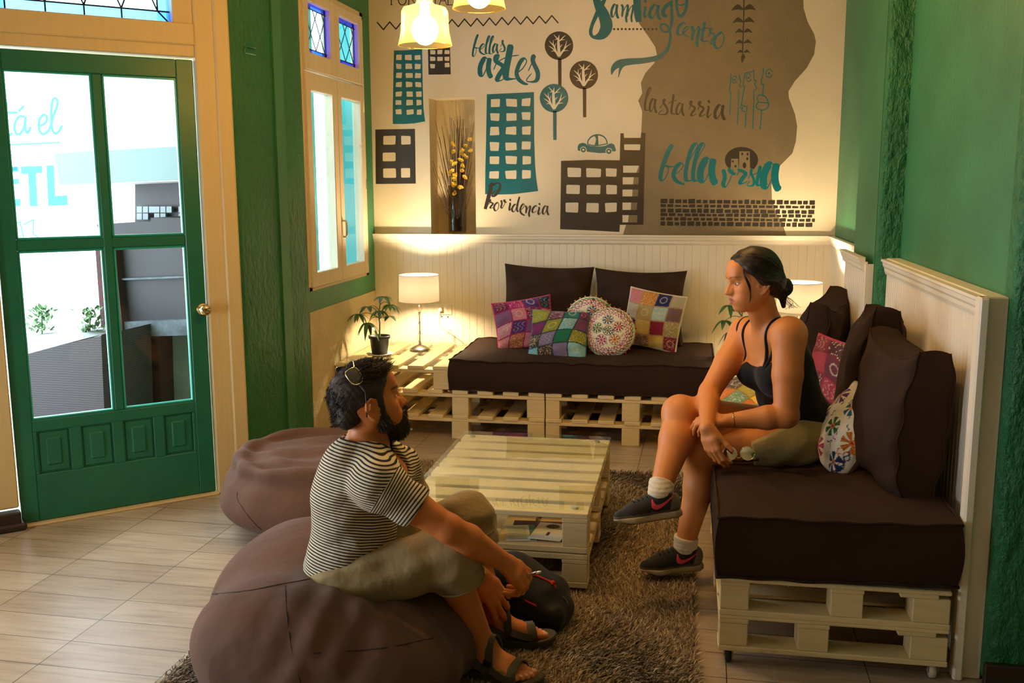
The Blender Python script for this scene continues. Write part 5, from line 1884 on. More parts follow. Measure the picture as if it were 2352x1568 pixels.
def schefflera(x, y, z, label, whorls, H):
    e = empty('potted_plant', (x, y, z), 0, label, 'plant', 'umbrella plants in nursery pots')
    q = MB(); q.lathe([(0, .001), (.078, .001), (.086, .008), (.084, .010), (.074, .005), (0, .005)], (x, y, z), 32); q.build('saucer', plain('white_saucer', srgb(235, 228, 214), .25), e, True)
    q = MB(); q.lathe([(0, .006), (.050, .006), (.062, .105), (.070, .107), (.071, .124), (.066, .125), (.060, .112), (.058, .105), (0, .105)], (x, y, z), 36); q.build('pot', plain('black_plastic_pot', (.018, .018, .02), .4, bump=.1, bscale=200), e, True)
    q = MB(); q.lathe([(0, .112), (.03, .113), (.058, .106)], (x, y, z), 24); q.build('soil', plain('dark_soil', srgb(50, 38, 28), .95, var=.4, nscale=60, bump=.6, bscale=90), e, True)
    stq = MB(); lfq = MB()
    top = np.array([x + .012, y, z + H])
    trunk = crom([(x, y, z + .10), (x + .006, y, z + .10 + H * .3), (x + .001, y, z + H * .7), top], 6)
    stq.tube(trunk, np.linspace(.006, .0035, len(trunk)), 8)
    for (t, dx, dy, dz, nl, L, dr) in whorls:
        p0 = trunk[int(t * (len(trunk) - 1))]
        p1 = p0 + np.array([dx, dy, dz])
        pe = crom([p0, p0 * .5 + p1 * .5 + np.array([0, 0, .018]), p1], 6)
        stq.tube(pe, np.linspace(.003, .0016, len(pe)), 6)
        a0 = rnd.uniform(0, 6)
        for k in range(nl):
            a = a0 + 2 * math.pi * k / nl
            out = np.array([math.cos(a), math.sin(a), .12])
            leaf_mesh(lfq, p1, out, L * rnd.uniform(.8, 1.1), L * .19, dr * rnd.uniform(.7, 1.3))
    stq.build('stem', M['stem'], e, True)
    lfq.build('foliage', M['leaf'], e, True)
    return e


schefflera(-1.948, 5.975, .456, 'small umbrella plant in a black pot on a white saucer on the left side table', [
    (1., .02, 0, .03, 8, .085, .55), (.95, .075, -.02, .0, 7, .085, .7), (.85, -.075, .0, .02, 7, .085, .7), (.7, -.135, -.01, .02, 7, .075, 1.0), (.62, .075, -.02, .02, 6, .08, .5), (.72, -.06, -.05, -.03, 6, .085, 1.1), (.8, .02, -.06, .02, 7, .075, .6)], .345)
schefflera(.33, 5.95, .456, 'umbrella plant on the corner table half hidden behind the woman\'s head', [
    (1., .0, 0, .03, 8, .09, .6), (.9, -.075, .0, .03, 7, .09, .7), (.8, -.10, -.02, -.02, 7, .08, .9), (.7, .08, 0, .02, 7, .08, .7), (.55, -.06, -.03, -.03, 6, .08, 1.0)], .37)

# vase of twigs in the niche
vx, vz = (onY(1052, 530, YB + .10))[0], RAIL
vy = YB + .09
e = empty('vase', (vx, vy, vz), 0, 'tall clear glass vase standing in the wall niche', 'vase')
q = MB(); q.lathe([(0, .002), (.060, .002), (.062, .01), (.064, .33), (.0615, .33), (.0595, .014), (0, .012)], (vx, vy, vz), 36); q.build('glass_body', glassy('vase_glass', (.80, .77, .70)), e, True)
e = empty('twig_bouquet', (vx, vy, vz), 0, 'dry dark twigs with yellow blossoms in the glass vase', 'twigs')
tw = MB(); top_pts = []
for k in range(72):
    a = rnd.uniform(0, 6.28); r = rnd.uniform(0, .03)
    b0 = np.array([vx + r * math.cos(a), vy + r * math.sin(a) * .7, vz + .015])
    tx = np.clip(rnd.gauss(-.015, .068), -.155, .125); Ht = rnd.uniform(.45, .80) if k % 3 else rnd.uniform(.3, .5)
    t1 = np.array([np.clip(vx + tx, NX0 + .01, NX1 - .01), vy + rnd.uniform(-.06, .05), vz + Ht])
    mid = b0 * .45 + t1 * .55 + np.array([rnd.uniform(-.012, .012), 0, 0])
    pts = crom([b0, b0 * .7 + mid * .3, mid, t1], 4)
    tw.tube(pts, np.linspace(rnd.uniform(.0026, .0046), .0013, len(pts)), 5)
    top_pts.append(pts)
tw.build('twig', plain('dark_dry_twig', srgb(62, 38, 28), .7, var=.4, nscale=30), e)
fq = MB()
for (px, py) in ((1041, 331), (1042, 347), (1037, 371), (1044, 375), (1038, 392), (1033, 400), (1045, 404), (1044, 411), (1040, 422), (1045, 425), (1057, 428), (1045, 443), (1063, 347), (1065, 355), (1059, 367), (1063, 380), (1059, 391), (1080, 319), (1083, 345), (1071, 335), (1067, 405), (1073, 361)):
    c = onY(px, py, vy - .055)
    for k in range(3):
        d = np.array([rnd.uniform(-1, 1), rnd.uniform(-.8, .0), rnd.uniform(-.9, .9)])
        leaf_mesh(fq, c - d / np.linalg.norm(d) * .008, d, rnd.uniform(.026, .038), .013, .3, unit_(np.array([rnd.uniform(-.4, .4), -1, rnd.uniform(-.4, .4)])))
fq.build('blossom', plain('yellow_blossom', srgb(224, 178, 40), .6, var=.15), e)
# ================================================================== soft bodies: blended distance fields -> one continuous skin
class Fld:
    def __init__(s, lo, hi, h):
        s.lo = np.array(lo, float); s.h = h
        s.n = tuple(int(x) for x in np.ceil((np.array(hi) - s.lo) / h) + 1)
        s.g = np.full(s.n, .5, np.float32)

    def win(s, lo, hi, m):
        i0 = np.clip(np.floor((np.array(lo) - m - s.lo) / s.h).astype(int), 0, np.array(s.n) - 1)
        i1 = np.clip(np.ceil((np.array(hi) + m - s.lo) / s.h).astype(int) + 1, 1, s.n)
        sl = tuple(slice(a, b) for a, b in zip(i0, i1))
        ax = [(s.lo[k] + s.h * np.arange(i0[k], i1[k])).astype(np.float32) for k in range(3)]
        return sl, ax[0][:, None, None], ax[1][None, :, None], ax[2][None, None, :]

    def u(s, prim, k=.012):
        f, lo, hi = prim
        sl, X, Y, Z = s.win(lo, hi, k + 3 * s.h)
        if any(b.stop <= b.start for b in sl): return s
        d = f(X, Y, Z).astype(np.float32); g = s.g[sl]
        if k > 0:
            hh = np.maximum(k - np.abs(g - d), 0)
            s.g[sl] = np.minimum(g, d) - hh * hh / (4 * k)
        else:
            s.g[sl] = np.minimum(g, d)
        return s

    def cut(s, prim, k=.006):
        f, lo, hi = prim
        sl, X, Y, Z = s.win(lo, hi, k + 3 * s.h)
        if any(b.stop <= b.start for b in sl): return s
        d = -f(X, Y, Z).astype(np.float32); g = s.g[sl]
        if k > 0:
            hh = np.maximum(k - np.abs(g - d), 0)
            s.g[sl] = np.maximum(g, d) + hh * hh / (4 * k)
        else:
            s.g[sl] = np.maximum(g, d)
        return s

    def disp(s, fn):
        sl, X, Y, Z = s.win(s.lo, s.lo + s.h * np.array(s.n), 0)
        s.g += fn(X, Y, Z).astype(np.float32)
        return s

    def keep(s, fn):
        """intersection with fn(X,Y,Z) < 0"""
        sl, X, Y, Z = s.win(s.lo, s.lo + s.h * np.array(s.n), 0)
        s.g = np.maximum(s.g, np.broadcast_to(fn(X, Y, Z), s.n).astype(np.float32))
        return s

    def val(s, p):
        q = (np.array(p) - s.lo) / s.h
        i = np.clip(np.floor(q).astype(int), 0, np.array(s.n) - 2); t = np.clip(q - i, 0, 1)
        r = 0.
        for a in (0, 1):
            for b in (0, 1):
                for c in (0, 1):
                    r += s.g[i[0] + a, i[1] + b, i[2] + c] * (t[0] if a else 1 - t[0]) * (t[1] if b else 1 - t[1]) * (t[2] if c else 1 - t[2])
        return r

    def hit(s, p, d, maxd=.3, step=.002, lift=.0):
        """first surface point met walking from p along d"""
        p = np.array(p, float); d = np.array(d, float); d /= np.linalg.norm(d)
        t = 0.
        while t < maxd:
            v = s.val(p + d * t)
            if v < 0: return p + d * (t - lift)
            t += max(step, min(v * .6, .02))
        return p + d * maxd * .5

    def mesh(s, name, smooth=1):
        g = s.g
        b = (g < 0)
        c = b[:-1, :-1, :-1].astype(np.uint8)
        for o in ((1, 0, 0), (0, 1, 0), (0, 0, 1), (1, 1, 0), (1, 0, 1), (0, 1, 1), (1, 1, 1)):
            c = c + b[o[0]:b.shape[0] - 1 + o[0], o[1]:b.shape[1] - 1 + o[1], o[2]:b.shape[2] - 1 + o[2]]
        I, J, K = np.nonzero((c > 0) & (c < 8))
        n = len(I)
        acc = np.zeros((n, 3)); cnt = np.zeros(n)
        corners = [(0, 0, 0), (1, 0, 0), (0, 1, 0), (1, 1, 0), (0, 0, 1), (1, 0, 1), (0, 1, 1), (1, 1, 1)]
        cv = [g[I + a, J + bb, K + cc] for a, bb, cc in corners]
        for i0 in range(8):
            for ax in range(3):
                if corners[i0][ax]: continue
                i1 = i0 + (1, 2, 4)[ax]
                v0, v1 = cv[i0], cv[i1]
                m = (v0 < 0) != (v1 < 0)
                t = np.where(m, v0 / np.where(m, v0 - v1, 1), 0)
                p = np.zeros((n, 3)); p[:] = corners[i0]
                p[:, ax] = p[:, ax] + t
                acc[m] += p[m]; cnt[m] += 1
        V = (np.stack([I, J, K], 1) + acc / cnt[:, None]) * s.h + s.lo
        idm = np.full(c.shape, -1, np.int32); idm[I, J, K] = np.arange(n)
        Q = []
        for ax in range(3):
            sh = [slice(None)] * 3; sh2 = [slice(None)] * 3
            sh[ax] = slice(0, -1); sh2[ax] = slice(1, None)
            e = b[tuple(sh)] != b[tuple(sh2)]
            o1, o2 = [(1, 2), (2, 0), (0, 1)][ax]
            sl = [slice(0, None)] * 3
            sl[o1] = slice(1, -1); sl[o2] = slice(1, -1)
            a = np.argwhere(e[tuple(sl)])
            a[:, o1] += 1; a[:, o2] += 1
            inside = b[a[:, 0], a[:, 1], a[:, 2]]
            d1 = np.zeros(3, int); d1[o1] = 1; d2 = np.zeros(3, int); d2[o2] = 1
            qs = [idm[tuple((a - da).T)] for da in (d1 * 0, d1, d1 + d2, d2)]
            q = np.stack(qs, 1)
            q[~inside] = q[~inside][:, ::-1]
            Q.append(q[:, ::-1] if False else q)
        Q = np.concatenate(Q); Q = Q[(Q >= 0).all(1)]
        for _ in range(smooth):
            A = np.zeros_like(V); N = np.zeros(n)
            for x, y in ((0, 1), (1, 2), (2, 3), (3, 0)):
                np.add.at(A, Q[:, x], V[Q[:, y]]); np.add.at(A, Q[:, y], V[Q[:, x]])
                np.add.at(N, Q[:, x], 1); np.add.at(N, Q[:, y], 1)
            V = V * .45 + .55 * A / np.maximum(N, 1)[:, None]
        s.V = V
        return np_mesh(name, V, Q)


def cap(a, b, ra, rb=None):
    a = np.array(a, float); b = np.array(b, float); rb = ra if rb is None else rb
    ba = b - a; L2 = float(ba @ ba) + 1e-12

    def f(X, Y, Z):
        t = np.clip(((X - a[0]) * ba[0] + (Y - a[1]) * ba[1] + (Z - a[2]) * ba[2]) / L2, 0, 1)
        return np.sqrt((X - a[0] - t * ba[0]) ** 2 + (Y - a[1] - t * ba[1]) ** 2 + (Z - a[2] - t * ba[2]) ** 2) - (ra + (rb - ra) * t)
    return f, np.minimum(a - ra, b - rb), np.maximum(a + ra, b + rb)


def ell(c, r, R=None):
    c = np.array(c, float); r = np.array([r] * 3 if np.isscalar(r) else r, float)
    R = np.eye(3) if R is None else np.array(R, float)      # rows = own axes

    def f(X, Y, Z):
        x, y, z = X - c[0], Y - c[1], Z - c[2]
        u = [R[i][0] * x + R[i][1] * y + R[i][2] * z for i in range(3)]
        k0 = np.sqrt(sum((u[i] / r[i]) ** 2 for i in range(3))); k1 = np.sqrt(sum((u[i] / r[i] ** 2) ** 2 for i in range(3)))
        return k0 * (k0 - 1) / (k1 + 1e-9)
    m = np.sqrt(((R * r[:, None]) ** 2).sum(0))
    return f, c - m, c + m


def rbox(c, hlf, rd, R=None):
    c = np.array(c, float); hlf = np.array(hlf, float); R = np.eye(3) if R is None else np.array(R, float)

    def f(X, Y, Z):
        x, y, z = X - c[0], Y - c[1], Z - c[2]
        q = [np.abs(R[i][0] * x + R[i][1] * y + R[i][2] * z) - (hlf[i] - rd) for i in range(3)]
        return np.sqrt(sum(np.maximum(v, 0) ** 2 for v in q)) + np.minimum(np.maximum(np.maximum(q[0], q[1]), q[2]), 0) - rd
    m = (np.abs(R) * hlf[:, None]).sum(0)
    return f, c - m, c + m


def ring_prim(c, rx, ry, r):
    f = lambda X, Y, Z: np.sqrt(((np.sqrt(((X - c[0]) / rx) ** 2 + ((Y - c[1]) / ry) ** 2) - 1) * (rx + ry) / 2) ** 2 + (Z - c[2]) ** 2) - r
    return f, np.array(c) - (rx + r, ry + r, r), np.array(c) + (rx + r, ry + r, r)


def half(n, p, lo, hi):
    """half space on the side n points to, inside the box lo..hi"""
    n = np.array(n, float); n /= np.linalg.norm(n); p = np.array(p, float)
    f = lambda X, Y, Z: -((X - p[0]) * n[0] + (Y - p[1]) * n[1] + (Z - p[2]) * n[2])
    return f, np.array(lo, float), np.array(hi, float)


def chain(F, pts, rads, k=.008):
    for i in range(len(pts) - 1):
        F.u(cap(pts[i], pts[i + 1], rads[i], rads[i + 1]), k)


def unit(v):
    v = np.array(v, float)
    return v / np.linalg.norm(v)


def frame(f, up):
    """rows: forward, left, up"""
    f = unit(f); l = unit(np.cross(up, f)); return np.array([f, l, np.cross(f, l)])


class Loc:
    """local frame: point at o, rows of R are forward, left, up"""
    def __init__(s, o, R, k=1.): s.o = np.array(o, float); s.R = np.array(R, float); s.k = k
    def __call__(s, x, y, z): return s.o + s.k * (s.R.T @ np.array([x, y, z], float))
    def inv(s, P): return ((np.atleast_2d(P) - s.o) @ s.R.T) / s.k


def hand(F, o, fwd, dors, right, curl=(.5, .55, .6, .65), spread=.05, thumb=(.6, .35, .5), k=1., tw=None, nails=None):
    """palm and five fingers; curl = bend per finger (rad at each joint); thumb = (away from the palm edge, towards the palm side, bend)"""
    d = unit(np.array(dors) - unit(fwd) * (np.array(dors) @ unit(fwd))); f = unit(fwd)
    th = np.cross(d, f) if right else np.cross(f, d)
    P = lambda x, y, z: np.array(o) + k * (f * x + th * y + d * z)
    kn = [(.088, .026, .003), (.092, .008, .005), (.086, -.011, .003), (.076, -.028, -.001)]
    for (x, y, z) in kn:
        F.u(cap(P(.008, y * .55, 0), P(x * .55, y * .85, z * .6), .0145 * k, .0135 * k), .012)
        F.u(cap(P(x * .55, y * .85, z * .6), P(x, y, z), .0135 * k, .0108 * k), .010)
    F.u(ell(P(.045, .002, -.004), np.array([.042, .033, .0135]) * k, np.array([f, th, d])), .012)
    ln = [(.043, .026, .020), (.047, .029, .021), (.044, .027, .021), (.034, .021, .018)]
    tips = []
    for i in range(4):
        x, y, z = kn[i]
        p = P(x, y, z); a = 0.; sp = spread * (1.5 - i)
        r = (.0098, .0092, .0083, .0076)
        if i == 3: r = tuple(q * .88 for q in r)
        for j in range(3):
            a += curl[i] * (1., 1.15, .7)[j] if not isinstance(curl[i], (tuple, list)) else curl[i][j]
            dv = f * math.cos(a) - d * math.sin(a)
            dv = unit(dv + th * sp * max(math.cos(a), .15))
            q = p + dv * ln[i][j] * k
            F.u(cap(p, q, r[j] * k, r[j + 1] * k), .0035)
            p = q
        tips.append((p, dv, a))
    # thumb leaves the side of the palm near its base
    p = P(.018, .020, -.006)
    d1 = unit(f * math.cos(thumb[0]) + th * math.sin(thumb[0]) - d * thumb[1])
    q = p + d1 * .042 * k; F.u(cap(p, q, .0155 * k, .0118 * k), .012)
    d2 = unit(d1 * math.cos(thumb[2] * .5) + f * math.sin(thumb[2] * .5) * .9 - d * math.sin(thumb[2] * .4)); q2 = q + d2 * .032 * k; F.u(cap(q, q2, .0112 * k, .0100 * k), .004)
    d3 = unit(d2 * math.cos(thumb[2] * .6) + f * math.sin(thumb[2] * .6) - d * math.sin(thumb[2] * .3)); q3 = q2 + d3 * .026 * k; F.u(cap(q2, q3, .0104 * k, .0080 * k), .004)
    tips.append((q3, d3, 0))
    return tips, P


def head(F, L, fem=True, jaw=1.):
    """L: local frame of the head, x forward, y left, z up, eye level at z = 0, unit metre"""
    R = L.R; k = L.k
    E = lambda c, r: ell(L(*c), np.array(r) * k, R)
    C = lambda a, b, ra, rb: cap(L(*a), L(*b), ra * k, rb * k)
    F.u(E((-.014, 0, .032), (.096, .076, .084)), .0)
    F.u(E((.018, 0, -.025), (.066, .061, .080)), .03)
    for s_ in (-1, 1):
        F.u(C((-.012, s_ * .056, -.048), (.052, s_ * .020, -.098 * jaw), .020, .016), .03)
        F.u(E((.050, s_ * .040, -.026), (.026, .022, .022)), .022)       # cheek bones
        F.u(E((.034, s_ * .040, -.056), (.034, .022, .030)), .026)       # cheeks
        F.u(E((.060, s_ * .026, -.066), (.022, .018, .024)), .022)
        F.u(E((-.016, s_ * .062, -.010), (.040, .012, .040)), .02)
    F.u(E((.066, 0, -.098 * jaw), (.020, .021, .017)), .018)              # chin
    F.u(C((.076, -.028, .022), (.076, .028, .022), .011, .011), .018)   # brow
    F.u(E((.066, 0, .052), (.024, .046, .034)), .03)                     # forehead
    for s_ in (-1, 1):
        F.cut(E((.092, s_ * .033, .0), (.017, .019, .012)), .014)        # eye sockets
        F.u(E((.0665, s_ * .032, .0), (.0132, .0150, .0118)), .003)      # lids around the eye
    F.u(C((.080, 0, .014), (.104, 0, -.030), .0065, .0095), .009)         # nose bridge
    F.u(E((.103, 0, -.034), (.011, .0105, .0095)), .006)
    for s_ in (-1, 1):
        F.u(E((.083, s_ * .0105, -.024), (.014, .0095, .014)), .008)
        F.u(E((.090, s_ * .0115, -.037), (.013, .0072, .0078)), .008)
    # mouth
    F.u(E((.077, 0, -.064), (.016, .029, .019)), .016)
    F.u(C((.0855, -.019, -.0605), (.0920, 0, -.0570), .0032, .0052), .005); F.u(C((.0855, .019, -.0605), (.0920, 0, -.0570), .0032, .0052), .005)
    F.u(C((.0845, -.017, -.0675), (.0905, 0, -.0705), .0036, .0062), .005); F.u(C((.0845, .017, -.0675), (.0905, 0, -.0705), .0036, .0062), .005)
    F.cut(E((.0965, 0, -.0638), (.012, .0240, .0022 if fem else .0012)), .002)
    # ears
    for s_ in (-1, 1):
        Re = np.array([unit(R[0] + s_ * R[1] * -.30), unit(R[1] + s_ * R[0] * .30), R[2]])
        F.u(ell(L(-.014, s_ * .080, -.014), np.array((.021, .0062, .031)) * k, Re), .006)
        hx = [(.006, .074, -.005), (.003, .082, .011), (-.010, .090, .019), (-.027, .096, .011), (-.032, .096, -.009), (-.024, .090, -.029), (-.012, .083, -.043), (-.004, .078, -.048)]
        for i in range(7):
            F.u(C((hx[i][0], s_ * hx[i][1], hx[i][2]), (hx[i + 1][0], s_ * hx[i + 1][1], hx[i + 1][2]), .0042 if i < 6 else .006, .0042 if i < 5 else .0065), .003)
        F.u(C((-.014, s_ * .089, .005), (-.019, s_ * .089, -.013), .0034, .0036), .003); F.u(C((-.019, s_ * .089, -.013), (-.009, s_ * .084, -.031), .0036, .0034), .003)
        F.u(E((.008, s_ * .075, -.019), (.006, .006, .007)), .004)
        F.cut(E((-.004, s_ * .090, -.017), (.0085, .0085, .013)), .003)


def face_colors(L, V, base, lip, brow, fem=True):
    q = L.inv(V)
    C = np.tile(np.array(base), (len(V), 1))
    x, y, z = q[:, 0], q[:, 1], q[:, 2]
    near = (x > .03) & (np.abs(y) < .07) & (z > -.13) & (z < .10)
    def blend(m, c):
        C[:] = C * (1 - m[:, None]) + np.array(c) * m[:, None]
    sm = lambda d, w: np.clip(1 - d / w, 0, 1)
    # lips
    d = np.sqrt((y / .029) ** 2 + ((z + .0640) / (.0108 * np.clip(1.05 - (np.abs(y) / .032) ** 2, .12, 1))) ** 2)
    blend(near * np.clip((1.1 - d) * 5, 0, 1) * (x > .076), lip)
    # brows
    for s_ in (-1, 1):
        yy = y * s_
        zc = .0215 + .0062 * np.sin(np.clip((yy - .010) / .042, 0, 1) * 2.5)
        w = (.0030 if fem else .0042) * (1 - .55 * np.clip((yy - .012) / .040, 0, 1)) * (1.25 if not fem else 1.)
        m = np.clip(1.6 - np.abs(z - zc) / w, 0, 1) * ((yy > .011) & (yy < .052)) * (x > .045)
        blend(m * (.7 if fem else .85), brow)
        # lash line
        r = np.sqrt(((yy - .032) / .0165) ** 2 + (z / .0075) ** 2)
        m = np.clip(1 - np.abs(r - 1.0) / .22, 0, 1) * (x > .05) * (np.abs(yy - .032) < .020)
        blend(m * (.75 if fem else .5) * np.where(z > 0, 1, .45), (.03, .018, .012))
    ch = np.exp(-((np.abs(y) - .042) / .022) ** 2 - ((z + .035) / .022) ** 2) * (x > .02)
    blend(ch * .22, tuple(np.array(base) * np.array((1.0, .62, .55))))
    return C


def eyes(L, parent, iris, side=(-1, 1), look=(1, 0, 0)):
    """white, iris and pupil showing between the lids"""
    white_ = plain('eye_white', srgb(232, 224, 214), .15); ir = plain('eye_iris_' + str(int(iris[0] * 255)), iris, .12); pu = plain('eye_pupil', (.004, .004, .004), .1)
    for s_ in side:
        c = L(.0672, s_ * .032, -.0002); k = L.k
        gz = unit(L.R.T @ np.array(look, float))
        up = L.R[2]; lf_ = unit(np.cross(up, gz)); up = np.cross(gz, lf_)
        # almond of the eye white lying on the lid
        q = MB(); n = 20; m_ = 5
        ball = .0131
        V = []; rows = []
        for i in range(n + 1):
            t = i / n * 2 - 1
            hgt = (1 - t * t)
            col_ = []
            for j in range(m_ + 1):
                w_ = j / m_ * 2 - 1
                yy = t * .0138; zz_ = (w_ * .0043 + .0002) * hgt ** .8
                xx = math.sqrt(max(1 - (yy / .0158) ** 2 - (zz_ / .0126) ** 2, 0)) * .0140 + .0006
                col_.append(len(V)); V.append(L(.0665 + xx, s_ * .032 + yy, zz_))
            rows.append(col_)
        Fq = [(rows[i][j], rows[i + 1][j], rows[i + 1][j + 1], rows[i][j + 1]) for i in range(n) for j in range(m_)]
        e = obj('eye', V, Fq, white_, parent, True)
        for (rad, mat_, lift, nm_) in ((.0058, ir, .0007, 'iris'), (.0025, pu, .0010, 'pupil')):
            V = []
            lk = np.array(look, float)
            oy, oz = lk[1] * .012, lk[2] * .012
            for a in range(20):
                an = a / 20 * 2 * math.pi
                yy = oy + rad * math.cos(an); zz_ = np.clip(oz + rad * math.sin(an), -.0040, .0043)
                xx = math.sqrt(max(1 - (yy / .0158) ** 2 - (zz_ / .0126) ** 2, 0)) * .0140 + .0006 + lift
                V.append(L(.0665 + xx, s_ * .032 + yy, zz_))
            obj(nm_, V, [tuple(range(20))], mat_, e, True)


M['skin'] = vcol('skin', .48, .10, 260, .002, .0, .45, sss=.12)


def hair_mat(name, c, rough=.42, bump=.5):
    m, nt, b, out = nmat(name)
    n = noise(nt, coords(nt), 40, 3)
    link(nt, ramp(nt, n, [(.3, tuple(x * .6 for x in c)), (.7, tuple(x * 1.5 for x in c))]), b.inputs['Base Color'])
    b.inputs['Roughness'].default_value = rough
    b.inputs['Specular IOR Level'].default_value = .4
    if bump: add_bump(nt, b, noise(nt, coords(nt), 420, 3), bump, .003)
    return m


def beanbag(name, prims, cuts, lo, hi, label, wr, h=.011, seams=(), late=()):
    F = Fld(lo, hi, h)
    for p, k in prims: F.u(p, k)
    for p, k in cuts: F.cut(p, k)
    F.disp(wr)
    for p, k in late: F.cut(p, k)
    F.keep(lambda X, Y, Z: .004 - Z)
    me = F.mesh('cover', 1)
    c = F.V.mean(0)
    e = empty(name, (c[0], c[1], 0), 0, label, 'beanbag', 'brown beanbags')
    o = np_obj('cover', me, M['bean'], e)
    if seams:
        q = MB()
        for pts in seams:
            pts = crom(pts, 6)
            hp_ = [F.hit(np.array([0, 0, EYE]) + unit(ray(*p)) * 2., ray(*p), 3.5, .004) for p in pts]
            hp_ = [h_ for h_ in hp_ if abs(F.val(h_)) < .02]
            if len(hp_) > 2: q.tube(hp_, .0028, 5)
        q.build('seam', plain('dark_seam_thread', srgb(60, 44, 36), .9), e, True)
    return e, F
# ================================================================== the man sitting in the near beanbag
J = {k: onY(x, y, Y) for k, (x, y, Y) in dict(
    neck=(842, 1042, 2.77), pelvis=(800, 1318, 2.74), rsh=(868, 1112, 2.61), lsh=(912, 1076, 2.94), relb=(1032, 1214, 2.64), rwri=(1160, 1292, 2.78),
    rhip=(800, 1345, 2.64), lhip=(835, 1300, 2.86), rkn=(1034, 1268, 2.72), rank=(1110, 1478, 2.80), lkn=(1072, 1188, 3.02), lank=(1138, 1408, 3.00),
    lelb=(985, 1215, 3.10), lwri=(1104, 1322, 2.93)).items()}
man = empty('person', (float(J['pelvis'][0]), float(J['pelvis'][1]), 0), 0, 'bearded man in a striped t-shirt and khaki trousers sitting in the near beanbag', 'person', 'people talking')
up = unit(J['neck'] - J['pelvis']); lat = unit((J['lsh'] - J['rsh']) - up * ((J['lsh'] - J['rsh']) @ up)); fwd = np.cross(lat, up)
TR = np.array([fwd, lat, up]); T = Loc(J['pelvis'], TR)
# head: looking right and away, chin level, a little raised
hf = unit((.85, .52, .20)); HR = frame(hf, (-.10, .06, 1.)); HO = onY(849, 921, 2.79)
HL = Loc(HO, HR, .99)
F = Fld((-1.20, 2.42, .02), (-.33, 3.22, 1.04), .003)


def man_torso(F, g=0.):
    F.u(ell(T(-.01, 0, .03), (.115 + g, .158 + g, .11 + g), TR), 0)
    F.u(ell(T(.005, 0, .13), (.110 + g, .142 + g, .13 + g), TR), .05)
    F.u(ell(T(-.022, 0, .25), (.112 + g, .150 + g, .14 + g), TR), .05)
    F.u(ell(T(-.022, 0, .345), (.088 + g, .150 + g, .09 + g), TR), .05)
    F.u(cap(J['rsh'], J['lsh'], .056 + g, .056 + g), .05)
    nb = T(.0, 0, .40)
    for s_ in ('rsh', 'lsh'):
        F.u(cap(nb, J[s_] * .7 + nb * .3 + up * .012, .042 + g, .046 + g), .03)
        F.u(ell(J[s_], .056 + g, TR), .03)


man_torso(F)
nk = HL(-.028, 0, -.075)
F.u(cap(T(-.005, 0, .375), nk, .060, .055), .025)
F.u(cap(HL(.01, 0, -.10), T(.03, 0, .37), .030, .036), .02)
head(F, HL, False, .97)
for a, b_, c, r in (('rsh', 'relb', 'rwri', 1.), ('lsh', 'lelb', 'lwri', 1.)):
    F.u(cap(J[a], J[a] * .45 + J[b_] * .55, .054, .047), .03); F.u(cap(J[a] * .45 + J[b_] * .55, J[b_], .047, .041), .012)
    m_ = J[b_] * .68 + J[c] * .32
    F.u(ell(J[b_] + unit(J[b_] - J[c]) * .008, .037), .012)
    F.u(cap(J[b_], m_, .041, .046), .014); F.u(cap(m_, J[c], .046, .0285), .014)
for a, b_, c in (('rhip', 'rkn', 'rank'), ('lhip', 'lkn', 'lank')):
    F.u(cap(J[a], J[b_], .082, .060), .04)
    m_ = J[b_] * .66 + J[c] * .34 + np.array([-.016, 0, 0])
    F.u(cap(J[b_], m_, .054, .052), .02); F.u(cap(m_, J[c], .052, .035), .02)
# hands
tr_, PR = hand(F, J['rwri'], J['rwri'] - J['relb'] + np.array([.02, -.01, -.05]), (.25, -.55, .85), True, ((.80, .95, .6), (.85, .95, .6), (.9, .95, .6), (.95, .95, .6)), .06, (.45, .45, .9), 1.16)
tl_, PL = hand(F, J['lwri'], (.20, -.03, -.26), (.40, -.82, .15), False, ((.35, .5, .4), (.45, .6, .45), (.6, .7, .5), (.7, .8, .5)), .14, (.62, .05, .10), 1.08)


# feet
def foot(F, ank, toe, sd, k=1.):
    """returns local frame: x to the toes, y to the big-toe side, z up"""
    f = unit(np.array(toe) - np.array(ank) + np.array([0, 0, .052])); up_ = np.array([0, 0, 1.])
    l = unit(np.cross(up_, f)); R = np.array([f, l * sd, np.cross(f, l)])
    Lf = Loc(ank, R, k)
    F.u(ell(Lf(-.038, 0, -.052), np.array([.036, .031, .034]) * k, R), .025)
    F.u(cap(Lf(0, 0, 0), Lf(-.01, 0, -.05), .036 * k, .034 * k), .02)
    F.u(cap(Lf(.0, .004, -.02), Lf(.085, .014, -.052), .034 * k, .024 * k), .03)
    F.u(cap(Lf(.0, -.006, -.04), Lf(.085, -.018, -.064), .030 * k, .020 * k), .03)
    F.u(cap(Lf(.085, .014, -.054), Lf(.128, .026, -.064), .024 * k, .019 * k), .02)
    F.u(cap(Lf(.085, -.018, -.064), Lf(.112, -.032, -.070), .020 * k, .015 * k), .02)
    F.u(cap(Lf(.11, .02, -.066), Lf(.11, -.03, -.070), .017 * k, .014 * k), .015)
    for (y, x0, x1, r) in ((.029, .132, .178, .0125), (.011, .134, .174, .0092), (-.004, .130, .164, .0086), (-.018, .123, .152, .0082), (-.032, .113, .138, .0078)):
        F.u(cap(Lf(x0, y, -.068), Lf(x1 - .012, y * 1.03, -.066), r * 1.0 * k, r * k), .004)
        F.u(ell(Lf(x1 - .010, y * 1.03, -.070), np.array([.013, r / 1.0, r * .85]) * k, R), .003)
    return Lf


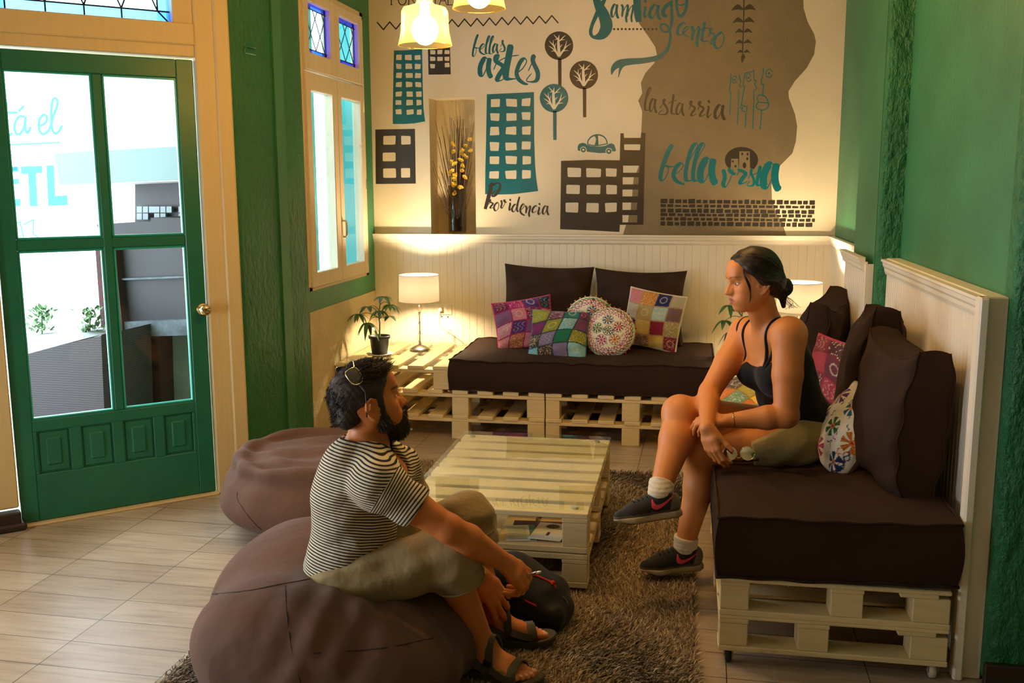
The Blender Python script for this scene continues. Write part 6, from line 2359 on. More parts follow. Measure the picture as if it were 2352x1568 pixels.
toeR = onZ(1232, 1548, .06); toeL = onZ(1272, 1440, .075)
LR = foot(F, J['rank'], toeR, 1, 1.0); LL = foot(F, J['lank'], toeL, -1, 1.0)
me = F.mesh('body', 2)
skin_m = srgb(208, 124, 62)
Cc = face_colors(HL, F.V, skin_m, srgb(150, 84, 70), srgb(40, 26, 18), False)
# nails
for (p, dv, a) in tr_ + tl_:
    pass
for Lf in (LR, LL):
    q = Lf.inv(F.V)
    for (y, x1, r) in ((.029, .178, .009), (.011, .174, .006), (-.004, .164, .0056), (-.018, .152, .0052), (-.032, .138, .005)):
        m_ = (np.hypot(q[:, 0] - (x1 - .012), q[:, 1] - y * 1.03) < r) & (q[:, 2] > -.066)
        Cc[m_] = srgb(226, 180, 146)
q = (F.V - tl_[4][0]) @ np.stack([tl_[4][1], np.cross(tl_[4][1], (0, 0, 1.)), (0, -1, 0)], 1)
m_ = (np.abs(q[:, 0]) < .007) & (np.linalg.norm(F.V - tl_[4][0], axis=1) < .0125) & (F.V[:, 1] < tl_[4][0][1] - .002)
Cc[m_] = srgb(232, 186, 156)
col_attr(me, Cc)
np_obj('body', me, M['skin'], man)
SKM = F
eyes(HL, man, srgb(70, 44, 26), (-1, 1), (1, .05, .1))

# t-shirt: one shell, stripes follow body and sleeves
F = Fld((-1.20, 2.46, .22), (-.55, 3.16, .86), .004)
man_torso(F, .014)
hems = {}
for s_, e_ in (('rsh', 'relb'), ('lsh', 'lelb')):
    ad = unit(J[e_] - J[s_]); hem = J[s_] + ad * .135; hems[s_] = (hem, ad)
    F.u(cap(J[s_], hem + ad * .03, .066, .064), .03)
    lo = np.minimum(hem - .10, hem + ad * .2 - .10); hi = np.maximum(hem + .10, hem + ad * .2 + .10)
    g = half(ad, hem, lo, hi)
    fcap = cap(hem, hem + ad * .25, .090, .090)
    F.cut((lambda X, Y, Z, g=g, fc=fcap: np.maximum(g[0](X, Y, Z), fc[0](X, Y, Z)), lo, hi), .0)
    F.cut(cap(hem - ad * .015, hem + ad * .1, .053, .052), .002)
nbase = T(.008, 0, .352)
F.cut(cap(nbase, HL(-.015, 0, -.07), .066, .085), .006)
F.cut(ell(T(.085, 0, .365), (.075, .062, .055), TR), .012)
F.disp(lambda X, Y, Z: .0022 * np.sin(70 * Z + 25 * X + 3 * np.sin(22 * X + 15 * Y)) * np.clip((.62 - Z) * 6, 0, 1) + .0018 * np.sin(48 * X - 60 * Z + 40 * Y))
me = F.mesh('t_shirt', 1)
V = F.V
d = T.inv(V)
sc = d[:, 2] + .018 * np.sin(d[:, 1] * 9)
me.calc_loop_triangles()
nl = len(me.loops); lv = np.zeros(nl, np.int32); me.loops.foreach_get('vertex_index', lv)
npoly = len(me.polygons); ltot = np.zeros(npoly, np.int32); me.polygons.foreach_get('loop_total', ltot)
lpoly = np.repeat(np.arange(npoly), ltot)
corner = sc[lv].copy()
def fmean(a): return (np.bincount(lpoly, a[lv]) / ltot)
for s_, e_ in (('rsh', 'relb'), ('lsh', 'lelb')):
    hem, ad = hems[s_]
    r = V - J[s_]; t = r @ ad; nn = np.linalg.norm(r - t[:, None] * ad, axis=1)
    side = d[:, 1] * (1 if s_ == 'lsh' else -1)
    m_ = (t > -.01) & (nn < .105) & (side > .085 + .0) & (t > .02 + (.17 - side) * .6 * (side < .17))
    pm_ = fmean(m_.astype(float)) > .5
    pick = pm_[lpoly]
    corner[pick] = (t + .0035 + .010 * np.sin(8 * d[:, 1] + 22 * d[:, 0]))[lv][pick]
at_ = me.attributes.new('stripe', 'FLOAT', 'CORNER'); at_.data.foreach_set('value', corner.astype(np.float32))
m, nt, b, out = nmat('striped_jersey')
a = node(nt, 'ShaderNodeAttribute', attribute_name='stripe')
mu = node(nt, 'ShaderNodeMath', operation='MULTIPLY'); mu.inputs[1].default_value = 1 / .0086
fr_ = node(nt, 'ShaderNodeMath', operation='FRACT')
link(nt, a.outputs['Fac'], mu.inputs[0]); link(nt, mu.outputs[0], fr_.inputs[0])
st_ = ramp(nt, fr_.outputs[0], [(.0, srgb(44, 38, 40)), (.40, srgb(44, 38, 40)), (.46, srgb(214, 198, 166)), (.94, srgb(214, 198, 166))])
link(nt, st_, b.inputs['Base Color']); b.inputs['Roughness'].default_value = .9; b.inputs['Specular IOR Level'].default_value = .2
add_bump(nt, b, noise(nt, coords(nt, (1, 1, 1.6)), 17, 3, .5), .6, .02)
shirt = np_obj('t_shirt', me, m, man)
FS = F
# dark neckband and sleeve hems
dkj = plain('dark_jersey_band', srgb(40, 36, 40), .9)
q = MB()
nu = unit(HL(-.01, 0, -.07) - nbase); na = unit(np.cross(nu, lat)); nbv = np.cross(nu, na)
ring = []
for a_ in np.linspace(0, 2 * math.pi, 40):
    dv = na * math.cos(a_) + nbv * math.sin(a_)
    rr_ = .076
    p = nbase + dv * rr_
    # drop the band onto the shirt
    best = p + nu * .03
    for t in np.linspace(.08, -.09, 80):
        if FS.val(p + nu * t + dv * .004) < 0:
            best = p + nu * t; break
    ring.append(best)
ring = np.array(ring); ring[:-1] = (np.roll(ring[:-1], 1, 0) + ring[:-1] * 2 + np.roll(ring[:-1], -1, 0)) / 4; ring[-1] = ring[0]
q.tube(ring, .0062, 8)
q.build('neckband', dkj, shirt, True)

# khaki trousers rolled above the shins
KH = fabric('khaki_linen', srgb(158, 134, 92), .10, .9, 900, .6, 16, .018, .2)
F = Fld((-1.16, 2.44, .10), (-.52, 3.20, .58), .004)
F.u(ell(T(-.005, 0, .01), (.122, .168, .095), TR), 0)
cuffs = []
for a, b_, c in (('rhip', 'rkn', 'rank'), ('lhip', 'lkn', 'lank')):
    F.u(cap(J[a], J[b_], .098, .082), .05)
    sd = unit(J[c] - J[b_]); ce = J[b_] + sd * .085
    F.u(cap(J[b_], ce, .080, .074), .04)
    F.u(cap(ce - sd * .022, ce + sd * .012, .079, .079), .004)
    cuffs.append((ce, sd))
F.disp(lambda X, Y, Z: .0045 * np.sin(38 * X + 30 * Z + 2.5 * np.sin(20 * Z - 14 * Y)) * np.sin(17 * Y + 9 * Z) + .0028 * np.sin(75 * Z - 35 * X + 20 * Y))
for (ce, sd) in cuffs:
    end = ce + sd * .022
    lo = end - .13; hi = end + .13
    g = half(sd, end, lo, hi); fc = cap(end, end + sd * .12, .12, .12)
    F.cut((lambda X, Y, Z, g=g, fc=fc: np.maximum(g[0](X, Y, Z), fc[0](X, Y, Z)), lo, hi), 0)
    F.cut(cap(ce - sd * .01, end + sd * .1, .063, .063), .003)
wl_ = T(.02, 0, .105)
F.keep(lambda X, Y, Z: np.minimum((X - wl_[0]) * up[0] + (Y - wl_[1]) * up[1] + (Z - wl_[2]) * up[2], -((X - wl_[0]) * fwd[0] + (Y - wl_[1]) * fwd[1] + (Z - wl_[2]) * fwd[2])))
me = F.mesh('trousers', 1)
trs = np_obj('trousers', me, KH, man)
for (ce, sd) in cuffs:
    q = MB()
    a0 = unit(np.cross(sd, (0, 1, .1))); b0 = np.cross(sd, a0)
    for off, r_ in ((-.024, .081), (.018, .0795)):
        q.tube([ce + sd * off + (a0 * math.cos(t) + b0 * math.sin(t)) * r_ for t in np.linspace(0, 2 * math.pi, 33)], .0032, 5)
    q.build('rolled_cuff', KH, trs, True)

# hair: short sides, curly top; beard
HM = hair_mat('dark_brown_hair', (.034, .020, .011), .62)


def cranium(HL, u, v, add):
    """point over the skull; u azimuth (0 = front), v elevation"""
    d_ = np.array([math.cos(v) * math.cos(u), math.cos(v) * math.sin(u), math.sin(v)])
    r = np.array([.096, .076, .084]) + add
    t = 1 / math.sqrt(((d_ / r) ** 2).sum())
    return HL(*(np.array([-.014, 0, .032]) + d_ * t)), HL.R.T @ unit(d_ / r ** 2)


F = Fld(HO - .17, HO + .17, .003)
F.u(ell(HL(-.016, 0, .034), np.array([.103, .081, .087]) * 1.02, HR), 0)
F.u(ell(HL(.020, 0, .090), np.array([.066, .056, .028]), HR), .02)
F.u(cap(HL(-.085, -.03, -.03), HL(-.085, .03, -.03), .034, .034), .03)
lo, hi = HO - .2, HO + .2
F.cut(half(HR.T @ np.array([.80, 0, -.60]), HL(.074, 0, .076), lo, hi), .008)
for s_ in (-1, 1):
    F.cut(cap(HL(-.016, s_ * .13, -.018), HL(-.014, s_ * .06, -.018), .027, .023), .005)       # round the ears
    F.u(cap(HL(.018, s_ * .0695, .03), HL(.017, s_ * .066, -.034), .014, .013), .008)      # sideburn
    F.cut(cap(HL(.005, s_ * .10, -.095), HL(-.02, s_ * .05, -.09), .050, .040), .01)
F.cut(half(HR.T @ np.array([.25, 0, -1.]), HL(-.08, 0, -.062), lo, hi), .01)
F.disp(lambda X, Y, Z: .0009 * np.sin(260 * X + 60 * Z) * np.sin(240 * Y + 160 * Z))
me = F.mesh('hair', 1)
FH = F
hair = np_obj('hair', me, HM, man)
q = MB()
for i in range(5200):
    topz = i < 2300
    u = rnd.uniform(-math.pi, math.pi); v = rnd.uniform(.45, 1.5) if topz else rnd.uniform(-.62, .75)
    if not topz and abs(u) < .6: continue
    p, nn = cranium(HL, u, v, .010 if topz else .006)
    l_ = HL.inv(p)[0]
    if .80 * (l_[0] - .074) - .60 * (l_[2] - .076) > -.006: continue
    if not topz:
        if l_[2] < -.07 + .2 * (l_[0] + .08) or (abs(l_[0] + .014) < .030 and l_[2] < .022 and l_[2] > -.06): continue
        w0 = unit(p - HL(-.014, 0, .02)); p = FH.hit(p + w0 * .03, -w0, .06, .002, .001)
    frontness = np.clip((l_[0] + .02) / .10, 0, 1)
    if topz:
        L_ = rnd.uniform(.018, .032) * (.85 + .4 * frontness)
        dirn = unit(nn * (.35 + .5 * frontness) + HR[0] * rnd.uniform(.3, 1.0) + HR[1] * rnd.uniform(-.5, .5))
        cu = rnd.uniform(.3, 1.0) * (.4 + .6 * frontness)
    else:
        L_ = rnd.uniform(.014, .026); dirn = unit(nn * .03 - HR[0] * rnd.uniform(.3, 1.1) - HR[2] * rnd.uniform(.3, .9) + HR[1] * rnd.uniform(-.2, .2)); cu = .25
    sd = unit(np.cross(dirn, nn + .01)); ph = rnd.uniform(0, 6)
    pts = []
    for k in range(6):
        t = k / 5
        pts.append(p - nn * .003 + dirn * L_ * t + (nn * math.sin(ph + cu * 6 * t) + sd * math.cos(ph + cu * 6 * t)) * .005 * cu * t * 2 - nn * L_ * .35 * t * t * (0 if topz and frontness > .6 else .6))
    q.tube(pts, np.array([.0013, .0014, .0013, .0012, .0009, .0004]) * (.95 if topz else .75), 3, False)
q.build('hair_tuft', HM, hair, True)
F = Fld(HO - .17, HO + .17, .003)
for s_ in (-1, 1):
    F.u(cap(HL(.018, s_ * .064, -.025), HL(.018, s_ * .058, -.066), .012, .018), .012)
    F.u(cap(HL(.010, s_ * .053, -.062), HL(.055, s_ * .024, -.096), .024, .025), .02)
    F.u(cap(HL(.085, s_ * .020, -.062), HL(.098, s_ * .004, -.048), .010, .008), .008)
    F.u(cap(HL(.082, s_ * .026, -.070), HL(.064, s_ * .026, -.10), .014, .020), .015)
F.u(ell(HL(.070, 0, -.100), np.array([.030, .032, .028]), HR), .02)
F.u(cap(HL(.086, -.012, -.082), HL(.086, .012, -.082), .010, .010), .01)
F.u(cap(HL(.035, 0, -.104), HL(.06, 0, -.106), .030, .028), .02)
F.disp(lambda X, Y, Z: .0020 * np.sin(230 * X + 40 * Z) * np.sin(200 * Y + 150 * Z))
me = F.mesh('beard', 1)
beard = np_obj('beard', me, HM, man)
BV = F.V.copy(); BF = F
q = MB()
for i in nrs.choice(len(BV), 2600):
    p = BV[i]; l_ = HL.inv(p)[0]
    dirn = unit(HR.T @ np.array([l_[0] * 2 + .1, l_[1] * 4, -1.1 + (.4 if l_[2] > -.06 else 0)]) + nrs.normal(0, .25, 3))
    L_ = rnd.uniform(.006, .012)
    q.tube([p - dirn * .003, p + dirn * L_ * .5, p + dirn * L_ + HR[2] * -.002], [.0011, .0009, .0003], 3, False)
q.build('beard_hair', HM, beard, True)
# bracelets on the left wrist
wd_ = unit(J['lwri'] - J['lelb'])
a0 = unit(np.cross(wd_, (0, 0, 1))); b0 = np.cross(wd_, a0)
for off, r_, th_, c_, nm_ in ((-.030, .034, .0045, srgb(28, 60, 38), 'wristband'), (-.043, .035, .0028, srgb(120, 50, 40), 'bracelet'), (-.050, .0355, .0024, srgb(190, 160, 90), 'bracelet'), (-.057, .036, .0024, srgb(40, 30, 26), 'bracelet')):
    q = MB(); c = J['lwri'] + wd_ * off
    q.tube([c + (a0 * math.cos(t) + b0 * math.sin(t)) * r_ for t in np.linspace(0, 2 * math.pi, 29)], th_, 6); q.build(nm_, plain(nm_ + '_cord', c_, .8, var=.3, nscale=300), man, True)


# sandals
SOLE = plain('dark_olive_sandal_rubber', srgb(74, 64, 44), .8, var=.2, bump=.4, bscale=160)
STR = fabric('olive_grey_sandal_strap', srgb(84, 76, 58), .12, .85, 900, .3, 30, .006, .2)


def sandal(Lf, tilt=0.):
    out_l = [(-.078, 0), (-.070, -.024), (-.04, -.035), (.02, -.034), (.07, -.040), (.115, -.050), (.150, -.046), (.182, -.026), (.200, .004), (.200, .028), (.182, .048), (.14, .052), (.09, .044), (.03, .030), (-.03, .032), (-.068, .024)]
    P2 = crom(out_l, 4, True)
    V = []; n = len(P2); lv = ((-.108, .97), (-.100, 1.02), (-.092, 1.0), (-.086, 1.03), (-.081, 1.0))
    for z, s_ in lv:
        for x, y in P2:
            ts = .020 * max(0, (x - .12) / .08) ** 2
            V.append(Lf(.06 + (x - .06) * s_, y * s_, z + ts))
    Fq = [tuple(range(n - 1, -1, -1)), tuple((len(lv) - 1) * n + i for i in range(n))]
    for r in range(len(lv) - 1):
        for i in range(n):
            Fq.append((r * n + i, r * n + (i + 1) % n, (r + 1) * n + (i + 1) % n, (r + 1) * n + i))
    so = obj('sandal', V, Fq, SOLE, man)
    smooth_by_angle(so, 45)
    # straps laid over the foot
    def strap(pts, w, nm='strap'):
        C3 = []
        P_ = crom(pts, 8)
        for p in P_:
            c = Lf(p[0], 0, -.075); tgt = Lf(*p)
            dv = tgt - c
            C3.append((SKM.hit(tgt + unit(dv) * .03, -unit(dv), .1, .0015, .0035), unit(dv)))
        C3a = np.array([c[0] for c in C3])
        DV = np.array([c[1] for c in C3])
        for _ in range(4):
            C3a[1:-1] = (C3a[:-2] + 2 * C3a[1:-1] + C3a[2:]) / 4
            C3a = np.array([c_ + d_ * max(0, .0045 - SKM.val(c_)) for c_, d_ in zip(C3a, DV)]); DV[1:-1] = (DV[:-2] + 2 * DV[1:-1] + DV[2:]) / 4
        tn = np.gradient(C3a, axis=0); V = []; 
        for i, (c, dv) in enumerate(zip(C3a, DV)):
            t_ = unit(tn[i]); s_ = unit(np.cross(t_, dv))
            V += [c - s_ * w / 2 - dv * .002, c - s_ * w / 2 + dv * .0022, c + s_ * w / 2 + dv * .0022, c + s_ * w / 2 - dv * .002]
        Fq = []
        for i in range(len(C3a) - 1):
            for k in range(4):
                Fq.append((4 * i + k, 4 * i + (k + 1) % 4, 4 * i + 4 + (k + 1) % 4, 4 * i + 4 + k))
        Fq += [(3, 2, 1, 0), tuple(4 * (len(C3a) - 1) + k for k in range(4))]
        o = obj(nm, V, Fq, STR, so, False); smooth_by_angle(o, 50)
        return o
    strap([(.125, -.052, -.085), (.118, -.040, -.055), (.112, -.01, -.040), (.118, .03, -.040), (.126, .052, -.085)], .030)
    strap([(.045, -.038, -.085), (.040, -.030, -.045), (.030, -.005, -.012), (.035, .025, -.030), (.045, .036, -.085)], .026)
    strap([(.045, -.038, -.080), (.0, -.036, -.050), (-.045, -.030, -.030), (-.072, 0, -.026), (-.045, .030, -.030), (.0, .034, -.050), (.045, .036, -.080)], .024)
    strap([(.048, -.034, -.060), (.085, -.040, -.068), (.118, -.044, -.066)], .022)
    strap([(.048, .032, -.055), (.085, .038, -.062), (.12, .044, -.066)], .022)
    strap([(-.03, -.034, -.085), (-.04, -.034, -.055), (-.05, -.030, -.034)], .022)
    q = MB(); bc = SKM.hit(Lf(.036, -.06, -.03), -(Lf.R.T @ np.array([0, -1., .35])), .1, .0015, .006)
    q.bevbox((-.014, -.010, -.004), (.014, .010, .005), .003, 1, np.stack([Lf.R[0], unit(np.cross(unit(Lf.R.T @ np.array([0, -1., .35])), Lf.R[0])), unit(Lf.R.T @ np.array([0, -1., .35]))], 1), bc)
    q.build('buckle', M['black'], so)
    q = MB()
    t0 = SKM.hit(Lf(.082, -.055, -.045), Lf.R.T @ np.array([0, 1., -.25]), .08, .0015, .0068)
    q.bevbox((-.016, -.003, 0), (.016, .003, .0012), .0005, 1, np.stack([Lf.R[0], unit(np.cross(Lf.R.T @ np.array([0, -1., .35]), Lf.R[0])), unit(Lf.R.T @ np.array([0, -1., .35]))], 1), t0)
    q.build('logo_tab', plain('yellow_stitch', srgb(180, 150, 50), .7), so)
    return so


sandal(LR); sandal(LL)

# silver stick in his right hand
pb = PR(.075, .005, -.030)
e = empty('pen', tuple(pb), 0, 'short shiny silver pen held in the man\'s right hand', 'pen')
tipd = unit(onY(1245, 1312, 2.80) - pb)
q = MB(); q.tube([pb - tipd * .03, pb + tipd * .06, pb + tipd * .085, pb + tipd * .105], [.0045, .0048, .006, .0035], 10)
q.build('barrel', plain('polished_silver', (.8, .8, .82), .2, 1.), e, True)

# sunglasses pushed up on his head
e = empty('sunglasses', tuple(HL(.03, 0, .11)), 0, 'gold rimmed sunglasses with dark lenses pushed up on the man\'s hair', 'sunglasses', 'sunglasses')
GR = np.array([[.34, 0, .94], [0, 1, 0], [-.94, 0, .34]])      # glasses frame in head space: up the lens, left, out
gd = plain('thin_gold_rim', (.85, .70, .42), .2, 1.); dl_ = plain('black_sunglass_lens', (.010, .010, .012), .06, spec=.9)
for s_ in (-1, 1):
    # lens outline in the plane tangent to the upper side of the head
    c = np.array([.032, s_ * .040, .125]); ux = unit(np.array([.20, s_ * .45, -.86])); uy = unit(np.cross(ux, np.array([.35, s_ * .75, .55]))); un = unit(np.cross(ux, uy))
    if un @ np.array([0, s_, 1.]) < 0: un = -un
    c = np.array([-.040, s_ * .072, .096])
    ol = crom([(-.027, -.020), (-.022, .018), (.0, .024), (.022, .018), (.028, 0), (.020, -.020), (0, -.025)], 5, True)
    V = [HL(*(c + ux * a + uy * b_ + un * (.004 - 3. * (a * a + b_ * b_)))) for a, b_ in ol]
    q = MB(); q.tube(V + [V[0]], .0014, 6); q.build('rim', gd, e, True)
    cc = HL(*(c + un * .0045)); V2 = [cc] + V
    obj('lens', V2, [(0, i + 1, (i + 1) % len(V) + 1) for i in range(len(V))], dl_, e, True)
    q = MB(); q.tube([HL(*(c + ux * .026 + uy * .0)), HL(-.022, s_ * .098, .045), HL(-.030, s_ * .097, .0), HL(-.036, s_ * .092, -.03)], .0022, 6); q.build('temple', plain('dark_temple', (.02, .018, .016), .3), e, True)
q = MB(); q.tube(crom([HL(-.030, -.052, .118), HL(-.022, -.02, .134), HL(-.022, .02, .134), HL(-.030, .052, .118)], 5), .0016, 6); q.build('bridge', gd, e, True)

# the beanbags
pv = J['pelvis']
wr1 = lambda X, Y, Z: .006 * np.sin(26 * X + 14 * Y + 3 * np.sin(9 * Y + 7 * Z)) * np.clip((X + 1.25) * 3, .15, 1) + .010 * np.sin(7 * X + 5 * Z) * np.sin(6 * Y)
wr1b = lambda X, Y, Z: wr1(X, Y, Z) + .005 * np.exp(-((X + .95) / .16) ** 2) * np.sin(60 * X - 30 * Z + 10 * Y) * np.clip((2.72 - Y) * 6, 0, 1) * np.clip((Z - .12) * 8, 0, 1)
sm1 = [[((x, 2.0, .30 + (x + 1.1) * .02 - .02 * 0), (0, 1, 0)) for x in np.linspace(-1.42, -.98, 12)], [((-.98 + i * .03, 2.0, .30 - .012 * i), (0, 1, 0)) for i in range(0, 1)]]
beanbag('beanbag', [(ell((-1.07, 2.82, .15), (.43, .46, .225)), 0), (ell((-1.27, 2.92, .27), (.215, .34, .15)), .10), (ell((-1.12, 2.47, .24), (.25, .16, .16)), .16), (ell((-.90, 2.46, .18), (.26, .14, .145)), .14), (ell((-.84, 2.74, .13), (.20, .34, .15)), .1)],
        [(ell(pv + (0.06, .05, .16), (.15, .17, .15), TR), .04)],
        (-1.62, 2.24, 0), (-.52, 3.42, .50), 'taupe brown beanbag in front that the man sits in', wr1b, .010,
        [[(472, 1364), (520, 1362), (580, 1355), (640, 1343), (700, 1332), (770, 1318)], [(655, 1345), (660, 1420), (672, 1500), (690, 1566)], [(690, 1502), (800, 1495), (900, 1485), (1010, 1462)]],
        [(ell(T(-.005, 0, .01), (.118, .164, .09), TR), .012), (ell(T(0, 0, .12), (.116, .15, .13), TR), .012), (cap(J['rhip'], J['rkn'], .094, .078), .012), (cap(J['lhip'], J['lkn'], .094, .078), .012), (cap(J['rkn'], J['rank'], .05, .04), .01)])
wr2 = lambda X, Y, Z: .005 * np.sin(15 * X + 8 * Y + 2.5 * np.sin(8 * Y)) + .006 * np.sin(34 * Y - 16 * X) * np.clip((Z - .2) * 8, 0, 1)
beanbag('beanbag', [(ell((-1.66, 4.14, .15), (.445, .46, .19)), 0), (ell((-1.66, 4.16, .22), (.41, .43, .13)), .06)] + [(ring_prim((-1.66, 4.15, .318), .35, .37, .026), .06)], [(ell((-1.58, 4.08, .42), (.29, .28, .105)), .03)],
        (-2.19, 3.58, 0), (-1.12, 4.74, .44), 'taupe brown empty beanbag between the door and the coffee table', wr2, .011,
        [[(545, 1130), (548, 1150), (575, 1190), (600, 1216)]])

# his black backpack on the rug
F = Fld((-.78, 3.02, 0), (-.34, 3.48, .32), .005)
Rb = frame((.9, -.25, -.25), (.2, 0, 1))
F.u(rbox((-.54, 3.26, .105), (.15, .11, .085), .07, Rb), 0); F.u(ell((-.60, 3.26, .15), (.12, .11, .085), Rb), .05); F.u(rbox((-.46, 3.20, .075), (.09, .085, .055), .045, Rb), .02)
F.disp(lambda X, Y, Z: .004 * np.sin(40 * X + 22 * Z) * np.sin(31 * Y + 12 * Z)); F.keep(lambda X, Y, Z: .012 - Z)
bp = empty('backpack', (-.54, 3.25, 0), 0, 'black backpack with red cords lying on the rug at the man\'s feet', 'backpack')
np_obj('body', F.mesh('body', 1), fabric('black_nylon', (.012, .012, .013), .2, .6, 600, .5, 14, .015, .1), bp)
red = plain('red_cord', srgb(190, 36, 24), .7)
q = MB(); q.tube(crom([F.hit(onY(x, y, 2.9), ray(x, y), .8, .002, .005) for x, y in ((1150, 1262), (1166, 1272), (1172, 1290), (1200, 1312), (1232, 1322), (1262, 1335), (1270, 1342))], 5), .0042, 6)
kx = F.hit(onY(1270, 1338, 2.9), ray(1270, 1338), .8, .002, .006)
q.ball(kx, .009, 8, 6); q.tube([kx, kx + (.014, -.01, -.02)], .004, 6); q.build('cord', red, bp, True)
q = MB(); tp_ = [F.hit(onY(x, y, 2.9), ray(x, y), .8, .002, .003) for x, y in ((1204, 1376), (1230, 1388), (1233, 1393), (1208, 1381))]; nv = unit(np.cross(tp_[1] - tp_[0], tp_[3] - tp_[0])); 
q.add([*tp_, *[p + nv * .002 for p in tp_]], [(0, 1, 2, 3), (7, 6, 5, 4), (0, 4, 5, 1), (1, 5, 6, 2), (2, 6, 7, 3), (3, 7, 4, 0)]); q.build('red_tab', plain('red_label', srgb(210, 30, 36), .6), bp)
q = MB(); s0 = onY(1272, 1385, 3.2)
q.tube(crom([s0 + (-.02, .02, .0), s0 + (.02, 0, .025), s0 + (.045, -.01, .0), s0 + (.03, -.015, -.04), s0 + (.0, -.01, -.06)], 5), .009, 6); q.build('strap', fabric('black_webbing', (.014, .014, .014), .2, .8), bp, True)
# ================================================================== the woman sitting on the right-hand sofa
J = {k: onY(x, y, Y) for k, (x, y, Y) in dict(
    neck=(1757, 738, 3.77), pelvis=(1838, 985, 3.87), lsh=(1812, 768, 3.63), rsh=(1712, 765, 3.90), lelb=(1806, 955, 3.56), lwri=(1672, 966, 3.56), relb=(1630, 900, 3.76), rwri=(1624, 982, 3.50),
    lhip=(1842, 1008, 3.76), rhip=(1790, 985, 3.96), lkn=(1606, 1046, 3.70), lank=(1573, 1252, 3.69), rkn=(1562, 948, 3.70), rank=(1515, 1128, 3.47)).items()}
wom = empty('person', (float(J['pelvis'][0]), float(J['pelvis'][1]), 0), 0, 'woman in a black tank top and khaki shorts sitting cross-legged on the right sofa', 'person', 'people talking')
up = unit(J['neck'] - J['pelvis']); lat = unit((J['rsh'] - J['lsh']) - up * ((J['rsh'] - J['lsh']) @ up))      # towards her right
fwd = np.cross(up, lat); TR = np.array([fwd, lat, up]); T = Loc(J['pelvis'], TR)
hf = unit((-.925, -.36, -.14)); HR = frame(hf, (-.16, -.02, 1.)); HO = onY(1726, 643, 3.70)
HL = Loc(HO, HR, .955)
F = Fld((-.34, 3.34, .02), (.66, 4.16, 1.36), .003)


def w_torso(F, g=0., bust=True, shoulders=True):
    F.u(ell(T(-.005, 0, .03), (.122 + g, .172 + g, .105 + g), TR), 0)
    F.u(ell(T(.0, 0, .16), (.108 + g, .134 + g, .12 + g), TR), .05)
    F.u(ell(T(-.005, 0, .30), (.108 + g, .136 + g, .14 + g), TR), .05)
    if bust:
        for s_ in (-1, 1):
            F.u(ell(T(.080, s_ * .064, .285), (.056 + g, .060 + g, .060 + g), TR), .03)
    if shoulders:
        F.u(ell(T(-.01, 0, .39), (.070 + g, .130 + g, .075 + g), TR), .05)
        F.u(cap(J['lsh'], J['rsh'], .045 + g, .045 + g), .045)
        nb = T(-.008, 0, .445)
        for s_ in ('lsh', 'rsh'):
            F.u(cap(nb, J[s_] * .75 + nb * .25, .036 + g, .038 + g), .03)
            F.u(ell(J[s_], .058 + g, TR), .03)


w_torso(F)
nk = HL(-.030, 0, -.07)
F.u(cap(T(-.005, 0, .42), nk, .050, .046), .03)
F.u(cap(HL(.005, 0, -.095), T(.03, 0, .41), .026, .032), .02)
head(F, HL, True, .98)
for a, b_, c in (('lsh', 'lelb', 'lwri'), ('rsh', 'relb', 'rwri')):
    md = J[a] * .5 + J[b_] * .5; q_ = 1.0 if a == 'lsh' else .94
    F.u(cap(J[a], md, .060 * q_, .055 * q_), .03); F.u(cap(md, J[b_], .055 * q_, .043 * q_), .012)
    F.u(ell(J[b_] + unit(J[b_] - J[c]) * .006, .038 * q_), .012)
    m_ = J[b_] * .68 + J[c] * .32
    F.u(cap(J[b_], m_, .042 * q_, .043 * q_), .014); F.u(cap(m_, J[c], .043 * q_, .026), .014)
for a, b_, c, r0 in (('lhip', 'lkn', 'lank', .086), ('rhip', 'rkn', 'rank', .084)):
    F.u(cap(J[a], J[b_], r0, .068), .03)
    F.u(ell(J[b_], .064), .02)
    m_ = J[b_] * .66 + J[c] * .34
    back_ = np.array([.018, .0, 0]) if c == 'lank' else np.array([.012, .01, -.004])
    F.u(cap(J[b_], m_ + back_, .060, .064 if c == 'rank' else .058), .02); F.u(cap(m_ + back_, J[c], .064 if c == 'rank' else .058, .036), .02)
    F.u(ell(J[c], .035), .012)
# hands
tl_, PL = hand(F, J['lwri'], (-1., .22, -.06), (.05, -.35, .93), False, ((.45, .5, .3), (.5, .55, .3), (.5, .6, .35), (.55, .6, .4)), .03, (.5, .2, .3), .93)
tr_, PR = hand(F, J['rwri'], (.19, -.16, -.62), (-.55, -.80, .05), True, ((.30, .60, .4), (.35, .55, .4), (.45, .6, .4), (.55, .6, .4)), .05, (.50, .15, .10), .95)
me = F.mesh('body', 2)
skin_w = srgb(214, 136, 74)
Cc = face_colors(HL, F.V, skin_w, srgb(178, 92, 84), srgb(48, 30, 20), True)
col_attr(me, Cc)
np_obj('body', me, M['skin'], wom)
SKW = F
eyes(HL, wom, srgb(60, 38, 24), (-1, 1), (1, .12, .02))

# tank top with thin straps
BK = fabric('black_jersey', (.010, .010, .011), .2, .8, 800, .45, 12, .02, .15)
F = Fld((.02, 3.46, .48), (.62, 4.16, 1.10), .004)
w_torso(F, .007, True, False)
F.u(ell(T(-.02, 0, .385), (.066, .125, .075), TR), .05)
F.disp(lambda X, Y, Z: .0018 * np.sin(60 * Z + 20 * X + 2 * np.sin(30 * Y)))
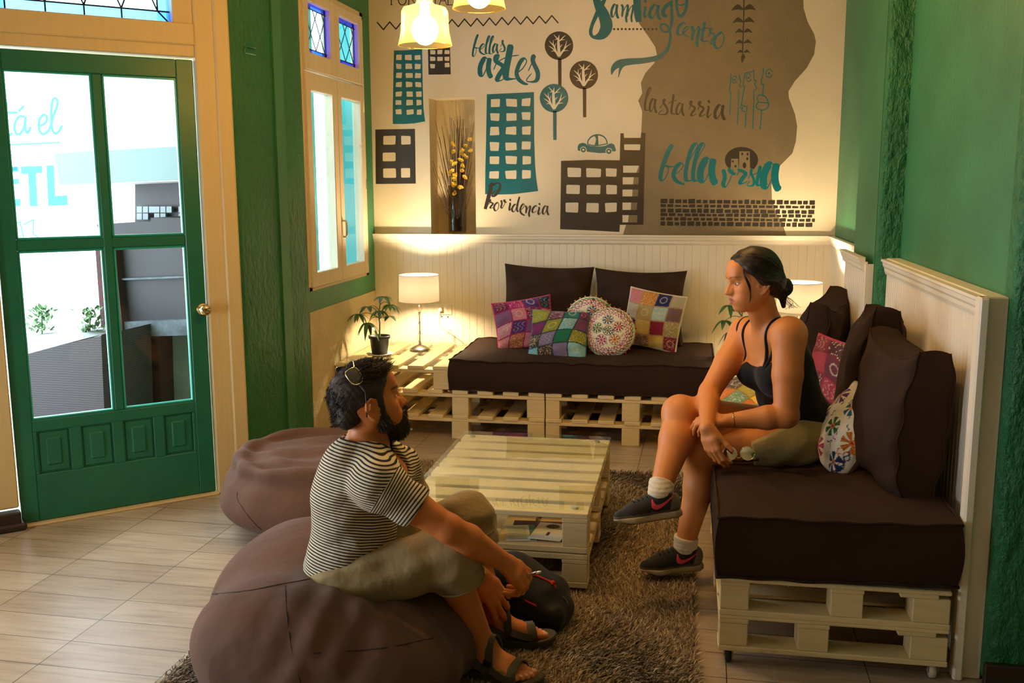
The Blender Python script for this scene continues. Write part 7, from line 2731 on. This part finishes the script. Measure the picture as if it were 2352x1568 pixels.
# neckline: low in front, higher behind; open under the arms
c0 = T(.10, 0, .345); c1 = T(-.10, 0, .43)
nn = unit(np.cross(c1 - c0, lat)); nn = nn if nn @ up > 0 else -nn
F.keep(lambda X, Y, Z: (X - c0[0]) * nn[0] + (Y - c0[1]) * nn[1] + (Z - c0[2]) * nn[2])
F.keep(lambda X, Y, Z: -((X - T(0, 0, .02)[0]) * up[0] + (Y - T(0, 0, .02)[1]) * up[1] + (Z - T(0, 0, .02)[2]) * up[2]))
F.cut(ell(T(.13, 0, .385), (.075, .060, .055), TR), .01)
for s_, a, b_ in ((-1, 'lsh', 'lelb'), (1, 'rsh', 'relb')):
    F.cut(cap(J[a] + up * .03, J[a] * .7 + J[b_] * .3, .058, .052), .008)
me = F.mesh('tank_top', 1)
top = np_obj('tank_top', me, BK, wom)
FT = F
q = MB()
TSK = Fld((.0, 3.46, .70), (.62, 4.16, 1.16), .004)
w_torso(TSK)
TSK.u(cap(T(-.005, 0, .42), nk, .050, .046), .03)


def on_skin(p, out=.0035):
    """lift a guide point onto the skin from outside"""
    c = T(-.01, (T.inv(p)[0][1]) * .75, .36)
    d = unit(np.array(p) - c)
    return TSK.hit(np.array(p) + d * .09, -d, .2, .0015, out)


def strap(guide, w=.0058):
    P_ = np.array([on_skin(g) for g in crom([T(*g) for g in guide], 7)])
    for _ in range(2):
        P_[1:-1] = (P_[:-2] + 2 * P_[1:-1] + P_[2:]) / 4
    q.tube(P_, w, 8)


for s_ in (-1, 1):
    strap([(.10, s_ * .062, .335), (.085, s_ * .070, .40), (.045, s_ * .078, .455), (-.02, s_ * .075, .475), (-.085, s_ * .045, .43)])
    strap([(.10, s_ * .066, .335), (.080, s_ * .090, .39), (.045, s_ * .108, .435), (-.02, s_ * .128, .445), (-.07, s_ * .115, .42), (-.105, s_ * .085, .36)])
q.build('shoulder_strap', BK, top, True)

# khaki shorts
KS = fabric('khaki_cotton', srgb(168, 150, 96), .08, .88, 900, .5, 14, .016, .2)
F = Fld((-.02, 3.50, .46), (.66, 4.14, .80), .004)
F.u(ell(T(-.005, 0, .025), (.131, .182, .095), TR), 0)
hm = []
for a, b_, t in (('lhip', 'lkn', .52), ('rhip', 'rkn', .50)):
    ad = unit(J[b_] - J[a]); he = J[a] * (1 - t) + J[b_] * t
    ra = .100; rb_ = .100 + (.060 + .014 - .100) * t
    F.u(cap(J[a], he + ad * .03, ra, rb_ + .004), .03); hm.append((he, ad))
F.disp(lambda X, Y, Z: .0028 * np.sin(46 * X + 24 * Y + 3 * np.sin(18 * Z)) * np.clip((X - .25) * 5, .2, 1))
for he, ad in hm:
    lo = he - .13; hi = he + .13; g = half(ad, he, lo, hi); fc = cap(he, he + ad * .12, .112, .112)
    F.cut((lambda X, Y, Z, g=g, fc=fc: np.maximum(g[0](X, Y, Z), fc[0](X, Y, Z)), lo, hi), 0)
wb = T(0, 0, .105)
F.keep(lambda X, Y, Z: (X - wb[0]) * up[0] + (Y - wb[1]) * up[1] + (Z - wb[2]) * up[2])
np_obj('shorts', F.mesh('shorts', 1), KS, wom)

# hair: smooth, drawn back into a low bun
HW = hair_mat('dark_hair', (.024, .014, .009), .45, 0)
F = Fld(HO - .20, HO + .20, .003)
F.u(ell(HL(-.016, 0, .034), np.array([.105, .085, .092]), HR), 0)
F.u(cap(HL(-.07, -.03, -.02), HL(-.07, .03, -.02), .052, .052), .03)
F.u(cap(HL(-.085, 0, -.045), HL(-.112, 0, -.060), .036, .030), .02)
lo, hi = HO - .2, HO + .2
F.cut(half(HR.T @ np.array([.76, 0, -.65]), HL(.070, 0, .074), lo, hi), .024)
for s_ in (-1, 1):
    F.u(cap(HL(.030, s_ * .062, .055), HL(-.020, s_ * .078, .006), .016, .016), .012)     # swept over the ear
    F.u(cap(HL(-.020, s_ * .078, .006), HL(-.07, s_ * .055, -.040), .016, .018), .014)
    F.u(ell(HL(-.036, s_ * .078, .004), (.034, .018, .020), HR), .03)
    F.cut(cap(HL(.012, s_ * .10, -.040), HL(-.03, s_ * .065, -.075), .026, .026), .006)
F.disp(lambda X, Y, Z: .0012 * np.sin(150 * Z + 90 * X))
bun = HL(-.130, -.004, -.052)
F.u(ell(bun, (.034, .038, .033), HR), .008)
F.u(ell(HL(-.140, -.008, -.036), (.024, .028, .020), HR), .006)
F.u(cap(HL(-.120, 0, -.075), HL(-.122, -.004, -.125), .018, .008), .01)
me = F.mesh('hair', 1)
hair = np_obj('hair', me, HW, wom)
FH = F
q = MB()
for i in range(1000):
    s_ = rnd.choice((-1, 1)); a = rnd.uniform(0, 1)
    # from the hairline back to the bun
    u0 = s_ * (.05 + a * 1.45); v0 = .74 - 1.0 * a ** 1.2
    d0 = np.array([math.cos(v0) * math.cos(u0), math.cos(v0) * math.sin(u0), math.sin(v0)])
    d1 = unit(np.array([-1., s_ * .10, -.72]))
    om = math.acos(np.clip(d0 @ d1, -1, 1)); pts = []
    jit = rnd.uniform(.0010, .0032)
    for k in range(11):
        t = .0 + k / 10 * .92
        dd = (math.sin((1 - t) * om) * d0 + math.sin(t * om) * d1) / math.sin(om)
        dd[2] += .10 * math.sin(math.pi * t) * (1 - a); dd = unit(dd)
        o_ = HL(-.016, 0, .02); w_ = HR.T @ dd
        pts.append(FH.hit(o_ + w_ * .16, -w_, .16, .003, jit))
    pts = np.array(pts); pts[1:-1] = (pts[:-2] + 2 * pts[1:-1] + pts[2:]) / 4
    q.tube(pts, np.array([.0006] + [.0010] * 8 + [.0008, .0005]), 3, False)
for i in range(70):        # wound round the bun
    ax = unit(nrs.normal(0, 1, 3)); b0 = unit(np.cross(ax, (.3, .2, .9))); b1 = np.cross(ax, b0); ph = rnd.uniform(0, 6)
    pts = [bun + HR.T @ ((b0 * math.cos(ph + t) + b1 * math.sin(ph + t)) * np.array([.0345, .0385, .0335])) + HR.T @ ax * .004 for t in np.linspace(0, 2.6, 9)]
    q.tube(pts, .0011, 3, False)
for (p0, p1, p2, p3) in (((.066, -.0, 0), 0, 0, 0),):
    for k in range(9):   # loose strands before the near ear
        y = .050 + rnd.uniform(-.004, .006)
        q.tube(crom([HL(.052, y, .066), HL(.056 - k * .0006, .064 + k * .0006, .030), HL(.046 - k * .001, .070, -.015), HL(.040 + k * .0012, .069, -.055 - k * .003)], 6), .0008, 3, False)
for k in range(16):      # wisps at the nape and on top
    b0 = HL(-.128 + rnd.uniform(-.01, .01), rnd.uniform(-.015, .015), -.085)
    q.tube(crom([b0, b0 + HR.T @ np.array([rnd.uniform(-.03, .0), rnd.uniform(-.01, .01), -.025]), b0 + HR.T @ np.array([rnd.uniform(-.05, .01), rnd.uniform(-.02, .02), -.05])], 4), .0007, 3, False)
q.build('hair_strand', HW, hair, True)

# bracelet
wd_ = unit(J['lwri'] - J['lelb']); a0 = unit(np.cross(wd_, (0, 0, 1))); b0 = np.cross(wd_, a0)
q = MB(); c = J['lwri'] - wd_ * .022
q.tube([c + (a0 * math.cos(t) + b0 * math.sin(t)) * .0275 for t in np.linspace(0, 2 * math.pi, 29)], .0018, 6); q.build('bracelet', plain('dark_bracelet', srgb(40, 32, 26), .3), wom, True)
q = MB(); q.tube([c + (a0 * math.cos(t) + b0 * math.sin(t)) * .029 + wd_ * .002 for t in np.linspace(3.6, 4.4, 7)], .0024, 6); q.build('bracelet_clasp', M['brass'], wom, True)

# socks and running shoes
UPR = fabric('dark_mesh_shoe_fabric', srgb(40, 38, 38), .25, .8, 500, .4, 60, .004, .2)
GRY = fabric('grey_heel_fabric', srgb(112, 104, 92), .15, .8, 500, .3, 60, .004, .2)
SLM = plain('cream_grey_midsole', srgb(176, 160, 122), .7, var=.08)
OUT = plain('dark_outsole', srgb(44, 38, 30), .8)
PINK = plain('pink_shoe_mark', srgb(236, 74, 92), .5)
SOCK = fabric('white_sock_knit', srgb(226, 212, 186), .06, .95, 700, .5, 50, .006, .3)
LACE = plain('black_lace', (.012, .012, .012), .8)


def shoe(ank, toe, leg, roll_up=(0, 0, 1), near=1):
    """near = side of the shoe (y sign) turned to the camera"""
    f = unit(np.array(toe) - np.array(ank)); R = frame(f, roll_up)
    L = Loc(ank, R, .98)
    e = empty('sneaker', tuple(L(0, 0, -.08))); e.parent = wom; e.matrix_parent_inverse = wom.matrix_basis.inverted()
    c = L(.05, 0, -.04); F = Fld(c - .22, c + .22, .003)
    F.u(ell(L(-.034, 0, -.045), np.array([.036, .033, .040]), R), 0)
    F.u(cap(L(-.015, 0, -.018), L(-.02, 0, -.05), .041, .038), .02)
    F.u(cap(L(.01, 0, -.030), L(.075, 0, -.052), .036, .032), .03)
    F.u(cap(L(.04, .004, -.060), L(.11, .010, -.068), .032, .036), .03)
    F.u(cap(L(.11, .008, -.068), L(.160, .008, -.074), .036, .026), .02)
    lo, hi = c - .25, c + .25
    F.cut(half(R.T @ np.array([-.34, 0, 1.]), L(.0, 0, .006), lo, hi), .004)
    F.cut(half(R.T @ np.array([0, 0, -1.]), L(0, 0, -.082), lo, hi), .004)
    F.cut(cap(L(.0, 0, -.010), leg, .041, .045), .003)
    me = F.mesh('upper', 1)
    q_ = L.inv(F.V)
    C_ = np.tile(np.array(srgb(42, 39, 38)), (len(F.V), 1))
    C_[q_[:, 0] + .35 * q_[:, 2] < -.045] = srgb(118, 108, 94)
    C_[(q_[:, 2] < -.068)] = srgb(96, 88, 74)
    col_attr(me, C_)
    up_o = np_obj('upper', me, vcol('shoe_cloth', .85, .35, 420, .002), e)
    # sole
    F2 = Fld(c - .22, c + .22, .003)
    for a, b_, ra, rb_ in (((-.036, 0, -.09), (.03, 0, -.088), .036, .033), ((.03, .0, -.088), (.11, .010, -.088), .033, .039), ((.11, .010, -.088), (.163, .008, -.082), .039, .027)):
        F2.u(cap(L(*a), L(*b_), ra, rb_), .02)
    F2.cut(half(R.T @ np.array([.0, 0, 1.]), L(0, 0, -.076), lo, hi), .003)
    F2.cut(half(R.T @ np.array([-.0, 0, -1.]), L(0, 0, -.1005), lo, hi), .006)
    F2.cut(half(R.T @ np.array([.30, 0, -1.]), L(.13, 0, -.1005), lo, hi), .01)
    np_obj('midsole', F2.mesh('midsole', 1), SLM, e)
    q = MB(); ol = crom([(-.058, 0), (-.045, -.026), (.02, -.026), (.09, -.032), (.14, -.028), (.165, .0), (.15, .03), (.09, .036), (.02, .026), (-.05, .026)], 4, True)
    V = [L(x, y, -.1025 + .30 * max(0, x - .13)) for x, y in ol] + [L(x, y, -.097 + .30 * max(0, x - .13)) for x, y in ol]; n = len(ol)
    obj('outsole', V, [tuple(range(n - 1, -1, -1))] + [(i, (i + 1) % n, n + (i + 1) % n, n + i) for i in range(n)], OUT, e)
    # pink mark on both sides
    sw = [(-.048, -.020), (-.020, -.036), (.012, -.048), (.030, -.048), (.040, -.036), (.040, -.026), (.047, -.040), (.044, -.056), (.030, -.064), (.010, -.060), (-.018, -.044)]
    for s_ in (-1, 1):
        loop = crom(sw, 4, True); cc = [(np.mean(loop[:, 0]), np.mean(loop[:, 1]))]
        # strip between upper and lower edge
        n2 = 12; V = []
        up_e = crom([(-.050, -.016), (-.018, -.034), (.010, -.046), (.026, -.045), (.034, -.034), (.036, -.024)], n2 // 5 + 1)
        lo_e = crom([(-.050, -.017), (-.016, -.044), (.010, -.060), (.030, -.064), (.044, -.052), (.040, -.026)], n2 // 5 + 1)
        for a, b_ in zip(up_e, lo_e):
            for t in (0, .5, 1):
                p = a * (1 - t) + b_ * t
                V.append(F.hit(L(p[0], s_ * .075, p[1] + .004), -R[1] * s_, .08, .001, .0012))
        Fq = []
        for i in range(len(up_e) - 1):
            for k in (0, 1):
                Fq.append((3 * i + k, 3 * i + k + 1, 3 * i + 4 + k, 3 * i + 3 + k))
        obj('logo_mark', V, Fq, PINK, up_o, True)
    # laces
    q = MB()
    for i in range(5):
        x = .035 + i * .017
        P_ = [F.hit(L(x + .004 * math.sin(t * 3), y, .03), -R[2], .12, .0015, .003) for t, y in zip(np.linspace(0, 1, 9), np.linspace(-.024, .024, 9))]
        q.tube(P_, .0022, 5)
    kn = F.hit(L(.028, 0, .05), -R[2], .12, .0015, .004)
    for s_ in (-1, 1):
        q.tube(crom([kn, kn + R.T @ np.array([-.002, s_ * .018, .022]), kn + R.T @ np.array([.006, s_ * .022, .034]), kn + R.T @ np.array([.014, s_ * .014, .020]), kn], 5), .0019, 5)
        q.tube(crom([kn, kn + R.T @ np.array([.018, s_ * .014, .004]), kn + R.T @ np.array([.032, s_ * .020, -.012])], 5), .0019, 5)
    q.build('lace', LACE, e, True)
    # sock
    d_ = unit(np.array(leg) - np.array(ank)); F3 = Fld(np.array(ank) - .12, np.array(ank) + .12, .003)
    F3.u(cap(L(-.002, 0, -.006), np.array(ank) + d_ * .034, .0465, .0475), 0)
    F3.disp(lambda X, Y, Z: .0007 * np.sin(420 * Z))
    g = half(d_, np.array(ank) + d_ * .036, np.array(ank) - .15, np.array(ank) + .15); F3.cut(g, .003)
    so = np_obj('sock', F3.mesh('sock', 1), SOCK, wom)
    return L


ltoe = J['lank'] + unit(onY(1458, 1296, 3.62) - J['lank'] + np.array([0, 0, .066])) * .16
shoe(J['lank'], J['lank'] + np.array([-.99, -.22, -.06]), J['lkn'], (0, 0, 1))
shoe(J['rank'], J['rank'] + np.array([-.96, -.22, -.13]), J['rkn'], (-.15, .20, 1))

# sunglasses lying on the edge of the sofa under her fingers
c = onY(1705, 1047, 3.50)
e = empty('sunglasses', tuple(c), 0, 'round mirrored sunglasses held at the sofa edge in the woman\'s right hand', 'sunglasses', 'sunglasses')
mir = plain('yellow_mirror_lens', (.80, .72, .42), .04, 1.); tort = plain('dark_tortoise_frame', srgb(46, 26, 12), .25, var=.6, nscale=60)
for k, px in enumerate((1677, 1717)):
    p = onY(px, 1041, 3.50); n_ = unit(np.array([-.12 + .1 * k, -.93, .36])); a0 = unit(np.cross((0, 0, 1.), n_)); b0 = np.cross(n_, a0); r = .0245
    V = [p + n_ * .004] + [p + (a0 * math.cos(t) + b0 * math.sin(t)) * r * .55 + n_ * .0028 for t in np.linspace(0, 2 * math.pi, 28)[:-1]] + [p + (a0 * math.cos(t) + b0 * math.sin(t)) * r for t in np.linspace(0, 2 * math.pi, 28)[:-1]]
    Fq = [(0, 1 + i, 1 + (i + 1) % 27) for i in range(27)] + [(1 + i, 28 + i, 28 + (i + 1) % 27, 1 + (i + 1) % 27) for i in range(27)]
    obj('lens', V, Fq, mir, e, True)
    q = MB(); q.tube([p + (a0 * math.cos(t) + b0 * math.sin(t)) * (r + .0006) for t in np.linspace(0, 2 * math.pi, 33)], .0013, 6); q.build('rim', gd, e, True)
q = MB(); z0 = c[2] - .018
q.tube([onY(1652, 1056, 3.52), onY(1680, 1058, 3.50), onY(1717, 1058, 3.50), onY(1741, 1056, 3.52)], .0035, 6)
q.tube([onY(1741, 1056, 3.52), onY(1736, 1052, 3.64)], .003, 6); q.tube([onY(1652, 1056, 3.52), onY(1656, 1052, 3.64)], .003, 6)
q.build('frame', tort, e, True)
q = MB(); q.tube(crom([onY(1690, 1047, 3.5), onY(1697, 1052, 3.495), onY(1704, 1047, 3.5)], 5), .0016, 6); q.build('bridge', gd, e, True)
# ================================================================== shaggy rug: countless fibres, one object
RX0, RX1, RY0, RY1 = -1.60, .062, 2.20, 5.10
rb_ = MB(); rb_.bevbox((RX0 + .01, RY0 + .01, .001), (RX1 - .01, RY1 - .01, .006), .002)
rug = empty('rug', ((RX0 + RX1) / 2, (RY0 + RY1) / 2, 0), 0, 'shaggy brown rug under the coffee table and beanbags', 'rug')
rb_.build('backing', plain('rug_backing', srgb(84, 66, 46), .95), rug)
N = 150000
# denser towards the camera where single fibres can be told apart
y = nrs.rand(N); y = RY0 + (RY1 - RY0) * (y ** 1.25)
x = RX0 + (RX1 - RX0) * nrs.rand(N)
base = np.stack([x, y, np.full(N, .004)], 1)
fld = np.sin(x * 5.1 + 1.3 * np.sin(y * 3.7)) + np.sin(y * 6.3 + 1.7 * np.sin(x * 4.1))
ang = nrs.rand(N) * 2 * np.pi * .45 + fld * 1.4
lean = .35 + .75 * nrs.rand(N)
Lh = .028 + .016 * nrs.rand(N)
dirv = np.stack([np.cos(ang) * np.sin(lean), np.sin(ang) * np.sin(lean), np.cos(lean)], 1)
side = np.stack([-np.sin(ang + nrs.normal(0, .7, N)), np.cos(ang), np.zeros(N)], 1)
wdt = (.0015 + .0012 * nrs.rand(N))[:, None]
mid = base + dirv * (Lh * .55)[:, None]
tip = base + dirv * Lh[:, None] * np.array([1.25, 1.25, .80])
V = np.stack([base - side * wdt, base + side * wdt, mid + side * wdt * .9, mid - side * wdt * .9, tip], 1).reshape(-1, 3)
b5 = np.arange(N)[:, None] * 5
me = np_mesh('pile', V, b5 + np.array([[0, 1, 2, 3]]), b5 + np.array([[3, 2, 4]]))
pal = np.array([srgb(176, 152, 118), srgb(130, 104, 72), srgb(202, 182, 150), srgb(100, 76, 50), srgb(154, 128, 90)])
cc = pal[nrs.randint(0, 5, N)] * (.8 + .4 * nrs.rand(N))[:, None]
col_attr(me, np.repeat(cc, 5, 0))
o = np_obj('pile', me, vcol('rug_yarn', .8, 0, sheen=.4), rug)
o['kind'] = 'stuff'
